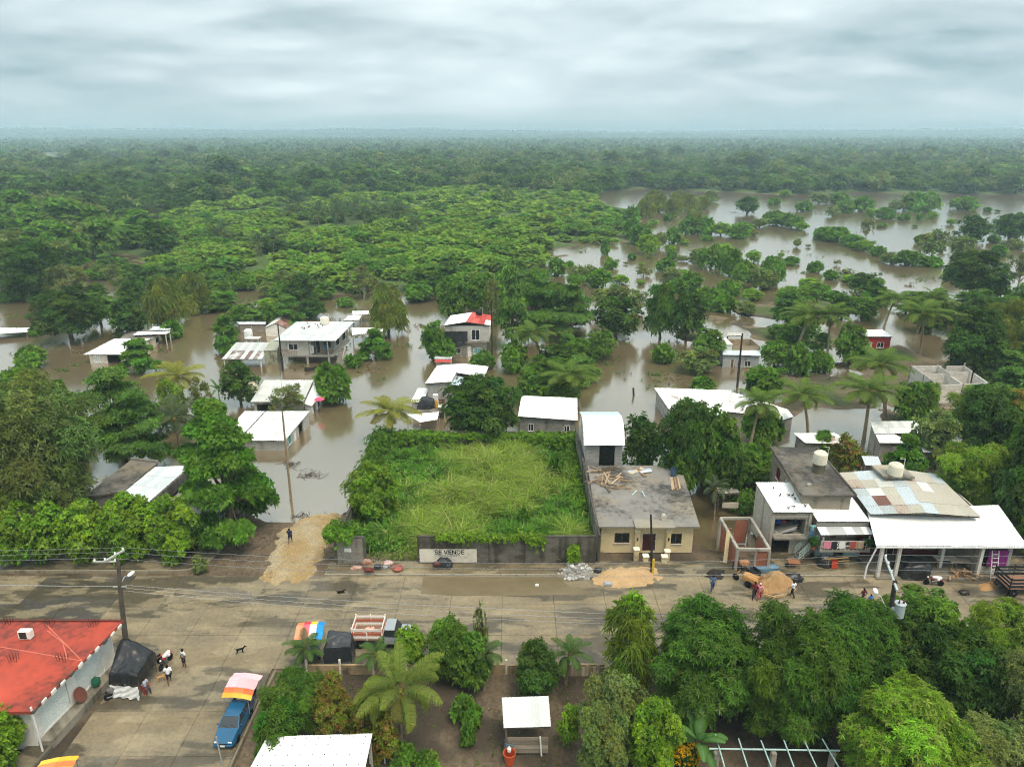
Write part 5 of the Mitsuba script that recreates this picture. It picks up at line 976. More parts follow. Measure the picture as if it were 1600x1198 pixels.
# -- white roofed house out in the water
Q = rq(130, 191.5, 554, 567.5, 178, 234.5, 529.5, .3, WZ, .4); Q[3] = V3(178, Q[2][1], Q[2][2])
k, C = house('house', 'flooded house with a long white roof and an open garage', Q, WZ - .8, 'c9c2b4', 'm_wall', .3, (.6, .3, .5, .1), {0: [('win', .12, .36, .9, 2.5, dict(frame_col='e8e8e4', mull=3, pane_col='c9cec8')), ('gap', .52, .93, .5, 2.35, None)]}, nu=10, nv=2, cols=(WHITE,), amp=.015)
Yw = Q[2][1] + .2; zr = Q[2][2] - .2; Q = [V3(186, Yw, zr), V3(237, Yw, zr), V3(254, Yw + 7, zr), V3(200, Yw + 7, zr)]
house('house', 'dark flat roofed block at the back of the long white roofed house', Q, WZ - .8, 'b3a894', 'm_wall', .35, (.1, .1, .1, .1), {1: [('win', .4, .6, 1.1, 2.0, dict(frame_col='333333'))]}, roof='flat', col_='x') if False else None
k = thing('house', 'dark flat roofed block at the back of the long white roofed house', 'house'); C = inset(Q, .1, .1, .1, .1); walls(k, C, WZ - .8, [zr - .15] * 4, 'b3a894', 'm_wall', .35, {1: [('win', .35, .6, 1.1, 2.0, dict(frame_col='333333'))]}); flat_roof(k, Q, .14, '6f6d68', .5)
for a, z, lb in (([(207, 524), (260, 522), (267, 517.5), (215, 518)], 2.1, 'pale canopy roof on posts behind the dark flat roofed block'), ([(233, 516), (265, 515.5), (270, 510), (240, 510.5)], 2.2, 'small farthest canopy half hidden by a bush')):
    Q = [G(x, y, WZ + z) for x, y in a]; k = thing('canopy', lb, 'canopy'); sheet_roof(k, Q, 6, 1, ('dfe5e6', 'cdd6d8'), (.06,), .02); posts(k, [(q * .93 + np.mean(Q, 0) * .07)[:2] for q in Q], WZ - 1, [q[2] - .13 for q in Q], .14, 'b5b2a8')

# -- low houses among the street trees
z = 3.0; Q = [G(x, y, z) for x, y in ((130, 776), (193, 767), (247, 722.5), (205, 718))]; k = thing('house', 'mossy flat concrete roof sunk among the trees at the corner', 'house'); flat_roof(k, Q, .18, '6f6b62', .62); C = inset(Q, .25, .1, .3, .2); walls(k, C, -.6, [z - .19] * 4, '77736a', 'm_wall', .6, {0: [('win', .4, .6, 1.2, 2.2, {})]})
mesh(k, 'parapet', bar(G(205, 717, z + .1), G(247, 721.5, z + .1), .16, .3), '8b877d', 'm_wall', wear=.5)
z2 = 3.25; Q = [G(x, y, z2 + .15 * (j > 1)) for j, (x, y) in enumerate(((191.5, 770), (233, 784.5), (299.5, 727), (242, 730)))]; k, C = house('house', 'house with a pale sheet roof and dark side wall behind the clipped trees', Q, -.6, '6a6862', 'm_wall', .6, (.1, .15, .2, .1), {1: [('win', .3, .45, 1.2, 2.2, {}), ('win', .6, .75, 1.2, 2.2, {})]}, nu=5, nv=3, cols=('ccd6d8', 'd6dfe0', 'c3ced1'), amp=.02)
mesh(k, 'side_parapet', hull([Q[1] + [0.05, 0, .12], Q[1] + [.3, 0, .12], Q[1] + [.3, 0, -1.0], Q[2] + [0.05, 0, .12], Q[2] + [.3, 0, .12], Q[2] + [.3, 0, -1.0]]), '5d5b57', 'm_wall', wear=.7)
A, B = G(243, 860, 0), G(302, 860, 0); k = thing('house', 'low turquoise and yellow street front under the clipped trees', 'house'); walls(k, [(A[0], A[1] + 1.6), (B[0], B[1] + 1.6), (B[0] + .3, B[1] + 8.5), (A[0], A[1] + 8.5)], -.3, [2.5] * 4, '6fa59a', 'm_wall', .4, {0: [('door', .15, .28, .3, 2.3, dict(col='41524f')), ('win', .4, .58, 1.2, 2.1, {})]}); mesh(k, 'yellow_wall', box(B[0] - 1.3, B[0] + .05, A[1] + 1.55, A[1] + 1.593, -.1, 2.2), 'c4bd78', 'm_wall', wear=.3)
Q = [[A[0] - .2, A[1] + 1.2, 2.62], [B[0] + .5, A[1] + 1.2, 2.62], [B[0] + 1.8, A[1] + 9.0, 2.75], [A[0] - .2, A[1] + 9.0, 2.75]]; flat_roof(k, Q, .14, '86837b', .5)
k = thing('canopy', 'grey canopy edge above the doorway on the flooded side street', 'canopy'); Q = [G(320, 819, 2.4), G(330, 822, 2.4), G(349, 788, 2.6), G(335, 787, 2.6)]; sheet_roof(k, Q, 2, 2, ('9b9a95',), (.3,), .02); posts(k, [(Q[1] * .9 + Q[0] * .1)[:2], (Q[2] * .9 + Q[3] * .1)[:2]], -.6, 2.3, .12)

# -- right of the open water
z = WZ + 2.3; grp = None
k = thing('house', 'sprawling patchwork of white metal roofs behind the leaning palm', 'house')
for a, n in (([(1046, 641), (1134, 651), (1143, 610), (1022, 606)], (11, 4)), ([(1134, 643), (1213, 652), (1199, 628), (1143, 613)], (8, 3)), ([(1213, 660), (1240, 651), (1231, 640), (1203, 631)], (4, 2))):
    Q = [G(x, y, z + .2 * (j > 1)) for j, (x, y) in enumerate(a)]; sheet_roof(k, Q, n[0], n[1], ('e6e8e4', 'd5d9d6', WHITE, 'c9cecb', 'dcd9cf'), (.12, .4, .5), .03, 4, seed=3); C = inset(Q, .2, .2, .3, .2); walls(k, C, WZ - .8, [c[2] - .2 for c in C], 'a09d95', 'm_block', .5, names='wall'); z -= .25
z = WZ + 2.2; Q = [G(x, y, z + .2 * (j > 1)) for j, (x, y) in enumerate(((1129, 554.5), (1189, 556), (1188, 547.5), (1130, 546)))]; k, C = house('house', 'small grey house with a pale blue roof strip across the water', Q, WZ - .8, '9aa0a0', 'm_wall', .4, (.15, .15, .3, .1), {0: [('door', .22, .31, .6, 2.3, dict(col='6b4a3a', handle=False)), ('win', .42, .5, 1.1, 2.0, dict(frame_col='8a3a30')), ('win', .6, .78, 1.0, 2.0, dict(frame_col='d5d5d0'))]}, nu=8, nv=1, cols=('bccdd2', 'c9d6da'), amp=.02)
Y1 = Q[2][1] + .1; walls(k, [(XP(1144, Y1, 2), Y1), (XP(1187, Y1, 2), Y1), (XP(1187, Y1, 2), Y1 + 4.6), (XP(1144, Y1, 2), Y1 + 4.6)], WZ - .8, [2.6] * 4, 'a09078', 'm_block', .35, {0: [('gap', .55, .8, 1.3, 2.5, None)]}, names='roofless_wall'); walls(k, [(XP(1127, Y1, 2), Y1), (XP(1143.5, Y1, 2), Y1), (XP(1143.5, Y1, 2), Y1 + 4.2), (XP(1127, Y1, 2), Y1 + 4.2)], WZ - .8, [2.8] * 4, 'cfcfca', 'm_wall', .3, {0: [('win', .35, .75, 1.6, 2.4, {})]}, names='white_wall')
flat_roof(k, [(XP(1126, Y1, 2), Y1 - .1, 2.95), (XP(1144, Y1, 2), Y1 - .1, 2.95), (XP(1144, Y1, 2), Y1 + 4.3, 2.95), (XP(1126, Y1, 2), Y1 + 4.3, 2.95)], .14, 'c3c3be', .3)
Q = [G(x, y, WZ + 2.0) for x, y in ((1136, 525), (1161, 524.5), (1160, 520), (1137, 520))]; k = thing('canopy', 'thin dark-edged canopy behind the roofless brown walls', 'canopy'); sheet_roof(k, Q, 4, 1, ('b8b5ab',), (.3,), .02); posts(k, [(q * .93 + np.mean(Q, 0) * .07)[:2] for q in Q], WZ - 1, [q[2] - .13 for q in Q], .14, '4b453c')
z = WZ + 2.7; Q = [G(1354, 526, z), G(1396, 526, z), G(1379, 515, z + .35), G(1325, 515, z + .35)]; house('house', 'small red house with a white roof between the tall palms', Q, WZ - .6, 'a8393a', 'm_wall', .12, (.2, .2, .3, .1), {0: [('win', .48, .76, 1.2, 2.2, dict(frame_col='e0e0dc')), ('win', .05, .28, 1.2, 2.2, dict(frame_col='e0e0dc', pane_col='c9c9c4'))]}, nu=7, nv=1, cols=(WHITE, 'dfe6e6'), amp=.02)
# unfinished block house
zT = 2.6; k = thing('house', 'unfinished roofless house of bare grey concrete blocks', 'house'); A, B, Cc, D = G(1466, 601, zT)[:2], G(1545, 597, zT)[:2], G(1507, 571, zT)[:2], G(1424, 571, zT)[:2]
def seg(a, b, h=zT, name='wall'): mesh(k, name, wall_mesh(a, b, -.9, h, h, .16), 'cbc7be', 'm_block', wear=.10)
nA = A + (B - A) * .06; seg(A, nA, zT - .4); seg(A + (B - A) * .075, B, zT - .15); seg(B, Cc * .55 + B * .45, zT - .1); seg(B * .35 + Cc * .65, Cc); seg(Cc, Cc * .66 + D * .34); seg(Cc * .56 + D * .44, D); seg(D, A, zT)
seg((A + D) / 2 + (B - A) * .02, (A + D) / 2 + (B - A) * .42, zT, 'partition'); seg(A * .4 + D * .6 + (B - A) * .55, A * .4 + D * .6 + (B - A) * .98, zT - .2, 'partition'); seg(A + (B - A) * .5, A * .6 + D * .4 + (B - A) * .5, zT - .1, 'partition'); seg(Cc * .5 + D * .5, Cc * .5 + D * .5 + (A - D) * .45, zT, 'partition')
posts(k, [A, B, Cc, D, (A + D) / 2, (Cc + D) / 2, A * .5 + B * .5], -.9, [zT + .1, zT, zT + .45, zT + .05, zT + .05, zT + .1, zT], .2, '9c988f')
mesh(k, 'plinth', hull([[*(p_ + (p_ - (A + B + Cc + D) / 4) * .04), z_] for p_ in (A, B, Cc, D) for z_ in (-1.5, -.25)]), '8d897f', 'm_wall', wear=.5)
z = 2.4
for a, n, c, lb in (([(1240, 677), (1303, 676), (1338, 694), (1258, 692)], (7, 2), (WHITE, 'd9dcd8'), 'white sheet roof half hidden under the second leaning palm'), ([(1300, 694), (1336, 699), (1316, 682), (1288, 681)], (5, 2), ('cfc8bc', 'b3a090', 'd9dcd8'), 'rust stained roof sheets on the slope below the tall palm'), ([(1367, 678), (1474, 676), (1457, 657.5), (1359, 658.5)], (12, 2), ('dadedb', 'cbd0ce'), 'wide pale grey roof behind the cream tank'), ([(1374, 692), (1426, 692.5), (1398, 678), (1368, 679)], (6, 1), (WHITE, 'e3e6e4'), 'small white roof tucked below the wide pale roof'), ([(1443, 707), (1486, 706.5), (1508, 683), (1428, 680)], (8, 2), ('a9aba8', 'b3b5b1'), 'worn grey roof at the right end of the roof cluster'), ([(1352, 727), (1378, 727), (1372, 713), (1346, 712)], (3, 1), ('c3ccd0',), 'small bluish roof between the two water tanks')):
    order = sorted(a, key=lambda p_: -p_[1]); fr = sorted(order[:2]); bk = sorted(order[2:], reverse=True); Q = [G(x, y, z + .25 * (j > 1)) for j, (x, y) in enumerate(fr + bk)]; k = thing('house', lb, 'house'); sheet_roof(k, Q, n[0], n[1], c, (.12, .3, .1), .025); C = inset(Q, .25, .25, .3, .2); walls(k, C, -.9, [c_[2] - .16 for c_ in C], '98948b', 'm_block', .5)

# -- the big house on the right of the street
z = 5.6; Q = [G(1251, 773, z), G(1338, 774, z), G(1276, 700, z), G(1203, 697, z)]; k = thing('house', 'old two storey house with a stained flat concrete roof carrying a cream tank', 'house'); flat_roof(k, Q, .18, '66635c', .85); C = inset(Q, .3, .3, .3, .2); walls(k, C, -.5, [z - .19] * 4, '8d8577', 'm_wall', .5, {3: [('win', .2, .3, 1.0, 2.0, {}), ('win', .2, .32, 3.8, 5.0, dict(frame_col='7a2f2a')), ('win', .5, .62, 3.8, 5.0, {}), ('gap', .7, .82, 3.3, 5.1, None)]})
mesh(k, 'roof_kerb', cat([bar(Q[3] + [0, 0, .06], Q[0] + [0, 0, .06], .14, .12), bar(Q[1] + [0, 0, .06], Q[2] + [0, 0, .06], .14, .12)]), '5f5b53', 'm_wall', wear=.7)
c = G(1278.5, 737, z); water_tank('cream water tank on the stained flat concrete roof', c + [0, 0, .9], .62, 1.25, stand=.9)
k = thing('pebble_block', 'loose concrete block left lying on the stained flat roof', 'block'); USED.discard(k); labels.pop(k); k = thing('concrete_block', 'loose concrete block left lying on the stained flat roof', 'block'); mesh(k, None, cbox(G(1264, 757, z + .12) + [0, 0, .0], [.45, .2, .22], rotz(.3), .015), 'a5a29a', 'm_wall')
z = 6.0; Yf = 56.6; zB = ZT(Yf, 798); xl, xr = XP(1209, Yf, zB), XP(1268, Yf, zB); zB = min(zB, 6.2); yk = G(1208, 753.7, zB + .3)[1]; Q = [[xl, Yf - .25, zB], [xr + .2, Yf - .25, zB], [XP(1235, yk, zB), yk, zB + .3], [XP(1181, yk, zB), yk, zB + .3]]
Q[1], Q[2] = [xr + .15, Yf - .25, zB], [xr + .15, yk, zB + .3]; Q[0], Q[3] = [xl - .1, Yf - .25, zB], [xl - .1, yk, zB + .3]
k = thing('house', 'bare block upper room with an open front under a white roof', 'house'); sheet_roof(k, Q, 5, 3, (WHITE,), (.04,), .012, 6); BLOCKROOF = Q; C = inset(Q, .1, .2, .25, .1)
vm = zB - .15 - 3.1; L_ = C[1][0] - C[0][0]
walls(k, C, -.2, [zB - .13, zB - .13, zB + .15, zB + .15], 'b3ada0', 'm_block', .25, {0: [('gap', .07, .91, 2.25, 3.85, None), ('gap', .06, .55, .3, 1.85, None)]}); mesh(k, 'upper_floor', box(C[0][0] + .16, C[1][0] - .16, C[0][1] - .5, C[2][1] - .2, 1.82, 2.0), '8a857a', 'm_wall', wear=.5)
for x in (C[0][0], C[1][0]): mesh(k, 'post', cbox([x, C[0][1] - .02, zB / 2 - .2], [.24, .24, zB + .05]), 'a39d90', 'm_wall', wear=.4)
mesh(k, 'side_post', cbox([C[0][0] - .02, (C[0][1] + C[3][1]) / 2, zB / 2], [.1, .24, zB]), 'a39d90', 'm_wall', wear=.4)
mesh(k, 'front_beam', box(C[0][0], C[1][0], C[0][1] - .07, C[0][1] - .004, zB - .62, zB - .45), 'aaa498', 'm_wall', wear=.3)
x0 = C[0][0]
for nm, lb, cl, s, p in (('box', 'blue and pink bundles stored at the back of the open upper room', '3d62a8', (.9, .5, .7), (x0 + 1.1, 58.3, 2.1)), ('box', 'pink box among the bundles of the open upper room', 'c9627f', (.5, .4, .6), (x0 + 1.75, 58.2, 2.1)), ('sheet', 'grey corrugated sheets leaning in the open upper room', '9a9c9a', (1.7, .9, .5), (x0 + 1.4, 57.2, 2.0)), ('sack', 'dark sacks piled on the right of the open upper room', '2f3340', (.7, .6, 1.5), (x0 + 2.6, 57.6, 2.0))):
    if nm == 'sheet':
        o = thing('metal_sheet', lb, 'metal sheet'); [mesh(o, 'sheet', cbox([p[0] + .1 * i, p[1] + .12 * i, p[2] + .25 + .08 * i], [1.9, 1.0, .03], rotz(.1 * i) @ np.array([[.96, 0, .28], [0, 1, 0], [-.28, 0, .96]])), ('9a9c9a', 'b5b7b4', '83827c')[i], 'm_roof', wear=.3) for i in range(3)]
    else: tarp_heap(nm, lb, (p[0], p[1], p[2] + s[2] * .35), s, cl, 2, nm)
# stair with pale rails
k = thing('staircase', 'steep concrete stair with pale green rails beside the open upper room', 'staircase'); a, b = np.array([C[0][0] + 2.2, 55.7, .1]), np.array([C[1][0] + .55, 55.9, 1.95])
for i in range(10): p = a + (b - a) * i / 9; mesh(k, 'tread', cbox(p, [.42, 1.0, .12]), '77736a', 'm_wall', wear=.4)
for o in (-.5, .5):
    for h in (.35, .65, .95): mesh(k, 'rail', bar(a + [0, o, h], b + [0, o, h], .05), 'a9c2bb', 'm_matte')
    for i in range(5): p = a + (b - a) * i / 4 + [0, o, 0]; mesh(k, 'baluster', bar(p + [0, 0, .061], p + [0, 0, .92], .04), 'a9c2bb', 'm_matte')
# front part with balcony
zA = 4.9; Yf = 55.9; zA = ZT(Yf, 815); xl, xr = XP(1278, Yf, zA), XP(1360, Yf, zA); zk = zA + .55; yk = G(1295, 773.5, zk)[1]; Q = [[xl, Yf, zA], [xr, Yf, zA], [XP(1338, yk, zk), yk, zk], [XP(1254, yk, zk) + .6, yk, zk]]; Q[3][0] = xl - .1; Q[2][0] = xr - .1
k = thing('house', 'two storey front with a cluttered balcony under a white awning roof', 'house'); sheet_roof(k, Q, 6, 2, ('e9ebe8', WHITE), (.06,), .015)
zL = zA - .75; Y2 = Yf - 1.0; Q2 = [V3(1283, Y2, ZT(Y2, 836)), V3(1365.5, Y2, ZT(Y2, 835)), [xr, Yf + .1, zA - .55], [xl, Yf + .1, zA - .55]]; sheet_roof(k, Q2, 6, 1, ('b7bab8', 'c2c5c2', 'e2e6e6'), (.15, .3), .02, key='awning'); 
zF = ZT(55.6, 866); zF = 1.45; C = [(xl + .2, Yf + 1.2), (xr - .15, Yf + 1.2), (xr - .2, yk), (xl + .15, yk)]
walls(k, C, zF + .01, [zA - .1, zA - .1, zk - .2, zk - .2], 'b5b0a5', 'm_wall', .35, {0: [('win', .12, .3, .6, 1.6, dict(frame_col='dddddd')), ('door', .38, .55, .02, 2.0, dict(col='23211f')), ('gap', .62, .93, .5, 1.8, None)]}, names='upper_wall'); walls(k, [(xl + .3, Yf + .35), (xr - .25, Yf + .35), (xr - .3, yk), (xl + .25, yk)], -.2, [zF - .18] * 4, 'a9bfbd', 'm_wall', .3, {0: [('gap', .42, .64, .2, 1.9, None)]}, names='lower_wall')
mesh(k, 'balcony_floor', box(xl + .1, xr - .1, 54.95, Yf + 1.19, zF - .16, zF), '8f8b82', 'm_wall', wear=.4); mesh(k, 'railing', cat([bar([xl + .15, 55, zF + h], [xr - .15, 55, zF + h], .05) for h in (.45, .9)] + [bar([xl + .15 + (xr - xl - .3) * i / 12, 55, zF + .005], [xl + .15 + (xr - xl - .3) * i / 12, 55, zF + .875], .035) for i in range(13)]), 'd5d8d4', 'm_matte')
posts(k, [(xl + .3, 55.05), (xr - .3, 55.05)], zF + .002, [Q2[0][2] - .1] * 2, .13, 'a8a49a'); mesh(k, 'fascia', box(xl, xr, Yf + .2, Yf + .3, zA - .62, zA - .14), 'a39f95', 'm_wall', wear=.3)
for i, (px, cl, lb) in enumerate(((1293, 'd98aa0', 'pink washing over the balcony rail'), (1305, '2b2d33', 'black washing over the balcony rail'), (1314, 'e4e4e2', 'white washing over the balcony rail'), (1334, 'a8584c', 'red cloth over the balcony rail'), (1343, 'b9a68c', 'tan cloth sagging at the right end of the balcony rail'))):
    x = XP(px, 55, zF + .7); drape('laundry', lb, (x - .35, 54.95), (x + .35, 54.95), zF + .25, zF + .95, .06, cl, 'laundry', .05, i, n=8, m=7)
for px, lb in ((1270, 'bushy potted plant at the stair head by the balcony'), (1353, 'tall potted plants at the right end of the balcony')):
    p = np.array([XP(px, 55.2, zF), 55.2, zF]); k2 = thing('potted_plant', lb, 'potted plant'); mesh(k2, 'pot', lathe(p, [(.16, 0), (.22, .34), (.2, .34), (.17, .1)], 12), '9a5a3c'); n = 130; rr = np.random.default_rng(int(px)); d = sph(rr, n, .5); scene[uniq(k2 + '__foliage')] = leafply(rosettes(rr, p + [0, 0, .75] + d * [.45, .4, .5] * rr.uniform(.4, 1, (n, 1)), d, 5, .2, .09, .3, .2, np.tile([.05, .13, .025], (n, 1))))
# patched metal roof, and the white roof over the porch
zl = 4.7; zc = [G(1360, 803, 4.6), G(1448, 801, 4.95), G(1463, 736, 5.1), G(1312, 738, 4.8)]; k = thing('house', 'wide house under a patchwork roof of rusty and grey metal sheets', 'house')
def pc(i, j): r = (i * 31 + j * 17) % 11; return [('b3bfc4', .15), ('a9b3b5', .3), ('b0ab9c', .35), ('bfc2bb', .2), ('9a7a6c', .8), ('aaa799', .35), ('b3bfc4', .3), ('a79a8a', .65), ('b4b1a2', .3), ('a5adad', .25), ('cfd1cc', .15)][r]
R0 = [G(1360, 803.5, 4.3), G(1447, 801.5, 4.75), G(1404, 733, 5.0), G(1311, 738, 4.7)]; R1 = [G(1447, 801.5, 4.76), G(1533, 808, 4.3), G(1464, 741, 4.65), G(1404, 733, 5.01)]
sheet_roof(k, R0, 4, 5, key='roof', colfun=pc, amp=.025); sheet_roof(k, R1, 4, 4, key='roof', colfun=lambda i, j: ('b0ac9e', .22) if (i + j) % 3 else pc(i + 3, j + 1), amp=.025)
walls(k, [R0[0][:2] + [.6, .5], R1[1][:2] + [-.6, .5], R1[2][:2] + [-.4, -.3], R0[3][:2] + [.4, -.3]], -.4, [4.0] * 4, '9b968c', 'm_wall', .45)
mesh(k, 'tank_slab', cbox(G(1395, 737, 5.25), [2.9, 2.6, .2]), '9b978b', 'm_slabroof', wear=.45); mesh(k, 'slab_pier', cbox(G(1395, 737, 4.9) + [0, 0.2, .0], [1.6, 1.6, .55]), '8b877c', 'm_wall'); water_tank('cream water tank on a slab at the top of the rusty patchwork roof', G(1398, 741, 5.36), .66, 1.2)
ze = 3.25; Ye = G(1480, 853, ze)[1]; zk = 4.15; W = [V3(1369, Ye, ze), V3(1606, Ye, ze - .02), G(1560, 789, zk), G(1350, 789, zk)]; W[3] = G(1353, 793, zk); k = thing('house', 'open fronted house with a huge bright white roof and maroon walls', 'house'); sheet_roof(k, W, 14, 2, (WHITE,), (.03,), .010, 6); WHITEROOF = W
Yb = Ye + 3.6; x0, x1 = W[0][0] + .5, W[1][0] - .6; xm = XP(1536, Ye, 2)
walls(k, [(x0, Yb), (xm - .2, Yb), (xm - .2, Yb + 7), (x0, Yb + 7)], -.2, [3.6] * 4, '5d2226', 'm_wall', .2, {0: [('win', .08, .22, 1.1, 2.2, dict(frame_col='222222')), ('door', .30, .38, .1, 2.2, dict(col='3a1a1c')), ('win', .58, .80, 1.0, 2.3, dict(frame_col='cfcfca'))]}, names='maroon_wall')
walls(k, [(xm + .1, Ye + .7), (x1, Ye + .7), (x1, Yb + 7), (xm + .1, Yb + 7)], -.2, [3.2, 3.2, 3.6, 3.6], 'b5b2a8', 'm_block', .3, {0: [('gap', .10, .85, 1.0, 2.75, None)]}, names='side_room_wall')
posts(k, [(XP(1404, Ye, 1), Ye + .35), (XP(1487, Ye, 1), Ye + 1.6), (XP(1376, Ye, 1), Ye + .3), (xm, Ye + .3)], -.1, ze - .1, .26, 'c9c7bf', 'porch_post'); mesh(k, 'porch_floor', box(x0, xm, Ye - .1, Yb - .01, -.1, .14), '7d776b', 'm_wall', wear=.5)
mesh(k, 'gutter', bar(W[0] + [0, -.06, -.09], W[1] + [0, -.06, -.09], .09), 'dfe3e3', 'm_matte'); mesh(k, 'downpipe', tube([W[0] + [.1, 0, -.1], [W[0][0] - .4, Ye + .1, 1.2], [W[0][0] - .55, Ye - .1, .15]], .07, 7), 'd5d8d6')
drape('curtain', 'purple flowered cloth across the opening of the grey side room', (XP(1545, Ye + .6, 2), Ye + .62), (XP(1576, Ye + .6, 2), Ye + .62), .95, 2.5, .1, '8a2f7d', 'curtain', .06, 2); o = thing('ladder', 'white stepladder leaning before the purple cloth', 'ladder'); xx = XP(1551, Ye + .4, 1)
for dx in (-.28, .28): mesh(o, 'rail', bar([xx + dx, Ye - .1, .0], [xx + dx, Ye + .5, 2.5], .06), 'dcdcd8')
for i in range(7): mesh(o, 'rung', bar([xx - .25, Ye - .1 + .075 * i, .25 + .33 * i], [xx + .25, Ye - .1 + .075 * i, .25 + .33 * i], .05), 'dcdcd8')

# -- unfinished brick room on the street
zt_ = 2.3; A, B, D, E_ = G(1153, 856, zt_)[:2], G(1203, 857, zt_)[:2], G(1182, 808, zt_)[:2], G(1133, 808, zt_)[:2]; E_ = np.array([A[0] - .05, E_[1]]); D = np.array([B[0] + .05, D[1]])
k = thing('house', 'unfinished roofless room of red brick panels between concrete posts', 'house')
for a, b in ((A, B), (B, D), (D, E_), (E_, A)): mesh(k, 'ring_beam', bar([*a, zt_ - .1], [*b, zt_ - .1], .22, .22), 'a09c92', 'm_wall', wear=.4)
posts(k, [A, B, D, E_, (A + B) / 2 + [.2, 0], (A + E_) / 2, (B + D) / 2], -.5, zt_ - .22, .22, '98948a')
brick_col = lambda p, n, uv: MX(MX((0.26, 0.085, 0.05), (0.33, 0.13, 0.075), mikit.cell_rand(dr.floor((p.x + p.y) / 0.24 + dr.floor(p.z / 0.075) * 0.5), dr.floor(p.z / 0.075), 1)), (0.20, 0.185, 0.16), SS(0.32, 0.5, dr.abs(p.z / 0.075 - dr.floor(p.z / 0.075) - 0.5)) * 0.7)
scene['m_brick'] = principled(mikit.proc(brick_col), 0.95, 0.15)
for a, b, u0, u1, z1 in ((A, B, .6, .94, 1.75), (A, B, .08, .3, 1.0), (B, D, .1, .55, 2.0), (D, E_, .1, .5, 2.0), (D, E_, .6, .9, 1.2), (E_, A, .1, .45, 2.02), (E_, A, .55, .93, 2.02)): mesh(k, 'brick_panel', wall_mesh(a + (b - a) * u0, a + (b - a) * u1, -.4, z1, z1, .12), 'a0583f', 'm_brick')
p0, p1 = G(1134, 884, 0), G(1139, 847, 1.7); o = thing('board', 'long cream board leaning on the unfinished brick room', 'board'); mesh(o, None, bar([p0[0], p0[1] + .3, -.1], [p0[0] + .35, p0[1] + 1.3, 2.7], .34, .06), 'cdbd93', 'm_matte', wear=.2)
# shack in the reeds to the left
Q = [G(x, y, 2.0) for x, y in ((1122, 772), (1156, 770), (1150, 759), (1120, 762))]; k = thing('shack', 'ragged shack roof of loose sheets standing in the flood by the cream house', 'shack'); sheet_roof(k, Q, 4, 2, ('b5b5ae', '8f8d85', 'c9c9c2'), (.3, .6), .05, 3); posts(k, [(q * .9 + np.mean(Q, 0) * .1)[:2] for q in Q], -1.2, 1.9, .1, '5b5347'); mesh(k, 'side_board', cbox(G(1141, 789, 1.2), [1.6, .06, .6]), 'b7b2a2', 'm_wall')

# -- red roofed corner building
z = 3.25; xR = lambda y: np.interp(y, [34.85, 42.2], [-29.4, -28.3]); Q = [[-48, 34.4, z], [xR(34.4) + .55, 34.4, z], [xR(42.9) + .6, 43.0, z], [-48, 43.0, z]]; k = thing('house', 'white corner building with a flat red painted roof', 'house')
flat_roof(k, Q, .2, 'a84a3c', .58); L_ = 7.35
C = [(-47.5, 34.9), (xR(34.9), 34.9), (xR(42.2), 42.2), (-47.5, 42.2)]; walls(k, C, -.2, [z - .2] * 4, 'dad9d3', 'm_wall', .15, {1: [('shutter', .06, .40, .75, 2.75, None), ('shutter', .50, .86, .75, 2.75, None)]})
for a, b in ((.06, .40), (.50, .86)):
    A, B = np.array(C[1]), np.array(C[2]); d = (B - A) / np.linalg.norm(B - A); n = np.array([d[1], -d[0]]); s = mesh(k, 'shutter', cbox([*(A + d * (a + b) / 2 * L_ - n * .10), 1.55], [(b - a) * L_, .03, 1.98], [[d[0], d[1], 0], [n[0], n[1], 0], [0, 0, 1]]), 'cfd6d2', 'm_matte', wear=.1)
    for i in range(9): mesh(s, 'slat', cbox([*(A + d * (a + b) / 2 * L_ - n * .075), .66 + .22 * i], [(b - a) * L_ - .04, .025, .19], [[d[0], d[1], 0], [n[0], n[1], 0], [0, 0, 1]]), 'd3dad6', 'm_matte', wear=.1)
mesh(k, 'wall_base', hull([[C[1][0] + a, C[1][1] + .05, h] for a in (.01, .85) for h in (-.2, .45)] + [[C[2][0] + a, C[2][1] - .05, h] for a in (.01, .7) for h in (-.2, .45)]), '8d887b', 'm_wall', wear=.6)
for i in range(11): y = 34.6 + i * .78; mesh(k, 'eave_block', cbox([xR(y) + .62, y, z - .08], [.10, .42, .14 + .05 * (i % 3)]), 'd9d6cd' if i % 4 else '55504a', 'm_wall', wear=.4)
mesh(k, 'corner_pipe', tube([[xR(34.6) + .5, 34.5, -.1], [xR(34.6) + .5, 34.5, 3.5]], .06, 7), 'd8d8d4')
for px, py in ((13, 975), (78, 977), (146, 978), (22, 1032), (98, 1032)):
    p = G(px, py, z); mesh(k, 'rebar', cat([tube([[p[0] + a, p[1] + b, z], [p[0] + a * 1.3, p[1] + b, z + .55]], .014, 4) for a in (-.25, -.1, .1, .25) for b in (-.12, .12)]), '4a2a22')
mesh(k, 'roof_seam', cat([bar(G(a, b, z + .012), G(c, d, z + .012), .05, .02) for a, b, c, d in ((74, 985, 98, 1003), (98, 1003, 105, 1030), (0, 1010, 128, 1032), (128, 1032, 72, 975))]), 'c97a66', 'm_matte'); mesh(k, 'roof_kerb', bar([-48, 42.9, z + .06], [xR(42.9) + .5, 42.9, z + .06], .16, .1), '6a3a33', 'm_wall', wear=.6)
p = G(42, 996, z); o = thing('air_conditioner', 'white air conditioner unit on the red roof', 'air conditioner'); mesh(o, 'case', cbox(p + [0, 0, .34], [.85, .42, .62], None, .025), 'e4e2da', 'm_matte'); mesh(o, 'grille', cbox(p + [-.08, -.215, .34], [.5, .02, .5], None, .005), '33332f', 'm_matte'); mesh(o, 'feet', cat([cbox(p + [a, 0, .015], [.08, .4, .03]) for a in (-.3, .3)]), '777777')
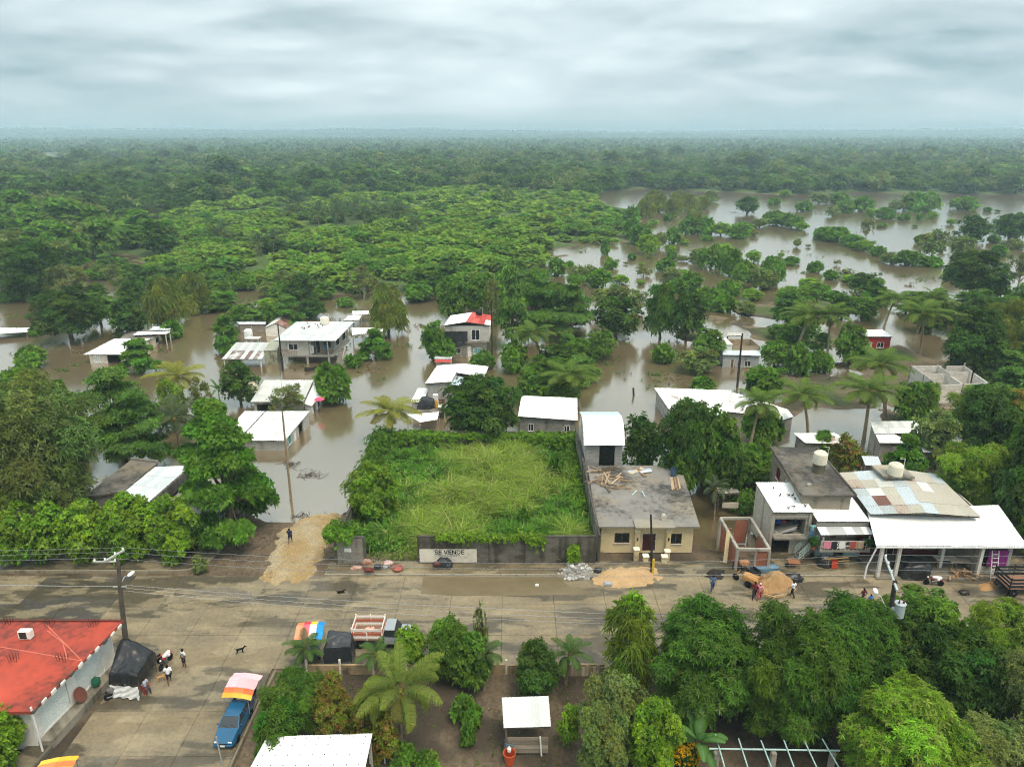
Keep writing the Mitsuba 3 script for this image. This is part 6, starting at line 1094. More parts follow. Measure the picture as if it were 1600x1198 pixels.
p = np.array([xR(38.2) + .3, 38.3, .95]); o = thing('round_table_top', 'round brown table top leaning on the white wall', 'table top'); mesh(o, None, (lambda v: (v[0] @ np.array([[.5, 0, .87], [0, 1, 0], [-.87, 0, .5]]).T + p, v[1]))(lathe([0, 0, 0], [(.50, 0), (.52, .03), (.50, .05)], 24)), '6f4438')
tarp_heap('bag', 'dark green bag on the ledge of the white wall', (xR(39.6) + .35, 39.7, .75), (.5, .6, .65), '1f5a45', 4, 'bag')

# -- roofs at the bottom edge
z = 2.9; Q = [G(378, 1222, z - .15), G(566, 1222, z - .15), G(582, 1146, z), G(417, 1151, z)]; k = thing('shed', 'white corrugated shed roof dotted with roofing screws at the bottom of the photo', 'shed'); b = sheet_roof(k, Q, 7, 2, (WHITE, 'e4e8e8'), (.04,), .03, 6); posts(k, [(q * .95 + np.mean(Q, 0) * .05)[:2] for q in Q], -.2, 2.6, .12)
q0, q1, q2, q3 = [np.asarray(q_) for q_ in Q]
mesh(b, 'screws', cat([ball((q0 * (1 - u) + q1 * u) * (1 - v) + (q3 * (1 - u) + q2 * u) * v + [0, 0, .06], .035, 0) for u in np.linspace(.06, .94, 9) for v in (.12, .34, .56, .78, .93)]), '4a4642')
z = 2.1; Q = [G(787, 1137, z), G(861, 1135, z), G(857, 1087, z + .25), G(784, 1089, z + .25)]; k = thing('shed', 'small garden shed with a pale sheet roof', 'shed'); sheet_roof(k, Q, 5, 1, ('c9cdca', 'd2d6d3'), (.12,), .02); C = inset(Q, .15, .15, .15, .1); posts(k, [c_[:2] for c_ in C], -.15, 2.0, .12, '6a6055')
for i in range(5): mesh(k, 'wall_board', cbox([(C[0][0] + C[1][0]) / 2 + .05, C[0][1] - .03, .2 + .32 * i], [C[1][0] - C[0][0] - .1, .04, .26 if i % 2 else .3]), ('8a7f70', 'a09684', '7a7062')[i % 3], 'm_matte', wear=.4) if i < 4 else None
p = G(796, 1185, 0); o = thing('drum', 'grey blue drum under the orange tub', 'drum'); mesh(o, 'body', lathe(p + [0, .55, -.1], [(.3, 0), (.32, .3), (.3, .33), (.3, .9), (.31, .95), (.27, .95), (.26, .5)], 18), '6b7f8a'); o = thing('tub', 'orange plastic tub by the garden shed', 'tub'); mesh(o, 'body', lathe(p + [0, -.2, -.1], [(.27, 0), (.36, .75), (.40, .76), (.40, .82), (.34, .82), (.26, .08)], 20), 'b5502f'); mesh(o, 'jug', lathe(p + [-.02, -.05, .66], [(.12, 0), (.13, .22), (.05, .3), (.05, .36)], 12), 'dcdcd8')
k = thing('pergola', 'open frame of pale green pipes on concrete posts at the bottom right', 'pergola'); z = 2.7; A, B = G(1108, 1169, z), G(1312, 1172, z); mesh(k, 'beam', tube([A, B], .05, 8), 'a9c4bf')
for i, (a, b) in enumerate((((1118, 1147), (1137, 1215)), ((1154, 1153), (1174, 1215)), ((1189, 1156), (1212, 1215)), ((1225, 1156), (1247, 1215)), ((1256, 1155), (1284, 1215)), ((1285, 1154), (1312, 1200)))): mesh(k, 'pipe', tube([G(*a, z + .1), G(*b, z + .1)], .042, 7), '9fbdb9')
for px in (1120, 1209, 1302): p = G(px, 1171, z); mesh(k, 'post', cbox([p[0], p[1] - .05, 1.25], [.3, .3, 2.7], None, .02), '8f8b80', 'm_wall', wear=.5)

# ------------------------------------------------------------------ trees placed one by one: (kind, columns from, to, top row, foot row, label[, variant])
def rows(name, cat_, group, L):
    for r in L: tree(r[0], r[1], r[2], r[3], r[4], r[5], name, cat_, group, r[6] if len(r) > 6 else 0)
rows('tree', 'tree', None, [
    # the gardens on the near side of the street
    ('mango', 998, 1196, 938, 1112, 'dense dark mango-like tree with a round crown at the near edge of the street', 0),
    ('mango', 1140, 1330, 940, 1150, 'spreading dark tree with drooping leaves, right of the round mango-like tree', 1),
    ('mango', 1120, 1290, 1005, 1130, 'dark tree filling the hollow above the green pipe pergola', 2),
    ('mango', 1240, 1400, 925, 1085, 'dark drooping-leaved tree below the figures walking in pairs', 0),
    ('lime', 1292, 1512, 1045, 1250, 'bright tree with yellow tipped feathery leaves at the bottom right', 0),
    ('broad', 1375, 1500, 908, 1035, 'fresh green tree just right of the transformer pole', 1),
    ('dark', 1340, 1475, 960, 1095, 'shaded tree under the transformer pole', 0),
    ('lime', 1478, 1612, 935, 1110, 'yellow green tree at the right edge by the black truck', 1),
    ('dark', 1440, 1580, 985, 1130, 'dark tree between the yellow green tree and the bright feathery one', 1),
    ('olive', 1440, 1640, 1100, 1260, 'olive green tree in the bottom right corner', 0),
    ('olive', 1540, 1680, 1010, 1190, 'dull green tree at the right edge above the corner', 1),
    ('bamboo', 944, 1018, 936, 1078, 'tall feathery light green tree left of the round mango-like tree', 0),
    ('grey', 905, 1010, 1048, 1190, 'grey green tree right of the garden shed', 0),
    ('grey', 892, 985, 1090, 1225, 'pale grey green tree at the bottom edge below the garden shed', 1),
    ('bright', 975, 1062, 1090, 1215, 'bright green tree beside the banana plant', 0),
    ('dark', 798, 880, 1003, 1082, 'compact dark green tree behind the garden shed', 2),
    ('broad', 662, 742, 962, 1062, 'lush green tree at the low garden wall', 0),
    ('broad', 700, 770, 985, 1070, 'green tree next to the small palm at the garden wall', 2),
    ('bright', 618, 668, 975, 1040, 'young bright tree by the parked motorcycles', 1),
    ('sparse', 738, 764, 948, 1050, 'thin upright tree poking up behind the lush one', 0),
    ('mango', 412, 520, 1040, 1145, 'broad dark tree above the white corrugated roof', 3),
    ('mango', 398, 476, 1098, 1195, 'dark tree overhanging the blue car', 0),
    ('copper', 480, 565, 1052, 1150, 'tree with coppery young leaves left of the big palm', 0),
    ('copper', 545, 612, 1075, 1165, 'reddish green tree below the big palm', 1),
    ('copper', 575, 630, 1110, 1190, 'small coppery tree beside the yellow bunk ladder', 0),
    # the left side
    ('olive', -30, 165, 596, 838, 'large pale olive tree with visible forking limbs at the left edge', 0),
    ('olive', -70, 90, 640, 850, 'olive tree half outside the left edge', 1),
    ('olive', 60, 150, 690, 835, 'lower olive crown merging into the large olive tree', 2),
    ('broad', 5, 105, 570, 690, 'rounded green tree above the large olive one', 1),
    ('tiered', 132, 262, 578, 726, 'layered tree with flat branches behind the mossy concrete roof', 0),
    ('tiered', 175, 275, 610, 735, 'second layered tree leaning towards the grey feathery palm', 1),
    ('almond', 298, 436, 662, 842, 'bright broad-leaved tree overhanging the flooded side street', 0),
    ('almond', 284, 398, 628, 748, 'glossy broad-leaved tree behind the bright one by the side street', 1),
    ('bright', 238, 322, 774, 872, 'rightmost clipped tree of the street row', 0),
    ('bright', 165, 250, 770, 874, 'clipped tree second from the right in the street row', 1),
    ('bright', 108, 180, 780, 877, 'clipped tree in the middle of the street row', 2),
    ('bright', 50, 122, 786, 880, 'clipped tree second from the left in the street row', 0),
    ('bright', -15, 65, 792, 884, 'leftmost clipped tree of the street row', 3),
    ('lime', 252, 296, 592, 660, 'small yellow green tree below the golden palm on the left', 0),
    ('sparse', 292, 345, 596, 690, 'nearly bare grey tree right of the yellow green one', 0),
    ('sparse', 424, 482, 596, 650, 'young feathery tree between the two long white roofed houses', 2),
    ('dark', 346, 408, 568, 632, 'round dark tree left of the cream tank frame', 0),
    ('almond', 333, 380, 496, 552, 'layered tree left of the little white gabled shed', 2),
    ('broad', 352, 412, 474, 508, 'dark green tree behind the small brown house', 0),
    ('tiered', 425, 478, 462, 514, 'flat topped tree behind the stilt house', 0),
    ('broad', 396, 440, 468, 506, 'olive tinted tree behind the white gabled shed', 1),
    ('dark', 462, 512, 466, 496, 'dark spreading tree at the back right of the stilt house', 1),
    ('willow', 574, 642, 448, 522, 'weeping light tree in the flood right of the stilt house', 0),
    ('dark', 60, 168, 452, 532, 'big dark spreading tree alone in the flood on the left', 0),
    ('broad', 130, 188, 454, 508, 'lighter tree leaning on the big dark one in the flood', 0),
    ('dark', 176, 236, 468, 528, 'medium dark tree behind the long white roofed house', 2),
    ('willow', 228, 296, 434, 510, 'weeping olive tree on the left bank', 1),
    ('willow', 284, 330, 428, 490, 'slim weeping tree right of the olive one', 0),
    ('dark', -5, 102, 372, 466, 'tall dark tree on the far left bank', 1),
    ('sparse', 78, 145, 412, 470, 'almost leafless tree on the far left bank', 1),
    ('dark', 219, 284, 346, 396, 'dark round-topped tree standing out of the bright tangle', 0),
    ('dark', 186, 236, 440, 478, 'dark tree beside the weeping olive tree', 0),
    ('broad', 300, 372, 452, 484, 'low spreading tree behind the flooded meadow', 1),
    ('sparse', 547, 592, 415, 466, 'bleached thin tree in front of the bright tangle', 0),
    ('broad', 8, 60, 575, 640, 'small tree at the water by the left edge', 0),
    # the middle
    ('dark', 697, 812, 584, 690, 'big rounded tree between the stepped roof house and the outbuilding', 1),
    ('broad', 800, 862, 574, 636, 'light green tree behind the white roofed outbuilding', 0),
    ('broad', 850, 912, 574, 636, 'green tree behind the outbuilding, next to the low palm', 2),
    ('broad', 655, 700, 498, 560, 'slender tree left of the two storey house', 1),
    ('broad', 680, 740, 432, 500, 'vine hung tree behind the two storey house', 2),
    ('broad', 724, 785, 428, 496, 'bushy tree rising behind the red roof', 0),
    ('tiered', 768, 832, 420, 545, 'tall tree on two thin dark trunks right of the two storey house', 1),
    ('tiered', 798, 880, 425, 530, 'wide layered tree behind the middle palm', 0),
    ('tiered', 850, 938, 432, 528, 'wide layered light green tree at the head of the open water', 1),
    ('sparse', 755, 782, 436, 530, 'bare trunk with few leaves behind the red roof', 1),
    ('broad', 780, 826, 534, 578, 'rounded tree at the foot of the tall thin trunks', 1),
    ('broad', 872, 926, 528, 584, 'rounded tree right of the middle palm', 2),
    ('dark', 925, 1000, 466, 528, 'dense dark tree on the bank, left of the pair', 0),
    ('mango', 1000, 1062, 444, 528, 'dense glossy dark tree on the bank above the open water', 0),
    ('dark', 1040, 1104, 452, 530, 'dense dark tree on the bank, right of the glossy one', 1),
    ('grey', 925, 985, 446, 490, 'pale tree behind the dark bank trees', 0),
    ('grey', 965, 1010, 452, 486, 'pale willowy tree behind the glossy dark one', 1),
    ('broad', 1080, 1130, 512, 566, 'light green tree left of the small grey house', 0),
    ('grey', 1058, 1120, 542, 582, 'dusty green round tree standing in the open water', 0),
    ('broad', 1158, 1228, 568, 622, 'sprawling tree in the water right of the far pole', 1),
    ('broad', 1182, 1236, 532, 572, 'tree at the right end of the pale blue roof strip', 2),
    # right
    ('dark', 1024, 1118, 622, 762, 'tall green tree right behind the cream house', 1),
    ('broad', 1078, 1152, 640, 770, 'fuller green tree beside the one behind the cream house', 0),
    ('broad', 1040, 1090, 680, 775, 'lower tree behind the blue drum', 1),
    ('dark', 968, 1036, 650, 738, 'dark tree right of the curved roof shed', 2),
    ('dark', 1112, 1160, 690, 790, 'dark tree beside the ragged shack', 0),
    ('broad', 1262, 1300, 672, 722, 'bushy tree behind the old house with the flat roof', 2),
    ('copper', 1290, 1345, 680, 742, 'bronze tinted tree behind the rusty patchwork roof', 0),
    ('almond', 1378, 1442, 682, 752, 'bright bushy tree right behind the cream tank on its slab', 0),
    ('grey', 1418, 1482, 640, 735, 'pale feathery tree over the grey roofs', 1),
    ('lime', 1445, 1560, 684, 812, 'yellow green tree right of the patchwork roof', 1),
    ('dark', 1530, 1625, 690, 840, 'dark tree at the right edge behind the white roof', 0),
    ('broad', 1560, 1640, 640, 770, 'mixed green tree at the right edge, halfway up', 2),
    ('dark', 1475, 1585, 600, 716, 'dark tree below the unfinished block house', 1),
    ('copper', 1520, 1610, 610, 720, 'tree with russet patches below the unfinished block house', 1),
    ('tiered', 1535, 1610, 575, 640, 'flat layered tree right of the unfinished block house', 0),
    ('dark', 1468, 1565, 488, 590, 'large dark tree behind the unfinished block house', 2),
    ('willow', 1520, 1610, 470, 560, 'hazy willow-like tree at the right edge', 1),
    ('willow', 1585, 1660, 465, 560, 'hazy willow-like tree cut by the right edge', 0),
    ('broad', 1390, 1445, 590, 660, 'leafy tree left of the unfinished block house', 1),
    ('lime', 1430, 1462, 596, 656, 'yellow flecked small tree at the corner of the unfinished block house', 1),
    ('broad', 1300, 1350, 505, 572, 'tree left of the small red house', 0),
    ('dark', 1425, 1480, 470, 520, 'dark tree behind the crown of the farther palms', 1),
    ('dark', 1470, 1562, 394, 466, 'big dark round tree in the right-hand flood'), ('dark', 1321, 1375, 426, 458, 'small dark round tree in the middle of the right-hand flood', 1),
    ('grey', 1433, 1476, 360, 402, 'fresh green round tree in the right-hand flood'), ('grey', 1484, 1518, 368, 404, 'paler tree right of the fresh green one in the flood', 1), ('dark', 1494, 1546, 338, 378, 'dark ragged tree in the far right flood', 2), ('dark', 1548, 1604, 334, 374, 'dark tree at the right edge of the far flood', 1),
    ('sparse', 1568, 1610, 392, 452, 'grey bare tree standing in the flood at the right edge', 0), ('dark', 1146, 1188, 308, 334, 'dark round tree in the far flood, left of the centre channel', 0), ('sparse', 1342, 1364, 340, 372, 'thin drowned tree in the right-hand flood', 1),
])
tree('tiered', 1200, 1260, 455, 512, 'broad tree at the left end of the row of palms', var=0)
rows('banana_plant', 'banana plant', None, [('banana', 1042, 1132, 1104, 1205, 'large banana plant with broad shining leaves'), ('banana', 262, 300, 640, 700, 'small banana plant left of the nearly bare grey tree'), ('banana', 330, 358, 590, 632, 'banana plant beside the round dark tree'), ('banana', 456, 486, 488, 510, 'banana plant behind the stilt house roof')])
rows('palm_tree', 'palm tree', None, [
    ('big', 558, 694, 1008, 1166, 'large coconut palm with arching yellow green fronds in the near garden'),
    ('small', 850, 916, 986, 1068, 'slim young palm left of the feathery light tree at the garden wall'), ('small', 724, 788, 990, 1078, 'slim young palm at the garden wall behind the lush trees'), ('small', 446, 510, 988, 1052, 'young palm beside the striped canopy'), ('small', 560, 622, 992, 1052, 'young palm beside the stake truck'),
    ('golden', 570, 658, 608, 690, 'yellowing palm at the water end of the lot'), ('golden', 248, 330, 556, 632, 'yellowing palm on the left bank'), ('feather', 246, 322, 612, 712, 'grey green feathery palm behind the mossy roof'),
    ('coconut_a', 808, 892, 500, 578, 'coconut palm in the middle of the flooded village'), ('coconut_b', 862, 952, 560, 642, 'coconut palm hanging over the open water behind the outbuilding'),
    ('coconut_a', 1124, 1214, 604, 712, 'leaning palm before the patchwork of white roofs'), ('coconut_b', 1220, 1306, 588, 692, 'dark trunked palm second from the left in the near row'), ('coconut_c', 1296, 1402, 580, 690, 'largest palm of the near row on the right'), ('coconut_b', 1335, 1430, 540, 650, 'palm behind the largest one, left of the block house'),
    ('coconut_c', 1396, 1480, 462, 552, 'palm right of the small red house'), ('coconut_a', 1346, 1416, 452, 512, 'palm just behind the small red house'), ('coconut_b', 1202, 1282, 468, 556, 'leftmost palm of the far row'), ('coconut_c', 1258, 1326, 470, 560, 'second palm of the far row'), ('coconut_a', 1404, 1462, 444, 520, 'small farther palm behind the pair at the red house'),
    ('feather', 1096, 1136, 738, 812, 'low feathery palm at the water by the ragged shack'), ('feather', 1500, 1530, 612, 650, 'small palm among the dark trees at the right')])
n0 = [(238, 350), (346, 384), (470, 340), (428, 396), (408, 398), (652, 372), (540, 350), (528, 356), (570, 356), (590, 352), (610, 350), (628, 352), (498, 352), (526, 342), (456, 352), (2, 388), (1588, 300), (790, 318), (556, 344)]
for i, (x, y) in enumerate(n0): tree('corozo', x - 23, x + 23, y - 42, y, 'wild palm with stiff upright fronds rising from the green tangle', 'palm_tree', 'palm tree', 'wild palms in the green tangle')
rows('bush', 'bush', None, [
    ('shrub', 494, 552, 576, 628, 'round bush in the flood right of the white lean-to', 0), ('almond', 562, 613, 516, 560, 'layered bush in the flood right of the stilt house'), ('shrub', 540, 566, 556, 572, 'tiny bush below the layered one', 1),
    ('almond', 188, 252, 532, 580, 'leafy bush covering the garage end of the long white roofed house', 1), ('shrub', 27, 72, 545, 575, 'lone bush in the flood at the far left', 2), ('shrub', 254, 284, 505, 528, 'bush hiding the farthest small canopy', 0), ('shrub', 48, 66, 512, 524, 'tiny bush by the leftmost flat roof', 0),
    ('shrub', 1022, 1052, 542, 566, 'small bush alone in the open water', 1), ('shrub', 1082, 1112, 590, 608, 'small leafy bush before the patchwork of white roofs', 0), ('shrub', 782, 822, 540, 580, 'glossy bush left of the middle palm', 2), ('shrub', 670, 712, 530, 562, 'green bush against the two storey house', 1), ('shrub', 736, 772, 552, 576, 'bush at the foot of the outside stairs', 0),
    ('bright', 545, 628, 722, 815, 'bright leafy bush inside the lot at its left wall', 2), ('shrub', 806, 826, 800, 828, 'small bright bush in the grass near the front wall', 0), ('shrub', 858, 880, 715, 750, 'bush in the grass near the back right corner', 1),
    ('bright', -20, 46, 1100, 1185, 'clipped bright hedge bush at the lower left corner', 1), ('bright', -40, 30, 1130, 1225, 'clipped bright hedge bush below the red roof', 0), ('shrub', 708, 742, 1088, 1120, 'small bright plant in the near garden', 0), ('shrub', 724, 752, 1102, 1135, 'small lime plant in the near garden', 1), ('shrub', 722, 742, 1130, 1165, 'grassy tuft in the near garden', 2), ('bright', 872, 908, 1098, 1165, 'small bright bush right of the garden shed', 2),
    ('grey', 302, 326, 868, 896, 'pale spiky agave-like plant at the street corner', 0), ('shrub', 1140, 1180, 768, 800, 'bush by the ragged shack', 0), ('shrub', 1228, 1262, 545, 585, 'bush in the water below the far palms', 1), ('shrub', 1262, 1298, 552, 580, 'round bush in the brown channel below the far palms', 2), ('shrub', 1235, 1256, 560, 584, 'low bush left of the round one in the channel', 0), ('shrub', 1170, 1200, 575, 600, 'bush at the waterside by the far pole', 1), ('shrub', 1410, 1450, 640, 664, 'bush by the brown pool', 1), ('shrub', 610, 650, 1160, 1200, 'dark bush below the big palm', 1), ('shrub', 650, 690, 1175, 1215, 'weedy bush at the bottom edge below the big palm', 2), ('shrub', 1490, 1530, 800, 850, 'bush behind the right end of the white roof', 0), ('broad', 1575, 1625, 790, 870, 'bush beside the grey side room', 0)])
p = G(1068, 1200); k = thing('bush', 'bush thick with yellow blossom beside the banana plant', 'bush'); rr = np.random.default_rng(9); n = 420; d = sph(rr, n, .6); P = p + [0, 0, .9] + d * [.75, .7, 1.0] * rr.uniform(.5, 1, (n, 1)); scene[uniq(k + '__leaves')] = leafply(rosettes(rr, P, d, 6, .25, .1, .3, .2, np.tile([.05, .12, .02], (n, 1)))); m = d[:, 2] > -.1; scene[uniq(k + '__blossom')] = leafply(rosettes(rr, P[m] + d[m] * .12, d[m], 7, .13, .09, .6, .0, np.tile([.75, .48, .02], (m.sum(), 1)), .1))
# trees crowding the flooded village, too alike to tell apart
def crowd(poly, n, kinds, smin, smax, label, group, seed):
    rr = np.random.default_rng(seed); P = Polygon(poly); x0, y0, x1, y1 = P.bounds; c = 0; tries = 0; bad = [Polygon(b_) for b_ in CLEAR]
    while c < n and tries < 6000:
        tries += 1; x, y = rr.uniform(x0, x1), rr.uniform(y0, y1)
        if not P.contains(Point(x, y)) or any(b_.contains(Point(x, y)) for b_ in bad): continue
        g = G(x, y, WZ); s = rr.uniform(smin, smax) * PXM(g)
        if any(math.hypot(g[0] - a, g[1] - b) < r * .55 + smin * .25 for a, b, r in TREE_AT): continue
        tree(kinds[c % len(kinds)], x - s / 2, x + s / 2, y - s * rr.uniform(.6, .95), y, label, 'tree', 'tree', group, c % 3); c += 1
CLEAR = [[(1310, 500), (1410, 500), (1420, 600), (1310, 600)], [(1410, 560), (1560, 560), (1570, 690), (1410, 690)], [(1110, 515), (1200, 515), (1200, 615), (1110, 615)], [(1010, 595), (1250, 595), (1250, 670), (1010, 670)], [(1235, 655), (1515, 650), (1510, 725), (1340, 735), (1235, 700)],
         [(1285, 575), (1330, 570), (1330, 615), (1240, 625)], [(690, 480), (775, 480), (775, 570), (690, 570)]]
crowd([(1190, 480), (1420, 470), (1640, 462), (1660, 600), (1400, 640), (1330, 560), (1200, 545)], 44, ['dark', 'broad', 'tiered', 'broad', 'grey', 'almond'], 4.0, 7.5, 'green tree among the palms and houses of the flooded right-hand village', 'trees of the right-hand village', 3)
crowd([(1540, 600), (1690, 590), (1760, 850), (1600, 850), (1500, 740)], 14, ['dark', 'broad', 'copper', 'lime'], 5, 8, 'tree of the thicket at the right edge beyond the white roof', 'trees of the right-edge thicket', 4)
crowd([(1110, 660), (1200, 690), (1230, 760), (1190, 800), (1110, 760)], 7, ['broad', 'dark', 'shrub'], 3.5, 5.5, 'tree in the flooded plot between the cream house and the old two storey house', 'trees between the two houses', 5)
crowd([(640, 440), (840, 430), (860, 470), (930, 520), (900, 545), (780, 500), (650, 490)], 16, ['broad', 'dark', 'tiered'], 5, 9, 'leafy tree of the belt behind the two storey house', 'trees of the belt behind the village', 6)
crowd([(-20, 440), (140, 430), (220, 420), (420, 455), (560, 455), (560, 475), (330, 470), (150, 470), (-20, 475)], 28, ['broad', 'dark', 'olive', 'tiered', 'broad'], 4.5, 8, 'tree of the belt along the left bank of the flood', 'trees along the left bank', 7)
crowd([(0, 640), (130, 650), (300, 640), (300, 700), (120, 720), (0, 720)], 8, ['broad', 'olive', 'tiered'], 4, 7, 'tree crowding the bank behind the large olive tree', 'trees behind the large olive tree', 8)
crowd([(780, 560), (930, 520), (960, 600), (930, 660), (800, 620)], 8, ['broad', 'dark', 'tiered'], 4, 7, 'tree of the thicket round the middle palm', 'trees round the middle palm', 9)
# bushes and drowned trees of the open flood on the right, and low growth along its edges
fl = [(1075, 366, 34, 24), (1096, 366, 44, 24), (1126, 368, 46, 22), (1150, 372, 40, 18), (1186, 356, 40, 16), (1212, 352, 50, 20), (1236, 356, 46, 20), (1252, 360, 30, 14), (1160, 362, 40, 12), (1245, 386, 20, 14), (1300, 376, 60, 22), (1330, 384, 40, 16), (1350, 392, 46, 18), (1372, 400, 26, 14), (1392, 412, 48, 18), (1420, 414, 60, 20), (1452, 416, 40, 14), (1265, 452, 56, 18), (1280, 458, 40, 14),
      (1300, 338, 28, 16), (1320, 332, 34, 18), (1345, 330, 40, 20), (1360, 338, 24, 14), (1382, 342, 34, 16), (1400, 330, 36, 18), (1425, 330, 44, 26), (1448, 330, 44, 26), (1456, 342, 22, 12), (1505, 328, 44, 18), (1280, 318, 40, 18), (1255, 330, 30, 14), (1312, 318, 36, 16), (1225, 308, 30, 12), (1210, 320, 22, 10), (1090, 410, 44, 24), (1110, 420, 50, 34), (1140, 430, 48, 36), (1130, 404, 40, 26), (1160, 440, 46, 30), (1190, 452, 60, 34), (1205, 444, 50, 38), (1140, 460, 50, 22), (1175, 468, 46, 18), (1080, 452, 40, 24), (1050, 440, 44, 22), (1040, 424, 36, 18),
      (1000, 382, 40, 28), (1012, 398, 44, 34), (985, 372, 36, 26), (1030, 388, 36, 26), (1052, 380, 30, 22), (945, 398, 18, 20), (952, 412, 14, 12), (1010, 340, 40, 34), (1030, 332, 40, 30), (1052, 338, 36, 30), (1075, 330, 40, 28), (1020, 318, 36, 22), (1095, 326, 36, 22), (1060, 316, 36, 20), (1110, 316, 30, 18), (985, 352, 30, 26), (1084, 346, 30, 24), (1560, 398, 30, 14), (1590, 390, 30, 14), (1050, 404, 20, 12), (1238, 412, 26, 10), (1220, 402, 14, 8), (870, 430, 36, 24), (905, 440, 44, 26), (935, 448, 46, 28), (1100, 476, 50, 26), (1230, 470, 50, 24), (1130, 486, 44, 24), (1165, 492, 40, 22), (1300, 470, 40, 14),
      (150, 436, 50, 18), (185, 432, 46, 16), (250, 438, 50, 20), (330, 445, 50, 22), (380, 452, 56, 26), (445, 466, 60, 24), (505, 466, 46, 20), (540, 478, 34, 12), (610, 462, 50, 22), (655, 470, 56, 26), (700, 468, 50, 28), (745, 462, 50, 28), (790, 452, 56, 30), (835, 442, 50, 26), (355, 472, 40, 16), (310, 488, 36, 14), (420, 486, 50, 22), (270, 470, 40, 20), (200, 470, 50, 24), (20, 470, 50, 20), (60, 468, 40, 16)]
for i, (x, y, w, h) in enumerate(fl):
    wl = 1000 < x < 1120 and y < 350
    tree('willow' if wl else ('shrub', 'shrub', 'bright', 'shrub', 'grey')[i % 5], x - w * .38, x + w * .38, y - h * .95, y, 'slender pale willow-like tree standing in the far shallows' if wl else 'low leafy bush standing in the open flood on the right' if x > 840 else 'low leafy bush along the left bank of the flood', 'tree' if wl else 'bush', 'tree' if wl else 'bush', 'pale trees in the far shallows' if wl else 'bushes in the right-hand flood' if x > 840 else 'bushes along the left bank', i % 3)

rr = np.random.default_rng(41); FP = Polygon([(862, 405), (1000, 335), (1130, 312), (1600, 316), (1600, 400), (1480, 470), (1250, 470), (1120, 480), (900, 445)]); c = 0
while c < 95:
    x, y = rr.uniform(860, 1600), rr.uniform(314, 476)
    if not FP.contains(Point(x, y)): continue
    g = G(x, y, WZ); s = rr.uniform(1.6, 5.0) * PXM(g); c += 1
    if any(math.hypot(g[0] - a, g[1] - b) < r + .5 for a, b, r in TREE_AT): continue
    tree(('shrub', 'grey', 'shrub', 'sparse', 'bright')[c % 5], x - s / 2, x + s / 2, y - s * rr.uniform(.35, .8), y, 'low leafy bush standing in the open flood on the right', 'bush', 'bush', 'bushes in the right-hand flood', c % 3)

# ------------------------------------------------------------------ poles and wires
def pole(name, label, base, top, h0=None, col='5b564e', r=0.13, zb=0.0, group=None):
    p = G(*base, zb); z = ZT(p[1], top[1]); x = XP(top[0], p[1], z); k = thing(name, label, 'utility pole', group)
    mesh(k, 'shaft', tube([[p[0], p[1], zb - 1.0], [p[0] + (x - p[0]) * .5, p[1], (z + zb) / 2], [x, p[1], z]], [r * 1.25, r, r * .75], 9), col, 'm_wall', smooth=True, wear=.5); return k, np.array([x, p[1], z]), p
def wire(name, label, a, b, sag, r=0.010, col='8d9296', group=None):
    t = np.linspace(0, 1, 25)[:, None]; P = np.asarray(a) * (1 - t) + np.asarray(b) * t; P[:, 2] -= sag * 4 * (t * (1 - t))[:, 0]; k = thing(name, label, 'wire', group); mesh(k, None, tube(P, r, 5, False), col, 'm_matte', wear=0); return k
def insul(k, c): mesh(k, 'insulator', lathe(c, [(.05, 0), (.09, .05), (.05, .1), (.08, .15), (.03, .2)], 8), 'dfe3e3', 'm_gloss')
def lamp(k, p, tip):
    p, tip = np.asarray(p, float), np.asarray(tip, float); mesh(k, 'lamp_arm', tube([p, p * .4 + tip * .6 + [0, 0, .25], tip], .035, 6), 'a5a9aa', 'm_matte'); d = tip - p; d[2] = 0; d /= np.linalg.norm(d); x = np.array([-d[1], d[0], 0])
    v, f = ball([0, 0, 0], 1.0, 2); v = v * [.17, .38, .11]; mesh(k, 'lamp', (tip + d * .25 + v[:, :1] * x + v[:, 1:2] * d + v[:, 2:] * [0, 0, 1], f), 'e9ecec', 'm_gloss', smooth=True, wear=0)
kL, tL, bL = pole('utility_pole', 'concrete utility pole with crossarms and a street lamp at the black tent', (195, 1004), (184, 872), r=.17)
zA = tL[2] - .15; aA, aB = G(194, 859, zA + .1), G(163, 877, zA + .1); mesh(kL, 'crossarm', bar(aA, aB, .12), 'b9bdb8', 'm_wall'); mesh(kL, 'crossarm', bar(G(146, 877.5, zA - .1), G(186, 877, zA - .1), .1), 'b3b7b2', 'm_wall')
LI = [aA * (1 - t) + aB * t for t in (.05, .45, .95)]
for c in LI: insul(kL, c + [0, 0, .06])
for x in (148, 180): insul(kL, G(x, 877, zA - .04))
lamp(kL, bL * .3 + tL * .7 + [.05, -.1, 0], G(201, 899, tL[2] * .72)); mesh(kL, 'bracket', cat([bar(bL * .32 + tL * .68 + [-.5, -.05, 0], bL * .32 + tL * .68 + [.5, -.05, 0], .05)]), 'c9ccca')
zR = 8.6; rA, rB = G(1383, 870, zR), G(1402, 922, zR); m_ = rA * .25 + rB * .75; kR = thing('utility_pole', 'dark utility pole carrying a grey transformer and a long crossarm', 'utility pole'); mesh(kR, 'shaft', tube([[m_[0] + .35, m_[1] - .2, -1], [m_[0], m_[1] - .12, zR + .1]], [.2, .14], 9), '3d3a36', 'm_wall', smooth=True)
mesh(kR, 'crossarm', bar(rA, rB, .12), 'aeb5b6', 'm_wall'); RI = [rA * (1 - t) + rB * t for t in (.02, .24, .5)]
for c in RI: insul(kR, c + [0, 0, .06])
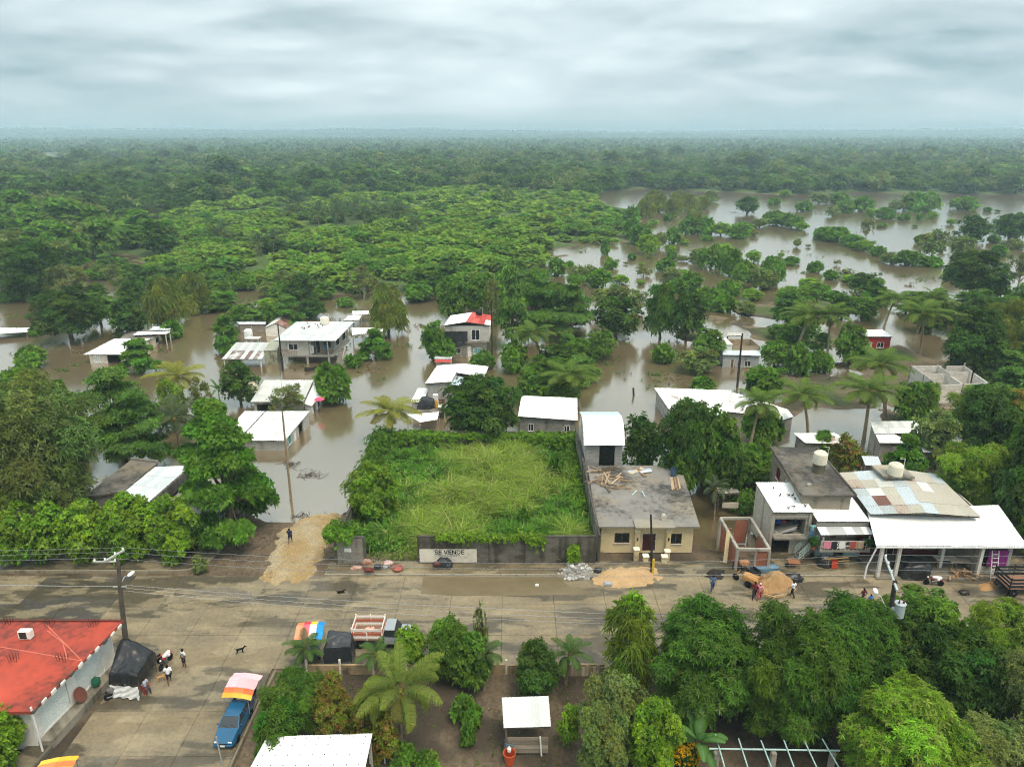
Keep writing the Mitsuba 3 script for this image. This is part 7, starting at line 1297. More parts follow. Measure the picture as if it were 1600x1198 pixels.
c = np.array([m_[0] + .55, m_[1] - .25, zR - 2.5]); mesh(kR, 'transformer', cat([lathe(c, [(.30, 0), (.34, .05), (.34, .95), (.36, .98), (.36, 1.04), (.2, 1.08)], 20), cbox(c + [-.42, 0, .6], [.25, .12, .3])]), 'aab4b8', 'm_gloss')
for a in (-.15, .15): mesh(kR, 'bushing', lathe(c + [a, -.1, 1.06], [(.05, 0), (.07, .08), (.03, .28)], 8), '6d4a3a', 'm_gloss')
lamp(kR, m_ + [0, -.1, -2.4], G(1369, 926, 5.2))
for i, (a, b) in enumerate(zip(LI, RI)):
    wire('power_line', 'high wire between the two crossarm poles, %s of the three' % ('far one', 'middle one', 'near one')[i], a + [0, 0, .27], b + [0, 0, .27], 1.0); wire('power_line', 'high wire leaving the left-hand pole, %s of the three' % ('far one', 'middle one', 'near one')[i], a + [0, 0, .27], a + [-36, 0.6, .3], .5); wire('power_line', 'high wire leaving the transformer pole, %s of the three' % ('far one', 'middle one', 'near one')[i], b + [0, 0, .27], b + [22, .6, .2], .3)
k3, t3, b3 = pole('utility_pole', 'thin dark pole with a yellow painted foot before the cream house', (1019, 897), (1017, 804), r=.10, col='2f2d2b'); mesh(k3, 'painted_foot', tube([b3 + [0, 0, .1], b3 + [0, 0, 1.5]], .145, 9), 'c9a92f', 'm_wall', wear=.4)
k4, t4, b4 = pole('utility_pole', 'leaning pole standing in the flooded side street', (455, 784), (441, 642), r=.11, col='8a7b62', zb=WZ); k5, t5, b5 = pole('utility_pole', 'dark pole beside the stilt house', (442, 579), (434, 507), r=.13, col='2f2c2a', zb=WZ); k6, t6, b6 = pole('utility_pole', 'dark pole behind the right wall of the two storey house', (769, 566), (768, 470), r=.13, col='3a3530', zb=WZ); k7, t7, b7 = pole('utility_pole', 'dark pole in the water before the small grey house', (1152, 604), (1160, 521), r=.15, col='35302c', zb=WZ)
p = G(990, 618, WZ); k = thing('post', 'short leaning stump of a post alone in the open water', 'post'); mesh(k, None, tube([p + [.1, 0, -.8], p + [-.12, 0, 1.2]], [.16, .14], 8), '3b332b', 'm_bark')
pm = bL * .32 + tL * .68
for i in range(3): wire('service_cable', ('upper', 'middle', 'lower')[i] + ' sagging cable between the black tent pole and the transformer pole', pm + [.4, 0, .1 - .25 * i], m_ + [0, -.1, -3.0 - .3 * i], .5 + .15 * i, .011, 'a9adae')
wire('service_cable', 'long low cable running left from the black tent pole', pm + [-.4, 0, 0], pm + [-30, 1.5, .2], .3, .018, 'a9adae'); wire('service_cable', 'cable from the leaning pole up to the dark stilt house pole', t4 + [0, 0, -.1], t5 + [0, 0, -.1], .8, .02, '4a4a4a')
# far pylons on the horizon
for px, Y, h, lb in ((497, 6200, 46, 'second'), (380, 6600, 46, 'first'), (617, 7000, 46, 'third'), (727, 7000, 46, 'fourth'), (992, 5600, 50, 'fifth'), (1226, 4300, 55, 'tallest, sixth'), (1502, 5200, 50, 'last')):
    x = XP(px, Y, 30); k = thing('pylon', 'far lattice pylon on the horizon, %s from the left' % lb, 'pylon', None); w = 5.0
    mesh(k, None, cat([tube([[x + a * w, Y + b * w, -2], [x + a * .8, Y + b * .8, h]], .7, 4) for a in (-1, 1) for b in (-1, 1)] + [bar([x - 8, Y, h * f_], [x + 8, Y, h * f_], 1.0) for f_ in (.72, .84, .95)] + [bar([x - w * .7, Y - w * .7, h * .3], [x + w * .5, Y - w * .5, h * .5], .7)]), '6f7a80')

# ------------------------------------------------------------------ people, dogs, birds
def solid(bones, res, smooth=8, floor=None):
    m = None
    for (a, ra, b, rb) in bones:
        s = [np.asarray(c) + r * d for c, r in ((a, ra), (b, rb)) for d in SPH]; h = mf.Manifold.hull_points(np.array(s).tolist()); m = h if m is None else m + h
    m = m.refine_to_length(res).to_mesh(); t = trimesh.Trimesh(m.vert_properties[:, :3], m.tri_verts, process=True); trimesh.smoothing.filter_taubin(t, iterations=smooth); return np.array(t.vertices), np.array(t.faces)
SPH = np.array(trimesh.creation.icosphere(1, 1.0).vertices)
def person(label, p, face, shirt, legs, skin='6b4530', hair='17120f', pose='stand', h=1.53, shorts=False, stripes=None, hat=None, seat=0.0, group=None):
    """A figure: x to its right, y forward. One continuous body; shirt, trousers and hair are worn over it."""
    s = h / 1.70; J = dict(pel=(0, 0, .93), chest=(0, .01, 1.30), neck=(0, .0, 1.46), head=(0, .02, 1.585)); st = {'walk': .22, 'stand': .03, 'sit': 0}[pose]
    for i, q in ((1, 'R'), (-1, 'L')):
        J['hip' + q] = (.09 * i, 0, .90); J['kne' + q] = (.10 * i, st * .55 * i + .05, .49); J['ank' + q] = (.11 * i, st * i - (.06 if i < 0 and st > .1 else 0), .09 + (.05 if i < 0 and st > .1 else 0)); J['sho' + q] = (.185 * i, 0, 1.40); J['elb' + q] = (.255 * i, -.05 - st * .5 * i, 1.13); J['wri' + q] = (.24 * i, .10 - st * .7 * i, .91)
        if pose == 'sit': J['kne' + q] = (.13 * i, .42, .90); J['ank' + q] = (.14 * i, .44, .50); J['wri' + q] = (.16 * i, .30, 1.00); J['elb' + q] = (.26 * i, .06, 1.12)
    off = np.array([0, 0, -.42 if pose == 'sit' else 0]); J = {k_: np.array(v_) + off for k_, v_ in J.items()}; B = [(J['pel'], .115, J['chest'], .135), (J['chest'], .13, J['neck'], .055), (J['neck'], .052, J['head'] - [0, 0, .04], .055), (J['head'], .095, J['head'] + [0, -.02, .04], .098), (J['head'] + [0, .02, -.06], .06, J['head'], .09), (J['head'] + [0, .095, -.015], .014, J['head'] + [0, .11, -.035], .018)]
    sh, tr = [(J['pel'] + [0, 0, .02], .135, J['chest'], .155), (J['chest'] + [0, 0, .02], .145, J['neck'] - [0, 0, .05], .07)], [(J['pel'], .132, J['pel'] + [0, 0, -.05], .135)]
    for i, q in ((1, 'R'), (-1, 'L')):
        B += [(J['pel'], .11, J['hip' + q], .095), (J['hip' + q], .09, J['kne' + q], .058), (J['kne' + q], .056, J['ank' + q], .036), (J['ank' + q] + [0, -.03, -.045], .036, J['ank' + q] + [.01 * i, .13, -.06], .026), (J['chest'], .1, J['sho' + q], .06), (J['sho' + q], .058, J['elb' + q], .042), (J['elb' + q], .042, J['wri' + q], .029), (J['head'] + [.088 * i, 0, .0], .018, J['head'] + [.092 * i, -.012, -.03], .013)]
        w = J['wri' + q]; d = w - J['elb' + q]; d = d / np.linalg.norm(d); x_ = np.cross(d, [0, 1, .2]); x_ = x_ / np.linalg.norm(x_); y_ = np.cross(x_, d); pm_ = w + d * .09; B += [(w, .026, pm_, .030)]
        for f_ in range(4): b0 = pm_ + y_ * (.024 * (1.5 - f_)); b1 = b0 + d * (.05 - .006 * abs(f_ - 1.4)) ; B += [(b0, .0095, b1, .009), (b1, .009, b1 + d * .028 - x_ * i * .018, .008)]
        B += [(w + d * .03 + y_ * .02, .012, w + d * .075 + y_ * .055, .010)]
        sh += [(J['chest'] + [0, 0, .05], .1, J['sho' + q], .078), (J['sho' + q], .078, J['sho' + q] * .35 + J['elb' + q] * .65, .068)]; e = J['kne' + q] if shorts else J['ank' + q] + [0, 0, .04]; tr += [(J['pel'] + [0, 0, -.05], .125, J['hip' + q], .11), (J['hip' + q], .108, J['kne' + q] * .9 + J['hip' + q] * .1, .082)] + ([] if shorts else [(J['kne' + q], .078, e, .062)])
    R = rotz(face); M = lambda v: (v[0] * s @ R + np.asarray(p, float) + [0, 0, seat], v[1]); k = thing('person', label, 'person', group)
    mesh(k, 'body', M(solid(B, .045)), skin, 'm_matte', smooth=True, wear=0); sv = M(solid(sh, .05)); mesh(k, 'shirt', sv, shirt, 'm_matte', smooth=True, wear=0); mesh(k, 'shorts' if shorts else 'trousers', M(solid(tr, .06)), legs, 'm_matte', smooth=True, wear=0)
    if stripes:
        for z in (.98, 1.10, 1.22, 1.34): mesh(k, 'stripe', M(lathe(J['chest'] * [1, 1, 0] + [0, 0, z + off[2]], [(.150, -.028), (.162, -.02), (.162, .02), (.150, .028)], 16)), stripes, wear=0)
    hd = J['head']; mesh(k, 'hair', M(solid([(hd + [0, -.015, .035], .104, hd + [0, -.035, .0], .098), (hd + [0, .03, .06], .075, hd + [0, -.02, .05], .1)], .05, 4)), hair, smooth=True, wear=0)
    for i in (-1, 1): mesh(k, 'eye', M(ball(hd + [.034 * i, .093, .005], .012, 1)), '14100e', wear=0)
    mesh(k, 'mouth', M(cbox(hd + [0, .088, -.062], [.045, .02, .010])), '6a3028', wear=0)
    if hat: mesh(k, 'hat', M(lathe(hd + [0, -.01, .05], [(.19, 0), (.19, .012), (.115, .02), (.10, .10), (.03, .115)], 16)), hat, wear=0)
    return k
person('person in a dark blue shirt walking down the gravel ramp', G(454, 848, .05), .1, '2b3350', '2a2c3c', pose='walk', shorts=True)
person('person in a black and white striped shirt and dark shorts on the street', G(289, 1041), 2.6, 'e8e8e6', '23252b', shorts=True, stripes='22242a', pose='stand')
person('person in a white shirt and dark shorts seen from behind beside the tan dog', G(265.5, 1067), .5, 'e9ebee', '2a2628', pose='walk', shorts=True)
person('person seated on the red chair beside the white sheet', G(228, 1080), -2.2, 'aab4c0', '3a3f4a', pose='sit', seat=.0)
person('person all in blue walking on the sandy roadside', G(1112.5, 923), 3.0, '4a6a95', '33486e', pose='walk')
person('person in a maroon shirt beside the one in pink', G(1177.5, 935), 2.9, '6e2530', '2c2a30', pose='walk', h=1.6)
person('person in a pink dress and headscarf by the sand cone', G(1185.5, 937), 2.7, 'dc8d98', 'b5525f', hair='e6b8bd', pose='walk', h=1.6)
person('person in a white shirt and dark trousers right of the sand cone', G(1237.5, 932), .6, 'dfe6ef', '23262e', pose='walk')
person('small person in a dark red shirt on the right part of the street', G(1347, 941), .3, '5a2f36', '3a3138', pose='walk', h=1.35); person('small person in a bright blue shirt on the right part of the street', G(1358, 948), .2, '3f6fb5', '31456e', pose='walk', h=1.2, shorts=True)
person('person in a teal top at the head of the pale railed stair', (XP(1268, 56, 2.5), 56.0, 2.03), 2.9, '7fb8b4', '5f86b0', pose='stand', h=1.6)

def dog(label, p, face, col, lying=False, s=0.78):
    z0 = .16 if lying else .46; B = [((0, .22, z0 + .02), .115, (0, -.02, z0), .105), ((0, -.02, z0), .1, (0, -.28, z0 + .01), .088), ((0, .26, z0 + .05), .085, (0, .40, z0 + .20), .065), ((0, .42, z0 + .23), .072, (0, .47, z0 + .22), .06), ((0, .48, z0 + .20), .042, (0, .60, z0 + .17), .028), ((0, -.32, z0 + .03), .03, (0, -.45, z0 + .12), .02), ((0, -.45, z0 + .12), .02, (0, -.50, z0 + .26), .012)]
    for i in (-1, 1):
        B += [((.045 * i, .42, z0 + .28), .022, (.06 * i, .40, z0 + .38), .008)]
        if lying: B += [((.07 * i, .2, z0 - .03), .045, (.09 * i, .42, .04), .025), ((.09 * i, -.25, z0 - .02), .07, (.13 * i, -.05, .04), .028)]
        else: B += [((.075 * i, .22, z0 - .02), .055, (.075 * i, .20 + .04 * i, .26), .034), ((.075 * i, .20 + .04 * i, .26), .032, (.075 * i, .22 + .05 * i, .035), .024), ((.075 * i, .22 + .05 * i, .03), .026, (.075 * i, .27 + .05 * i, .022), .02), ((.075 * i, -.26, z0), .075, (.08 * i, -.20 - .04 * i, .29), .045), ((.08 * i, -.20 - .04 * i, .29), .04, (.08 * i, -.34 - .04 * i, .17), .026), ((.08 * i, -.34 - .04 * i, .17), .024, (.08 * i, -.31 - .04 * i, .03), .02), ((.08 * i, -.31 - .04 * i, .028), .024, (.08 * i, -.26 - .04 * i, .022), .018)]
    v, f = solid(B, .04, 6); k = thing('dog', label, 'dog'); mesh(k, 'body', (v * s @ rotz(face) + p, f), col, 'm_matte', smooth=True, wear=0); mesh(k, 'nose', (ball([0, .625, z0 + .17], .018, 1)[0] * s @ rotz(face) + p, ball([0, 0, 0], 1, 1)[1]), '0c0a09'); return k
dog('black dog standing on the open street', G(376, 1020), -1.3, '17150f'); dog('black dog lying on the main street', G(532, 926), -1.5, '1a1815', True); dog('tan dog beside the person in the white shirt', G(254, 1063), -1.2, 'b98d5a')
bv, bf = solid([((0, -.10, .15), .055, (0, .06, .17), .07), ((0, .08, .2), .04, (0, .12, .27), .035), ((0, .14, .27), .015, (0, .2, .255), .006), ((0, -.12, .15), .04, (0, -.28, .12), .02), ((.03, 0, .1), .012, (.03, .02, .0), .01), ((-.03, 0, .1), .012, (-.03, .02, .0), .01)], .05, 4); BD = mikit.ply((bv * .95, bf), 'm_matte', smooth=True, uv=np.tile([pal('1b1a1a') + .5, 0], (len(bv), 1)))
rr = np.random.default_rng(2); BIRDS = []
for Q, spots, lb, g in ((STILT, [(u, v) for u, v in zip(rr.uniform(.22, .62, 13), rr.uniform(.5, .85, 13))], 'black bird on the roof of the stilt house', 'birds on the stilt house roof'), (BLOCKROOF, [(.35, .75), (.4, .5), (.62, .5), (.72, .5), (.72, .38), (.55, .12), (.4, .08), (.85, .15)], 'black bird on the roof of the open upper room', 'birds on the white block roof')):
    for u, v in spots: q = [np.asarray(q_, float) for q_ in Q]; p = (q[0] * (1 - u) + q[1] * u) * (1 - v) + (q[3] * (1 - u) + q[2] * u) * v; k = uniq('bird'); scene[k] = {**BD, 'to_world': T().translate([float(p[0]), float(p[1]), float(p[2] + .06)]) @ T().rotate([0, 0, 1], float(rr.uniform(0, 360)))}; tag(k, lb, 'bird', g); BIRDS.append((g, p[0], k, lb))

# ------------------------------------------------------------------ vehicles
def local(p, face): R = rotz(face); return lambda m: (m[0] @ R + np.asarray(p, float), m[1])
def wheel(k, M, c, r, w, rim='8d9092', axis=0):
    an = np.linspace(0, 2 * np.pi, 25)[:-1]; prof = [(r * .62, -w / 2), (r * .93, -w / 2), (r, -w * .3), (r, w * .3), (r * .93, w / 2), (r * .62, w / 2)]; v, f = lathe([0, 0, 0], prof, 24); v = v[:, [2, 0, 1]]; kk = mesh(k, 'wheel', M((v + c, f)), '151515', 'm_matte', wear=.1); v, f = lathe([0, 0, 0], [(r * .6, -w * .42), (r * .6, w * .42), (r * .2, w * .5)], 16); mesh(kk, 'rim', M((v[:, [2, 0, 1]] + c, f)), rim, 'm_gloss', wear=0)
def car(label, p, face, col):
    k = thing('car', label, 'car'); M1 = local(p, face); M = lambda m: M1((m[0] * .84, m[1])); L = 4.1; W = .82     # y forward
    def sec(y, zb, zt, w, wt): return [[-w, y, zb], [w, y, zb], [w * 1.0, y, zb + (zt - zb) * .6], [wt, y, zt], [-wt, y, zt], [-w * 1.0, y, zb + (zt - zb) * .6]]
    S = [sec(-2.05, .42, .78, .70, .62), sec(-1.95, .28, .88, .79, .70), sec(-1.2, .24, .92, .83, .76), sec(0, .22, .93, .84, .78), sec(.85, .22, .94, .84, .77), sec(1.5, .25, .82, .82, .72), sec(1.92, .28, .70, .77, .64), sec(2.06, .36, .60, .68, .58)]
    v = np.array(S).reshape(-1, 3); f = [[i * 6 + j, i * 6 + (j + 1) % 6, (i + 1) * 6 + (j + 1) % 6, (i + 1) * 6 + j] for i in range(7) for j in range(6)]; f = np.vstack([np.array(f)[:, [0, 2, 1]], np.array(f)[:, [0, 3, 2]], [[0, 1, 2], [0, 2, 3], [0, 3, 4], [0, 4, 5]], [[42 + a, 42 + b, 42 + c] for a, b, c in ((0, 2, 1), (0, 3, 2), (0, 4, 3), (0, 5, 4))]])
    mesh(k, 'body', M((v, f)), col, 'm_gloss', smooth=32, wear=0) if False else mesh(k, 'body', M((v, f)), col, 'm_gloss', wear=0)
    gh = hull([[s_ * x, y, z] for s_ in (-1, 1) for x, y, z in ((.75, -1.85, .86), (.76, .92, .92), (.60, .22, 1.36), (.61, -1.2, 1.37), (.60, -1.45, 1.33))]); mesh(k, 'windows', M(gh), '2b353a', 'm_gloss', wear=0)
    mesh(k, 'roof', M(hull([[s_ * x, y, z] for s_ in (-1, 1) for x, y, z in ((.605, .2, 1.365), (.615, -1.2, 1.375), (.6, -1.46, 1.335), (.54, .12, 1.405), (.54, -1.15, 1.415))])), col, 'm_gloss', wear=0)
    for s_ in (-1, 1):
        for a, b in (((.765, .94, .91), (.607, .2, 1.37)), ((.775, -.35, .92), (.625, -.38, 1.37)), ((.765, -1.75, .87), (.605, -1.4, 1.34))): mesh(k, 'pillar', M(bar([s_ * a[0], a[1], a[2]], [s_ * b[0], b[1], b[2]], .07)), col, 'm_gloss')
        mesh(k, 'headlight', M(cbox([s_ * .52, 1.985, .62], [.30, .10, .14], None, .03)), 'd9dedd', 'm_gloss'); mesh(k, 'mirror', M(cbox([s_ * .90, .62, .98], [.16, .10, .12], None, .03)), col, 'm_gloss'); mesh(k, 'tail_light', M(cbox([s_ * .58, -2.02, .72], [.26, .06, .16])), '8f1d1a', 'm_gloss')
        for y in (1.28, -1.28): wheel(k, M, [s_ * .76, y, .30], .30, .18)
    mesh(k, 'bumper', M(cbox([0, 2.05, .40], [1.42, .14, .20], None, .05)), col, 'm_gloss'); mesh(k, 'plate', M(cbox([0, 2.13, .42], [.34, .02, .14])), 'e4e4e0', 'm_matte', wear=0); mesh(k, 'grille', M(cbox([0, 2.06, .56], [.6, .04, .08])), '1b1d1f', 'm_gloss'); [mesh(k, 'wiper', M(bar([a, .88, .955], [a + .4, .72, 1.05], .02)), '111111') for a in (-.5, .1)]; return k
pf, pr = G(347, 1163, .3), G(383, 1088, .5); d = pf - pr; car('blue hatchback car parked facing down the side street', [(pf[0] + pr[0]) / 2 + .1, pf[1] + 1.6, .02], math.atan2(d[0], -d[1]) + math.pi if False else math.atan2(-d[0], d[1]), '16587f')

def motorcycle(label, p, face, col='1c1c1e', extra=None, s=.88):
    k = thing('motorcycle', label, 'motorcycle'); M0 = local(p, face); M = lambda m: M0((m[0] * s, m[1]))
    wheel(k, M, [0, .65, .29], .29, .09, '55585a'); wheel(k, M, [0, -.62, .29], .29, .11, '55585a'); mesh(k, 'frame', M(cat([tube([[0, .45, .85], [0, .1, .45], [0, -.62, .30]], .035, 6), tube([[0, .45, .88], [0, -.3, .72], [0, -.75, .70]], .035, 6)] + [tube([[a, .65, .29], [a, .48, .95]], .025, 6) for a in (-.07, .07)])), '2b2b2d', 'm_gloss')
    mesh(k, 'tank', M(solid([((0, .28, .80), .13, (0, .02, .76), .11)], .08, 3)), col, 'm_gloss', smooth=True, wear=0); mesh(k, 'seat', M(solid([((0, -.1, .76), .09, (0, -.7, .78), .075)], .1, 3)), '18181a', 'm_matte', smooth=True); mesh(k, 'engine', M(cbox([0, .08, .42], [.28, .36, .28], None, .04)), '4b4d4f', 'm_gloss'); mesh(k, 'handlebar', M(tube([[-.36, .34, 1.04], [-.12, .44, .98], [.12, .44, .98], [.36, .34, 1.04]], .018, 6)), '2a2a2a', 'm_gloss'); mesh(k, 'headlight', M(ball([0, .60, .86], .09, 1)), 'd5d8d8', 'm_gloss'); mesh(k, 'mudguard', M(cbox([0, -.72, .64], [.16, .4, .04], None, .01)), col, 'm_gloss'); mesh(k, 'exhaust', M(tube([[.13, .1, .3], [.15, -.7, .34]], .04, 6)), '8b8d8e', 'm_gloss')
    if extra: mesh(k, 'cover', M(solid([((0, -.5, .86), .17, (0, .1, .9), .15), ((.12, -.3, .75), .14, (-.14, -.3, .75), .14)], .08, 3)), extra, 'm_matte', smooth=True, wear=.1, label='cloth thrown over the seat')
    return k
motorcycle('black motorcycle with a grey cloth at the white sheet of the black tent', G(184, 1088), -1.0, '1d1e20', '6a676a'); motorcycle('orange and black motorcycle at the right edge of the black tent', G(240, 1042), 2.6, 'c4622a'); motorcycle('red and white motorcycle behind the person in the white shirt', G(260, 1038), 3.0, 'b52a2a', 'e2dede')
motorcycle('dark motorcycle with a pale cover right of the stake truck', G(607, 1000), 2.9, '27282b', 'c9cdd0'); motorcycle('dark motorcycle nearest the young bright tree', G(632, 994), 1.9, '2b2a2c'); motorcycle('red motorcycle with a white cover by the black porch tarpaulin', G(1458, 914), 1.4, 'a32a35', 'e3dfe2')

def mototaxi(label, p, face, strips, s=1.0):
    """Three wheeler under a striped cloth canopy: strips = rows of (y0, z0, y1, z1, colours from left to right)."""
    k = thing('mototaxi', label, 'mototaxi'); M = local(p, face); wheel(k, M, [0, 1.15, .28], .28, .1); [wheel(k, M, [a, -.75, .27], .27, .13) for a in (-.68, .68)]
    mesh(k, 'tub', M(cat([cbox([0, -.6, .48], [1.3, 1.2, .08], None, .02), cbox([0, -1.18, .78], [1.3, .06, .56], None, .02)] + [cbox([a, -.6, .72], [.05, 1.15, .42], None, .01) for a in (-.64, .64)])), '3a4a6a', 'm_gloss'); mesh(k, 'seat', M(cbox([0, -.8, .66], [1.15, .45, .20], None, .05)), '2b2022'); mesh(k, 'saddle', M(solid([((0, .35, .80), .1, (0, .0, .8), .1)], .08, 3)), '17171a', smooth=True); mesh(k, 'fork', M(cat([tube([[0, 1.15, .3], [0, .9, 1.0]], .04, 6), tube([[-.35, .85, 1.05], [.35, .85, 1.05]], .025, 6), tube([[0, .95, .8], [0, .1, .5], [0, -.6, .45]], .05, 6)])), '28282a', 'm_gloss')
    ys = [q[0] for q in strips] + [q[2] for q in strips]; mesh(k, 'canopy_frame', M(cat([tube([[a, y, .5], [a, y, min(q[1] if abs(q[0] - y) < .01 else q[3] for q in strips if abs(q[0] - y) < .01 or abs(q[2] - y) < .01) - .03]], .025, 6) for a in (-.8, .8) for y in (min(ys), max(ys))])), '8f9294', 'm_matte')
    for (y0, z0, y1, z1, cols) in strips:
        n = len(cols)
        for i, c in enumerate(cols):
            x = np.linspace(-1.0 + 2.0 * i / n, -1.0 + 2.0 * (i + 1) / n, 5); t = np.linspace(0, 1, 6)[:, None]; X = x[None] + 0 * t; Y = y0 + (y1 - y0) * t + 0 * x[None]; Z = z0 + (z1 - z0) * t - .05 * np.sin(np.pi * t) + .10 * (1 - x[None] ** 2) - .01 * np.sin(x[None] * 9)
            a = gridmesh(X, Y, Z); b = gridmesh(X, Y, Z - .012); mesh(k, 'canopy_strip', M((np.vstack([a[0], b[0]]), np.vstack([a[1], b[1][:, ::-1] + len(a[0])]))), c, 'm_matte', smooth=True, wear=.02)
    return k
p = (G(465, 970, 2.05) + G(514, 967, 2.05) + G(504, 1002, 1.75) + G(451, 1004, 1.75)) / 4; mototaxi('mototaxi under a canopy of red, white, yellow and blue stripes', [p[0], p[1] + .1, 0], .06, [(.75, 1.98, .25, 2.12, ('e58a5e', 'd8414c', 'edc23e', '2b86c8')), (.25, 2.12, -.85, 1.72, ('f0a07c', 'ea7583', 'f4f0e2', '2f93d4'))])
p = (G(343, 1078, 2.0) + G(412, 1048, 2.1) + G(404, 1072, 2.0) + G(366, 1055, 2.1)) / 4; mototaxi('mototaxi under a faded pink canopy with an orange and yellow flap, behind the blue car', [p[0] - .05, p[1] - .1, 0], -.12, [(.8, 1.98, .2, 2.10, ('f0b3bd', 'efb9c0', 'f2c3c6')), (.2, 2.10, -.5, 1.95, ('f3bcc4', 'f1b4bb', 'efb0b4')), (-.5, 1.93, -.8, 1.78, ('e8784a', 'ea8250', 'e56f45')), (-.8, 1.78, -1.05, 1.62, ('f0b244', 'eeb950', 'f2bf52'))])
p = G(97, 1190, 2.0); mototaxi('mototaxi under a yellow and orange striped canopy at the bottom edge', [p[0] - .1, p[1] - .6, 0], .2, [(.9, 1.98, .45, 2.1, ('f2c14a', 'f0b63e')), (.45, 2.1, .0, 2.12, ('ee8a55', 'ec7f4c')), (.0, 2.12, -.5, 2.05, ('f3c54e', 'f1bb45')), (-.5, 2.05, -1.0, 1.8, ('ee8a55', 'ea7a48'))])

def stake_truck(label, p, face, wood, bars, L=3.0, W=1.8, cab=True, h=.95):
    k = thing('truck', label, 'truck'); M = local(p, face); mesh(k, 'bed', M(cbox([0, 0, .82], [W, L, .12], None, .02)), '8a6a58'); mesh(k, 'chassis', M(cbox([0, .4, .62], [.8, L + 1.6, .18])), '222222')
    for y in (-L / 2 + .5, L / 2 + 1.1): [wheel(k, M, [a * (W / 2 - .14), y, .38], .38, .24) for a in (-1, 1)]
    for i in range(3):
        z = 1.05 + i * h / 3
        for a in (-1, 1): mesh(k, 'side_rail', M(cbox([a * W / 2, 0, z], [.05, L, h / 5], None, .008)), wood if i != 1 else bars, 'm_matte', wear=.2)
        for a in (-1, 1): mesh(k, 'end_rail', M(cbox([0, a * L / 2, z], [W - .06, .05, h / 5], None, .008)), wood if i != 1 else bars, 'm_matte', wear=.2)
    for a in (-1, 1):
        for y in (-L / 2, 0, L / 2): mesh(k, 'stake', M(cbox([a * (W / 2 + .04), y, .9 + h / 2], [.06, .08, h + .1])), wood)
    if cab:
        mesh(k, 'cab', M(hull([[s_ * x, y, z] for s_ in (-1, 1) for x, y, z in ((.82, L / 2 + .15, .5), (.82, L / 2 + 1.9, .5), (.8, L / 2 + 1.95, .98), (.8, L / 2 + .15, 1.1))])), '9aa3a8', 'm_gloss', wear=.1); mesh(k, 'windows', M(hull([[s_ * x, y, z] for s_ in (-1, 1) for x, y, z in ((.79, L / 2 + .16, 1.08), (.79, L / 2 + 1.25, 1.04), (.68, L / 2 + .9, 1.58), (.68, L / 2 + .2, 1.58))])), '2b3338', 'm_gloss'); mesh(k, 'cab_roof', M(cbox([0, L / 2 + .55, 1.6], [1.34, .74, .05], None, .02)), '9aa3a8', 'm_gloss')
    return k
p = G(578, 1003, 0); stake_truck('small truck with a white and red slatted stake bed', [p[0], p[1], 0], -math.pi / 2, 'e5dfd6', 'b5654f', 2.2, 1.6); k = thing('sack', 'pinkish sacks in the bed of the slatted truck', 'sack'); mesh(k, None, cat([solid([((p[0] - .3 + .35 * i, p[1] - .1 + .1 * (i % 2), 1.02), .17, (p[0] - .1 + .35 * i, p[1] + .25, 1.04), .16)], .1, 3) for i in range(2)]), 'd8a898', smooth=True)
p = G(1588, 926, 0); stake_truck('black stake truck at the right edge of the street', [p[0] + .4, p[1] + .3, 0], -math.pi / 2, '26282a', '33363a', 3.2, 1.9, True)

# ------------------------------------------------------------------ tents, tarps and things lying about
def cloth(key, name, C, apex, col, folds=.06, drop=0.0, n=26, mat='m_matte'):
    C = [np.asarray(c, float) for c in C]; u, v = np.meshgrid(np.linspace(0, 1, n), np.linspace(0, 1, n)); P = C[0] * ((1 - u) * (1 - v))[..., None] + C[1] * (u * (1 - v))[..., None] + C[2] * (u * v)[..., None] + C[3] * ((1 - u) * v)[..., None]
    r = np.hypot(u - apex[0], v - apex[1]); an = np.arctan2(v - apex[1], u - apex[0]); P[..., 2] += apex[2] * np.clip(1 - r / .75, 0, 1) ** 1.2 - folds * (np.abs(np.sin(an * 4 + 1)) * r) - .12 * np.sin(np.pi * u) * np.sin(np.pi * v); e = np.minimum(np.minimum(u, 1 - u), np.minimum(v, 1 - v)); P[..., 2] += .22 * (meshkit.fbm(P * 2.2 + 3, 3, 4) - .5); P[..., 2] -= drop * np.clip(1 - e / .04, 0, 1)
    a = gridmesh(P[..., 0], P[..., 1], P[..., 2]); b = gridmesh(P[..., 0], P[..., 1], P[..., 2] - .015); mesh(key, name, (np.vstack([a[0], b[0]]), np.vstack([a[1], b[1][:, ::-1] + len(a[0])])), col, mat, smooth=True, wear=.05)
scene['m_plastic'] = principled(mikit.proc(lambda p, n, uv: pcol(uv) * (0.8 + 0.4 * FB(p.x * 3, p.y * 3, p.z * 3))), 0.38, 0.5)
k = thing('tent', 'black plastic tent on poles below the utility pole', 'tent'); z = 1.95; C = [G(169, 1049, z), G(213, 1052, z), G(241, 1013, z), G(190, 1005, z)]; cloth(k, 'roof_sheet', C, (.25, .8, .85), '202225', .20, .25, mat='m_plastic'); posts(k, [(c * .93 + np.mean(C, 0) * .07)[:2] for c in C], 0, 1.75, .06, '6d6a66')
for i, j, z0 in ((0, 1, 1.15), (1, 2, 1.0), (3, 0, .8)):
    A, B = C[i][:2], C[j][:2]; u, v = np.meshgrid(np.linspace(0, 1, 20), np.linspace(0, 1, 8)); nn = np.array([(B - A)[1], -(B - A)[0]]); nn = nn / np.linalg.norm(nn); w = .05 * np.sin(u * 17 + i) * v + .10 * v; a = gridmesh(A[0] + (B - A)[0] * u + nn[0] * w, A[1] + (B - A)[1] * u + nn[1] * w, 1.72 + (z0 - 1.72) * v); mesh(k, 'side_sheet', a, '1d1f21', 'm_plastic', smooth=True, wear=.05)
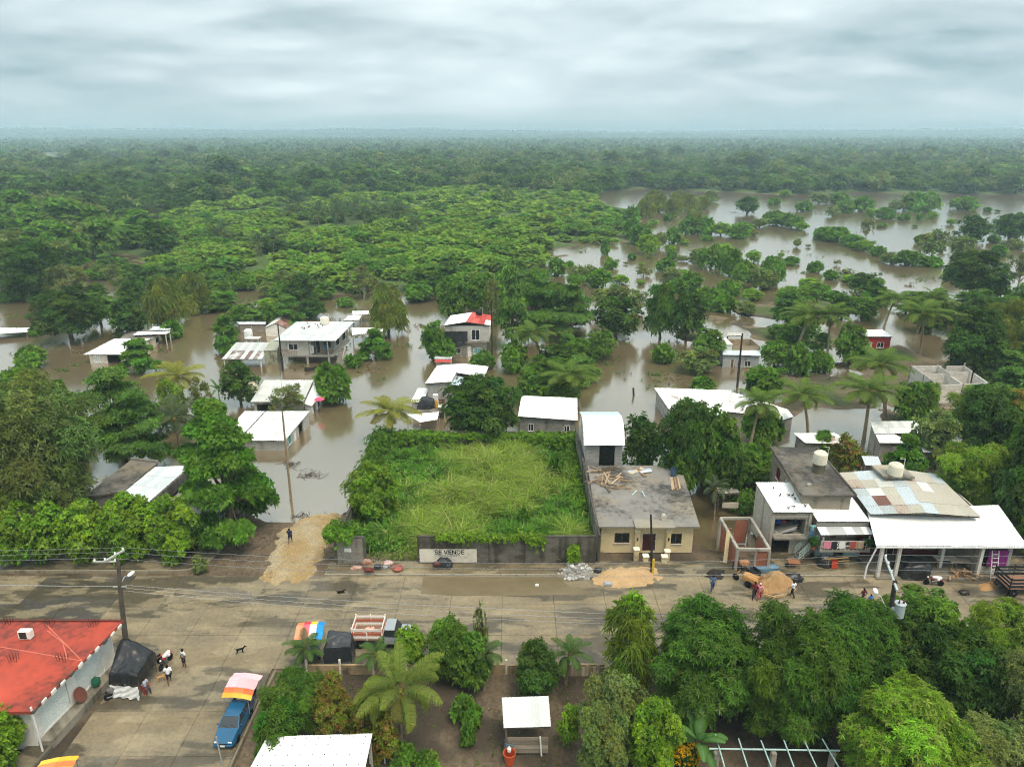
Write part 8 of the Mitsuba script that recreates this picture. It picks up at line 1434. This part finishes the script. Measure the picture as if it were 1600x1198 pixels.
A, B = C[0][:2], C[1][:2]; drape('sheet', 'white sheet hung below the front of the black tent', A + [.1, -.25], B + [0.1, -.25], .08, 1.12, .0, 'e9eaea', 'sheet', .12, 3)
k = thing('chair', 'red plastic chair with a person sitting on it', 'chair'); p = G(228, 1080); M = local(p, -2.2)
mesh(k, 'seat', M(cbox([0, .05, .42], [.46, .44, .04], None, .015)), 'c22a22', 'm_plastic'); mesh(k, 'backrest', M(cbox([0, -.19, .66], [.46, .04, .44], None, .015)), 'c22a22', 'm_plastic'); [mesh(k, 'leg', M(cbox([a * .2, b * .18 + .05, .2], [.05, .05, .4])), 'b5251e', 'm_plastic') for a in (-1, 1) for b in (-1, 1)]; [mesh(k, 'armrest', M(cbox([a * .25, .04, .62], [.05, .42, .04], None, .01)), 'b5251e', 'm_plastic') for a in (-1, 1)]
k = thing('stall', 'stall under a creased black tarpaulin left of the slatted truck', 'stall'); z = 1.75; C = [G(505, 1012, z - .2), G(549, 1010, z - .25), G(551, 987, z), G(512, 985, z + .1)]; cloth(k, 'tarpaulin', C, (.4, .7, .22), '2e3237', .10, .3, mat='m_plastic'); posts(k, [(c * .92 + np.mean(C, 0) * .08)[:2] for c in C], 0, 1.4, .06, '5d5a55')
for i, j in ((0, 1), (1, 2), (3, 0)):
    A, B = C[i][:2], C[j][:2]; u, v = np.meshgrid(np.linspace(0, 1, 18), np.linspace(0, 1, 7)); nn = np.array([(B - A)[1], -(B - A)[0]]); nn = nn / np.linalg.norm(nn); w = .05 * np.sin(u * 13 + i) * v + .12 * v; mesh(k, 'side_sheet', gridmesh(A[0] + (B - A)[0] * u + nn[0] * w, A[1] + (B - A)[1] * u + nn[1] * w, 1.42 - 1.1 * v), '2a2e33', 'm_plastic', smooth=True, wear=.05)
for a, s, c, sd, lb in ((G(694, 884, .12), (1.5, 1.1, 1.5), '2f343b', 2, 'dark plastic bundle before the lettered panel'), (G(1424, 893, .2), (3.0, 2.2, 2.6), '26282b', 5, 'large black tarpaulin over a pile before the white roofed porch'), (G(1240, 905, .1), (1.5, .9, 1.0), '24272b', 6, 'black plastic bags right of the sand cone'), (G(934, 893, .1), (.7, .5, .7), '2c2f33', 7, 'small black bag on the rubble end of the sand'), (G(1195, 889, .15), (2.6, .9, .9), '5a7f96', 8, 'blue sheet over goods before the brick room'), (G(1156, 886, .15), (1.3, 1.0, 1.4), '2f2d2c', 9, 'dark heap of bags left of the blue sheet'), (G(1288, 882, .2), (1.3, .9, 1.8), '2a2c30', 10, 'dark tarpaulin under the balcony'), (G(1163, 879, .8), (1.0, .7, .5), 'a57a58', 11, 'orange bundle on top of the dark heap of bags')): tarp_heap('tarp', lb, a, s, c, sd, 'tarp', 'm_plastic' if sd != 11 else 'm_matte')
heap('ash_heap', [G(a, b)[:2] for a, b in ((1096, 899), (1110, 889), (1135, 889), (1138, 900), (1115, 905))], .3, '2c2926', 'm_matte', 'low black heap of ash on the pavement left of the cart', 'ash heap', .1, 12)
def basin(label, p, r, col, tilt=0.0):
    v, f = lathe([0, 0, 0], [(r * .8, 0), (r, .22), (r * 1.06, .23), (r * .96, .21), (r * .76, .04)], 22); c, s = math.cos(tilt), math.sin(tilt); v = v @ np.array([[1, 0, 0], [0, c, s], [0, -s, c]]); k = thing('basin', label, 'basin'); mesh(k, None, (v + p, f), col, 'm_plastic'); return k
basin('brown basin standing tilted among the pink bags', G(576, 893, .45), .48, '7a3a34', -.9); basin('brown basin lying flat on the pavement', G(622, 890, .13), .46, '96564a'); basin('brown basin leaning at the dark bundle before the panel', G(682, 884, .5), .42, '5f3532', -1.0)
for px, py, s, c, lb in ((557, 888, (1.1, .5, .5), 'b99486', 'pink bag at the left end of the heap by the lot entrance'), (574, 881, (.9, .7, 1.1), 'a87f6c', 'pinkish bag behind the tilted brown basin'), (607, 881, (.9, .6, .6), 'bfa29a', 'pale pink bag near the lot entrance'), (590, 888, (.6, .5, .9), '3a3d45', 'dark bag right of the tilted basin'), (602, 886, (.5, .4, .3), '8b8f95', 'small grey bag on the pavement'), (950, 913, (.8, .5, .5), '9fa3a8', 'grey plastic bag on the road edge below the sand'), (1507, 925, (.8, .6, .45), '2e2620', 'dark lump lying on the right part of the street')): tarp_heap('bag', lb, G(px, py, .12), s, c, px, 'bag', 'm_plastic')
k = thing('litter_bag', 'white plastic bag in the puddle', 'bag'); USED.discard(k); labels.pop(k); tarp_heap('bag', 'white plastic bag floating in the puddle', G(839, 914, .05), (.35, .25, .25), 'eef0f0', 3, 'bag', 'm_plastic')
# carts
k = thing('cart', 'three wheeled wooden cart by the brown sand cone', 'cart'); p = G(1166, 912); M = local(p, .9); [wheel(k, M, [a, -.3, .32], .32, .06, '7a6a4a') for a in (-.45, .45)]; wheel(k, M, [0, .95, .3], .3, .05, '7a6a4a'); mesh(k, 'tray', M(cat([cbox([0, -.35, .55], [.85, 1.1, .06])] + [cbox([a, -.35, .75], [.05, 1.1, .34]) for a in (-.42, .42)])), 'b98a55', wear=.2); mesh(k, 'frame', M(cat([tube([[0, .95, .3], [0, .75, .95]], .03, 6), tube([[-.3, .7, .98], [.3, .7, .98]], .025, 6), tube([[0, .85, .6], [0, .2, .5]], .03, 6)])), 'a8814e'); mesh(k, 'load', M(cat([bar([-.3 + .15 * i, -.9, .82 + .05 * (i % 2)], [-.2 + .12 * i, .3, .9], .09) for i in range(5)])), 'c59a63', wear=.2)
k = thing('cart', 'dark hand cart tipped beside the sand cone', 'cart'); p = G(1176, 903); M = local(p, .4); [wheel(k, M, [a, 0, .28], .28, .06) for a in (-.4, .4)]; mesh(k, 'tray', M(cat([cbox([0, 0, .52], [.75, 1.0, .05]), cbox([0, -.5, .72], [.75, .04, .4])] + [cbox([a, 0, .7], [.04, 1.0, .36]) for a in (-.37, .37)])), '2c2e31', wear=.2); mesh(k, 'handle', M(cat([tube([[a, .5, .5], [a, 1.3, .75]], .025, 6) for a in (-.3, .3)])), '3a3a3a')
k = thing('wheelbarrow', 'rusty wheelbarrow at the foot of the railed stair', 'wheelbarrow'); p = G(1240, 886, .1); M = local(p, 1.5); wheel(k, M, [0, .6, .18], .18, .08); mesh(k, 'tray', M(hull([[a * w, y, z] for a in (-1, 1) for w, y, z in ((.2, .4, .3), (.2, -.3, .3), (.38, .55, .62), (.38, -.45, .6))])), '8a5f45', wear=.5); mesh(k, 'handles', M(cat([tube([[a * .12, .6, .2], [a * .3, -1.0, .6]], .025, 6) for a in (-1, 1)] + [tube([[a * .25, -.4, .5], [a * .25, -.45, 0]], .025, 6) for a in (-1, 1)])), '5a4a3c')
k = thing('plank_edging', 'boards laid round the foot of the brown sand cone', 'edging'); pts_ = [G(a, b) for a, b in ((1180, 922), (1190, 930), (1208, 934), (1226, 931), (1243, 922))]
for a, b in zip(pts_[:-1], pts_[1:]): mesh(k, 'board', bar(a + [0, 0, .1], b + [0, 0, .1], .05, .2), 'c3a67c', wear=.2)
for px, py, lb, c in ((1305, 884, 'rough pole trestle under the balcony', 'a98b5c'), (1475, 884, 'pale trestle table under the white porch roof', 'c9c2b0'), (1497, 887, 'second low table under the white porch roof, by the firewood', 'b5a594')):
    k = thing('trestle_table' if 'table' in lb else 'trestle', lb, 'table' if 'table' in lb else 'trestle'); p = G(px, py, .14); [mesh(k, 'leg', bar(p + [a * .85, b * .35, 0], p + [a * .75, b * .25, .78], .06), '8a7350') for a in (-1, 1) for b in (-1, 1)]; mesh(k, 'top', cat([cbox(p + [0, -.28 + .19 * i, .81], [1.9, .17, .05]) for i in range(4)]) if 'table' in lb else cat([bar(p + [-1.1, -.2, .82], p + [1.1, .1, .80], .07), bar(p + [-.9, .3, .2], p + [1.0, -.3, .75], .06)]), c, wear=.2)
k = thing('firewood', 'heap of split firewood before the white roofed porch', 'firewood'); rr = np.random.default_rng(3)
for i in range(26): p = G(rr.uniform(1484, 1528), rr.uniform(893, 905), .1) + [0, 0, rr.uniform(0, .35)]; a = rr.uniform(0, 3.1); mesh(k, 'log', bar(p - [.3 * math.cos(a), .3 * math.sin(a), 0], p + [.3 * math.cos(a), .3 * math.sin(a), rr.uniform(0, .1)], .11, .09), ('9a7a58', 'b59372', '7a5d43')[i % 3], wear=.2)
k = thing('crate', 'orange red plastic crate under the balcony', 'crate'); p = G(1302, 886, .12); mesh(k, 'base', cbox(p + [0, 0, .03], [.5, .4, .05]), 'c4472e', 'm_plastic'); [mesh(k, 'slat', cbox(p + [0, b * .2, .14 + .17 * i], [.5, .03, .12]), 'c4472e', 'm_plastic') for b in (-1, 1) for i in range(4)]; [mesh(k, 'end', cbox(p + [a * .25, 0, .38], [.03, .38, .7]), 'b33f28', 'm_plastic') for a in (-1, 1)]
# drift in the flood
for px, py, n, s, lb in ((484, 742, 26, 1.1, 'tangle of drift branches floating in the side street'), (456, 726, 20, 1.0, 'drift and litter caught at the foot of the leaning pole'), (470, 806, 16, .8, 'washed up twigs at the head of the gravel ramp')):
    k = thing('driftwood', lb, 'driftwood'); z = max(WZ, float(ground_h(*[np.array([q_]) for q_ in G(px, py, WZ)[:2]])[0])); p = G(px, py, z); rr = np.random.default_rng(px)
    for i in range(n): c = p + [rr.normal(0, s * .6), rr.normal(0, s * .5), .03 + .08 * rr.uniform()]; a = rr.uniform(0, 3.14); l = rr.uniform(.2, .8) * s; mesh(k, 'branch', tube([c - [l * math.cos(a), l * math.sin(a), .03], c, c + [l * math.cos(a + .3), l * math.sin(a + .3), .08]], .022, 5), ('4a4038', '3a332d', '5f554a')[i % 3], 'm_bark')
rr = np.random.default_rng(31); pl = [(rr.uniform(330, 425), rr.uniform(795, 885)) for _ in range(80)] + [(rr.uniform(505, 545), rr.uniform(800, 880)) for _ in range(40)]; ms = []
for px, py in pl: q = G(px, py, -.2); z = float(ground_h(np.array([q[0]]), np.array([q[1]]))[0]); q = G(px, py, z); a = rr.uniform(0, 3.1); l = rr.uniform(.08, .45); ms.append(bar(q + [-l * math.cos(a), -l * math.sin(a), .03], q + [l * math.cos(a), l * math.sin(a), .06], rr.uniform(.02, .10)))
mesh('debris', None, cat(ms), '6a6055', wear=.3); tag('debris', 'sticks and litter strewn on the dark mud beside the ramp', None, None, 'stuff'); USED.add('debris')
# near garden: low wall, posts, fence, ladder frame
k = thing('garden_wall', 'low tan garden wall with white posts along the near side of the street', 'wall'); zg = .0
for i in range(9):
    a, b = -14.5 + 2.35 * i, -14.5 + 2.35 * (i + 1); mesh(k, 'panel', box(a + .08, b - .08, 41.45, 41.60, -.2, .62 + .04 * (i % 3)), 'a08d6e', 'm_block', wear=.5); mesh(k, 'post', cbox([a, 41.52, .42], [.13, .17, 1.3], None, .01), 'd4cfc2', 'm_wall', wear=.3)
k = thing('fence', 'weathered board fence between the young palm and the feathery tree', 'fence')
for i in range(14): mesh(k, 'board', box(3.6 + .26 * i, 3.83 + .26 * i, 41.22, 41.26, -.1, .75 + .1 * math.sin(i * 2.3)), ('a89c86', '93876f', 'b8ac95')[i % 3], 'm_matte', wear=.3)
k = thing('bunk_ladder', 'yellow and white ladder-like frame at the bottom edge beside the corrugated roof', 'frame'); p = G(590, 1190)
for a in (-.45, .45): mesh(k, 'upright', cbox(p + [a, 0, .7], [.08, .08, 1.6]), 'dcd9cd')
for i in range(4): mesh(k, 'rung', bar(p + [-.42, 0, .3 + .32 * i], p + [.42, 0, .3 + .32 * i], .05), 'd0a83a')
for px, py, h, lb in ((846, 1180, 1.5, 'white pipe standing in the near garden'), (348, 1195, 2.2, 'thin grey post at the kerb before the blue car')): p = G(px, py); k = thing('pipe', lb, 'pipe'); mesh(k, None, tube([p, p + [-.1, 0, h]], .05, 7), 'd8d8d2' if px > 400 else '9a9c9a')
rr = np.random.default_rng(14); n = 1500; P = np.stack([rr.uniform(-14, 12, n), rr.uniform(33, 41, n), 0 * rr.uniform(size=n) - .13], 1); P = P[meshkit.fbm(P / 2.3, 3, 4) > .5]; scene['leaf_litter'] = leafply(rosettes(rr, P, np.tile([0, 0, 1.0], (len(P), 1)) + rr.normal(0, .3, P.shape), 3, .16, .07, .3, 0, np.where(rr.uniform(0, 1, (len(P), 1)) < .45, [[.10, .17, .035]], [[.20, .14, .07]]))); tag('leaf_litter', 'fallen leaves and small weeds on the soil of the near garden', None, None, 'stuff')

rr = np.random.default_rng(23); ms = []
FLD = [Polygon(q) for q in ([(860, 400), (1000, 330), (1130, 312), (1600, 318), (1600, 470), (1250, 480), (1100, 480), (900, 450)], [(0, 470), (120, 540), (330, 470), (560, 470), (660, 480), (640, 600), (330, 560), (250, 600), (0, 590)], [(930, 530), (1120, 530), (1320, 570), (1300, 640), (960, 640)])]
for _ in range(420):
    px, py = rr.uniform(0, 1600), rr.uniform(315, 640)
    if not any(q.contains(Point(px, py)) for q in FLD): continue
    c = G(px, py, WZ); n = rr.integers(3, 16); P = c + rr.normal(0, 1, (n, 3)) * [.9, .8, 0] * rr.uniform(.5, 2.2) + [0, 0, .03]; dry = rr.uniform() < .3
    ms.append(rosettes(rr, P, np.tile([0, 0, 1.0], (n, 1)) + rr.normal(0, .3, P.shape), 6, .55, .14, .7, .1, np.tile([.20, .16, .09] if dry else [.10, .17, .045], (n, 1)), .25))
scene['floating_plants'] = leafply(cat3(ms)); tag('floating_plants', 'tufts of weed and drowned twigs poking out of the flood water', None, None, 'stuff')
GROUPED = {'bushes in the right-hand flood': 'flood bush', 'bushes along the left bank': 'bank bush', 'trees of the right-hand village': 'village tree', 'trees along the left bank': 'bank tree', 'wild palms in the green tangle': 'wild upright palm', 'trees round the middle palm': 'thicket tree', 'trees of the belt behind the village': 'belt tree', 'pale trees in the far shallows': 'pale willowy tree', 'trees of the right-edge thicket': 'edge thicket tree', 'trees between the two houses': 'plot tree', 'trees behind the large olive tree': 'bank thicket tree'}
# labels for look-alikes: told apart by what they stand next to in the view
MARKS = [('the stilt house', 495, 535), ('the two storey house', 732, 520), ('the small grey house', 1158, 560), ('the small red house', 1360, 522), ('the unfinished block house', 1485, 592), ('the big dark flood tree', 1516, 432), ('the small dark flood tree', 1348, 446), ('the fresh green flood tree', 1455, 384), ('the far dark round tree', 1167, 322),
         ('the white house in the flood', 185, 545), ('the big dark tree in the flood', 114, 495), ('the far left bank tree', 48, 430), ('the weeping olive tree', 262, 470), ('the glossy dark bank tree', 1031, 490), ('the patchwork of white roofs', 1125, 628), ('the yellowing palm on the left bank', 289, 585), ('the large olive tree', 70, 720), ('the middle palm', 850, 540), ('the weeping flood tree', 608, 488),
         ('the round tree in the tangle', 251, 370), ('the tall thin trunked tree', 800, 480), ('the head of the open water', 895, 480), ('the cream house', 1010, 780), ('the old two storey house', 1255, 740), ('the white porch roof', 1480, 820), ('the far shallows', 1030, 330), ('the drowned thin tree', 1353, 356), ('the far right flood trees', 1520, 356), ('the largest near palm', 1348, 630)]
def row_col(p):
    c, s_ = math.cos(PITCH), math.sin(PITCH); w = p[1] * c - (p[2] - CZ) * s_; return 800 + F * p[0] / w, 599 - F * (p[1] * s_ + (p[2] - CZ) * c) / w
seen = {}
for key in [k_ for k_, v_ in labels.items() if v_.get('group') in GROUPED]:
    m = np.array(scene[key]['to_world'].matrix); x, y = row_col(m[:3, 3]); n_, mx, my = min(MARKS, key=lambda q: math.hypot(q[1] - x, 2 * (q[2] - y)))
    dx, dy = x - mx, y - my; w = ('left of' if dx < 0 else 'right of') if abs(dx) > 1.6 * abs(dy) else ('behind' if dy < 0 else 'in front of'); seen.setdefault((labels[key]['group'], w, n_), []).append((math.hypot(dx, 2 * dy), key))
ORD = ['nearest', 'second', 'third', 'fourth', 'fifth', 'sixth', 'seventh', 'eighth', 'ninth', 'tenth', 'eleventh', 'twelfth', 'thirteenth', 'fourteenth', 'fifteenth', 'sixteenth', 'seventeenth', 'eighteenth', 'nineteenth', 'twentieth']
for (g_, w, n_), L in seen.items():
    for i, (d_, key) in enumerate(sorted(L)): labels[key]['label'] = f"{GROUPED[g_]} {w} {n_}" + (f", {ORD[min(i, 19)]} from it" if len(L) > 1 else '')
for g_ in {b_[0] for b_ in BIRDS}:
    for i, b_ in enumerate(sorted(q for q in BIRDS if q[0] == g_)): labels[b_[2]]['label'] = ('first', *ORD[1:])[i] + ' from the left, ' + b_[3]
# scattered trees: first those that show largest become things, the others one mass
cand = []
x, y = band(176, 330, 6.6); m = inland(x, y, 2); x, y = x[m], y[m]; mass = in_mass(x, y)
taken = np.zeros(len(x), bool)
if TREE_AT:
    ta = np.array(TREE_AT); taken = (np.hypot(x[:, None] - ta[None, :, 0], y[:, None] - ta[None, :, 1]) < ta[None, :, 2] * 0.8 + 1.5).any(1)
x, y, mass = x[~taken], y[~taken], mass[~taken]
for a, b, c in zip(x, y, mass): cand.append((a, b, c, FR.uniform(0, 1), FR.uniform(0, 1)))
x, y = band(330, 560, 9.0); m = inland(x, y, 2); x, y = x[m], y[m]
for a, b, c in zip(x, y, in_mass(x, y)): cand.append((a, b, c, FR.uniform(0, 1), FR.uniform(0, 1)))
nfield = 0
forest_n = 0
TONES = [('broad', 0), ('dark', 0), ('dark', 1), ('dark', 2), ('mango', 0), ('olive', 0), ('mango', 1), ('dark', 3)]
cand.sort(key=lambda c: c[1])
for a, b, ms, u, w in cand:
    h = max(WZ, float(ground_h(np.array([a]), np.array([b]))[0]))
    if ms:
        kind, var = [('scrub', 0), ('scrub', 1), ('scrub', 2), ('shrub', 2)][int(u * 3.99)]
        R, Hh = 2.0 + 3.0 * w, 1.3 + 2.6 * w * w
        g, gR, gH = tree_group(kind, var, 2) if b < 330 else lodgroup(kind, var)
        nfield += 1
        place(f'undergrowth__{nfield:04d}', g, (a, b, h), R / gR, Hh / gH, u * 999 % 360, None, None)
        labels.pop(f'undergrowth__{nfield:04d}', None)
        continue
    kind, var = TONES[int(u * 7.99)] if b > 330 else [('broad', 0), ('broad', 1), ('dark', 1), ('olive', 0), ('broad', 2), ('grey', 0), ('mango', 0), ('almond', 0)][int(u * 7.99)]
    R = (3.0 + 3.4 * w * w) * (1 + 0.18 * (b > 330)); Hh = 4.5 + 6.0 * w * u ** 0.3; big = (u * 977 % 1) < .07; R *= 1 + .45 * big; Hh *= 1 + .5 * big
    g, gR, gH = tree_group(kind, var, 2) if b < 330 else lodgroup(kind, var)
    forest_n += 1; k = f'forest__{forest_n:04d}'
    place(k, g, (a, b, h), R / gR, Hh / gH, u * 999 % 360, None, None); labels.pop(k, None)
x, y = band(560, 1250, 13.5); m = inland(x, y, 2); x, y = x[m], y[m]
for a, b in zip(x, y):
    u, w = FR.uniform(0, 1, 2); kind, var = TONES[int(u * 7.99)]; g, gR, gH = lodgroup(kind, var)
    R = 5.0 + 4.2 * w; Hh = 5.5 + 7 * w * u ** 0.4; big = (u * 977 % 1) < .06; R *= 1 + .4 * big; Hh *= 1 + .5 * big; forest_n += 1; k = f'forest__{forest_n:04d}'
    place(k, g, (a, b, WZ + 0.4), R / gR, Hh / gH, w * 999 % 360, None, None); labels.pop(k, None)
tag('forest', 'dense green tropical forest covering the plain', None, None, 'stuff')
tag('undergrowth', 'bright green tangle of vines and low shrubs', None, None, 'stuff')
# beyond 1.2 km: one mesh of small lumpy crowns
dome = trimesh.creation.icosphere(1, 1.0); dv, df = np.array(dome.vertices), np.array(dome.faces)
keep = (dv[df][:, :, 2].mean(1) > -0.2); df = df[keep]
pts = [band(1250, 2300, 21.0), band(2300, 4200, 36.0), band(4200, 5200, 60.0)]
x = np.concatenate([p[0] for p in pts]); y = np.concatenate([p[1] for p in pts]); m = inland(x, y, 4); x, y = x[m], y[m]
sz = np.where(y < 2300, 9.5, np.where(y < 4200, 17.0, 38.0)) * FR.uniform(0.6, 1.35, len(x)); hz = np.minimum(sz, 15) * FR.uniform(0.55, 1.15, len(x))
jit = 1 + 0.28 * FR.normal(0, 1, (len(x), len(dv), 1)).clip(-2, 2)
V = dv[None] * jit * np.stack([sz, sz, hz], -1)[:, None]; V[..., 2] += 1.0; V += np.stack([x, y, 0 * x + WZ], -1)[:, None]
tone = np.array([0.048, 0.090, 0.030]) * (1 + 0.22 * FR.normal(0, 1, (len(x), 1)).clip(-1.8, 2.2)) * (1 + 0.12 * FR.normal(0, 1, (len(x), 3)))
C = np.clip(tone[:, None] * (1 + 0.2 * FR.normal(0, 1, (len(x), len(dv), 1))), 0.006, 0.5)
Fc = df[None] + (np.arange(len(x)) * len(dv))[:, None, None]
scene['distant_forest'] = mikit.ply((V.reshape(-1, 3), Fc.reshape(-1, 3)), 'm_matteleaf', smooth=False, color=C.reshape(-1, 3))
tag('distant_forest', 'far forest fading into blue haze below the horizon', None, None, 'stuff')
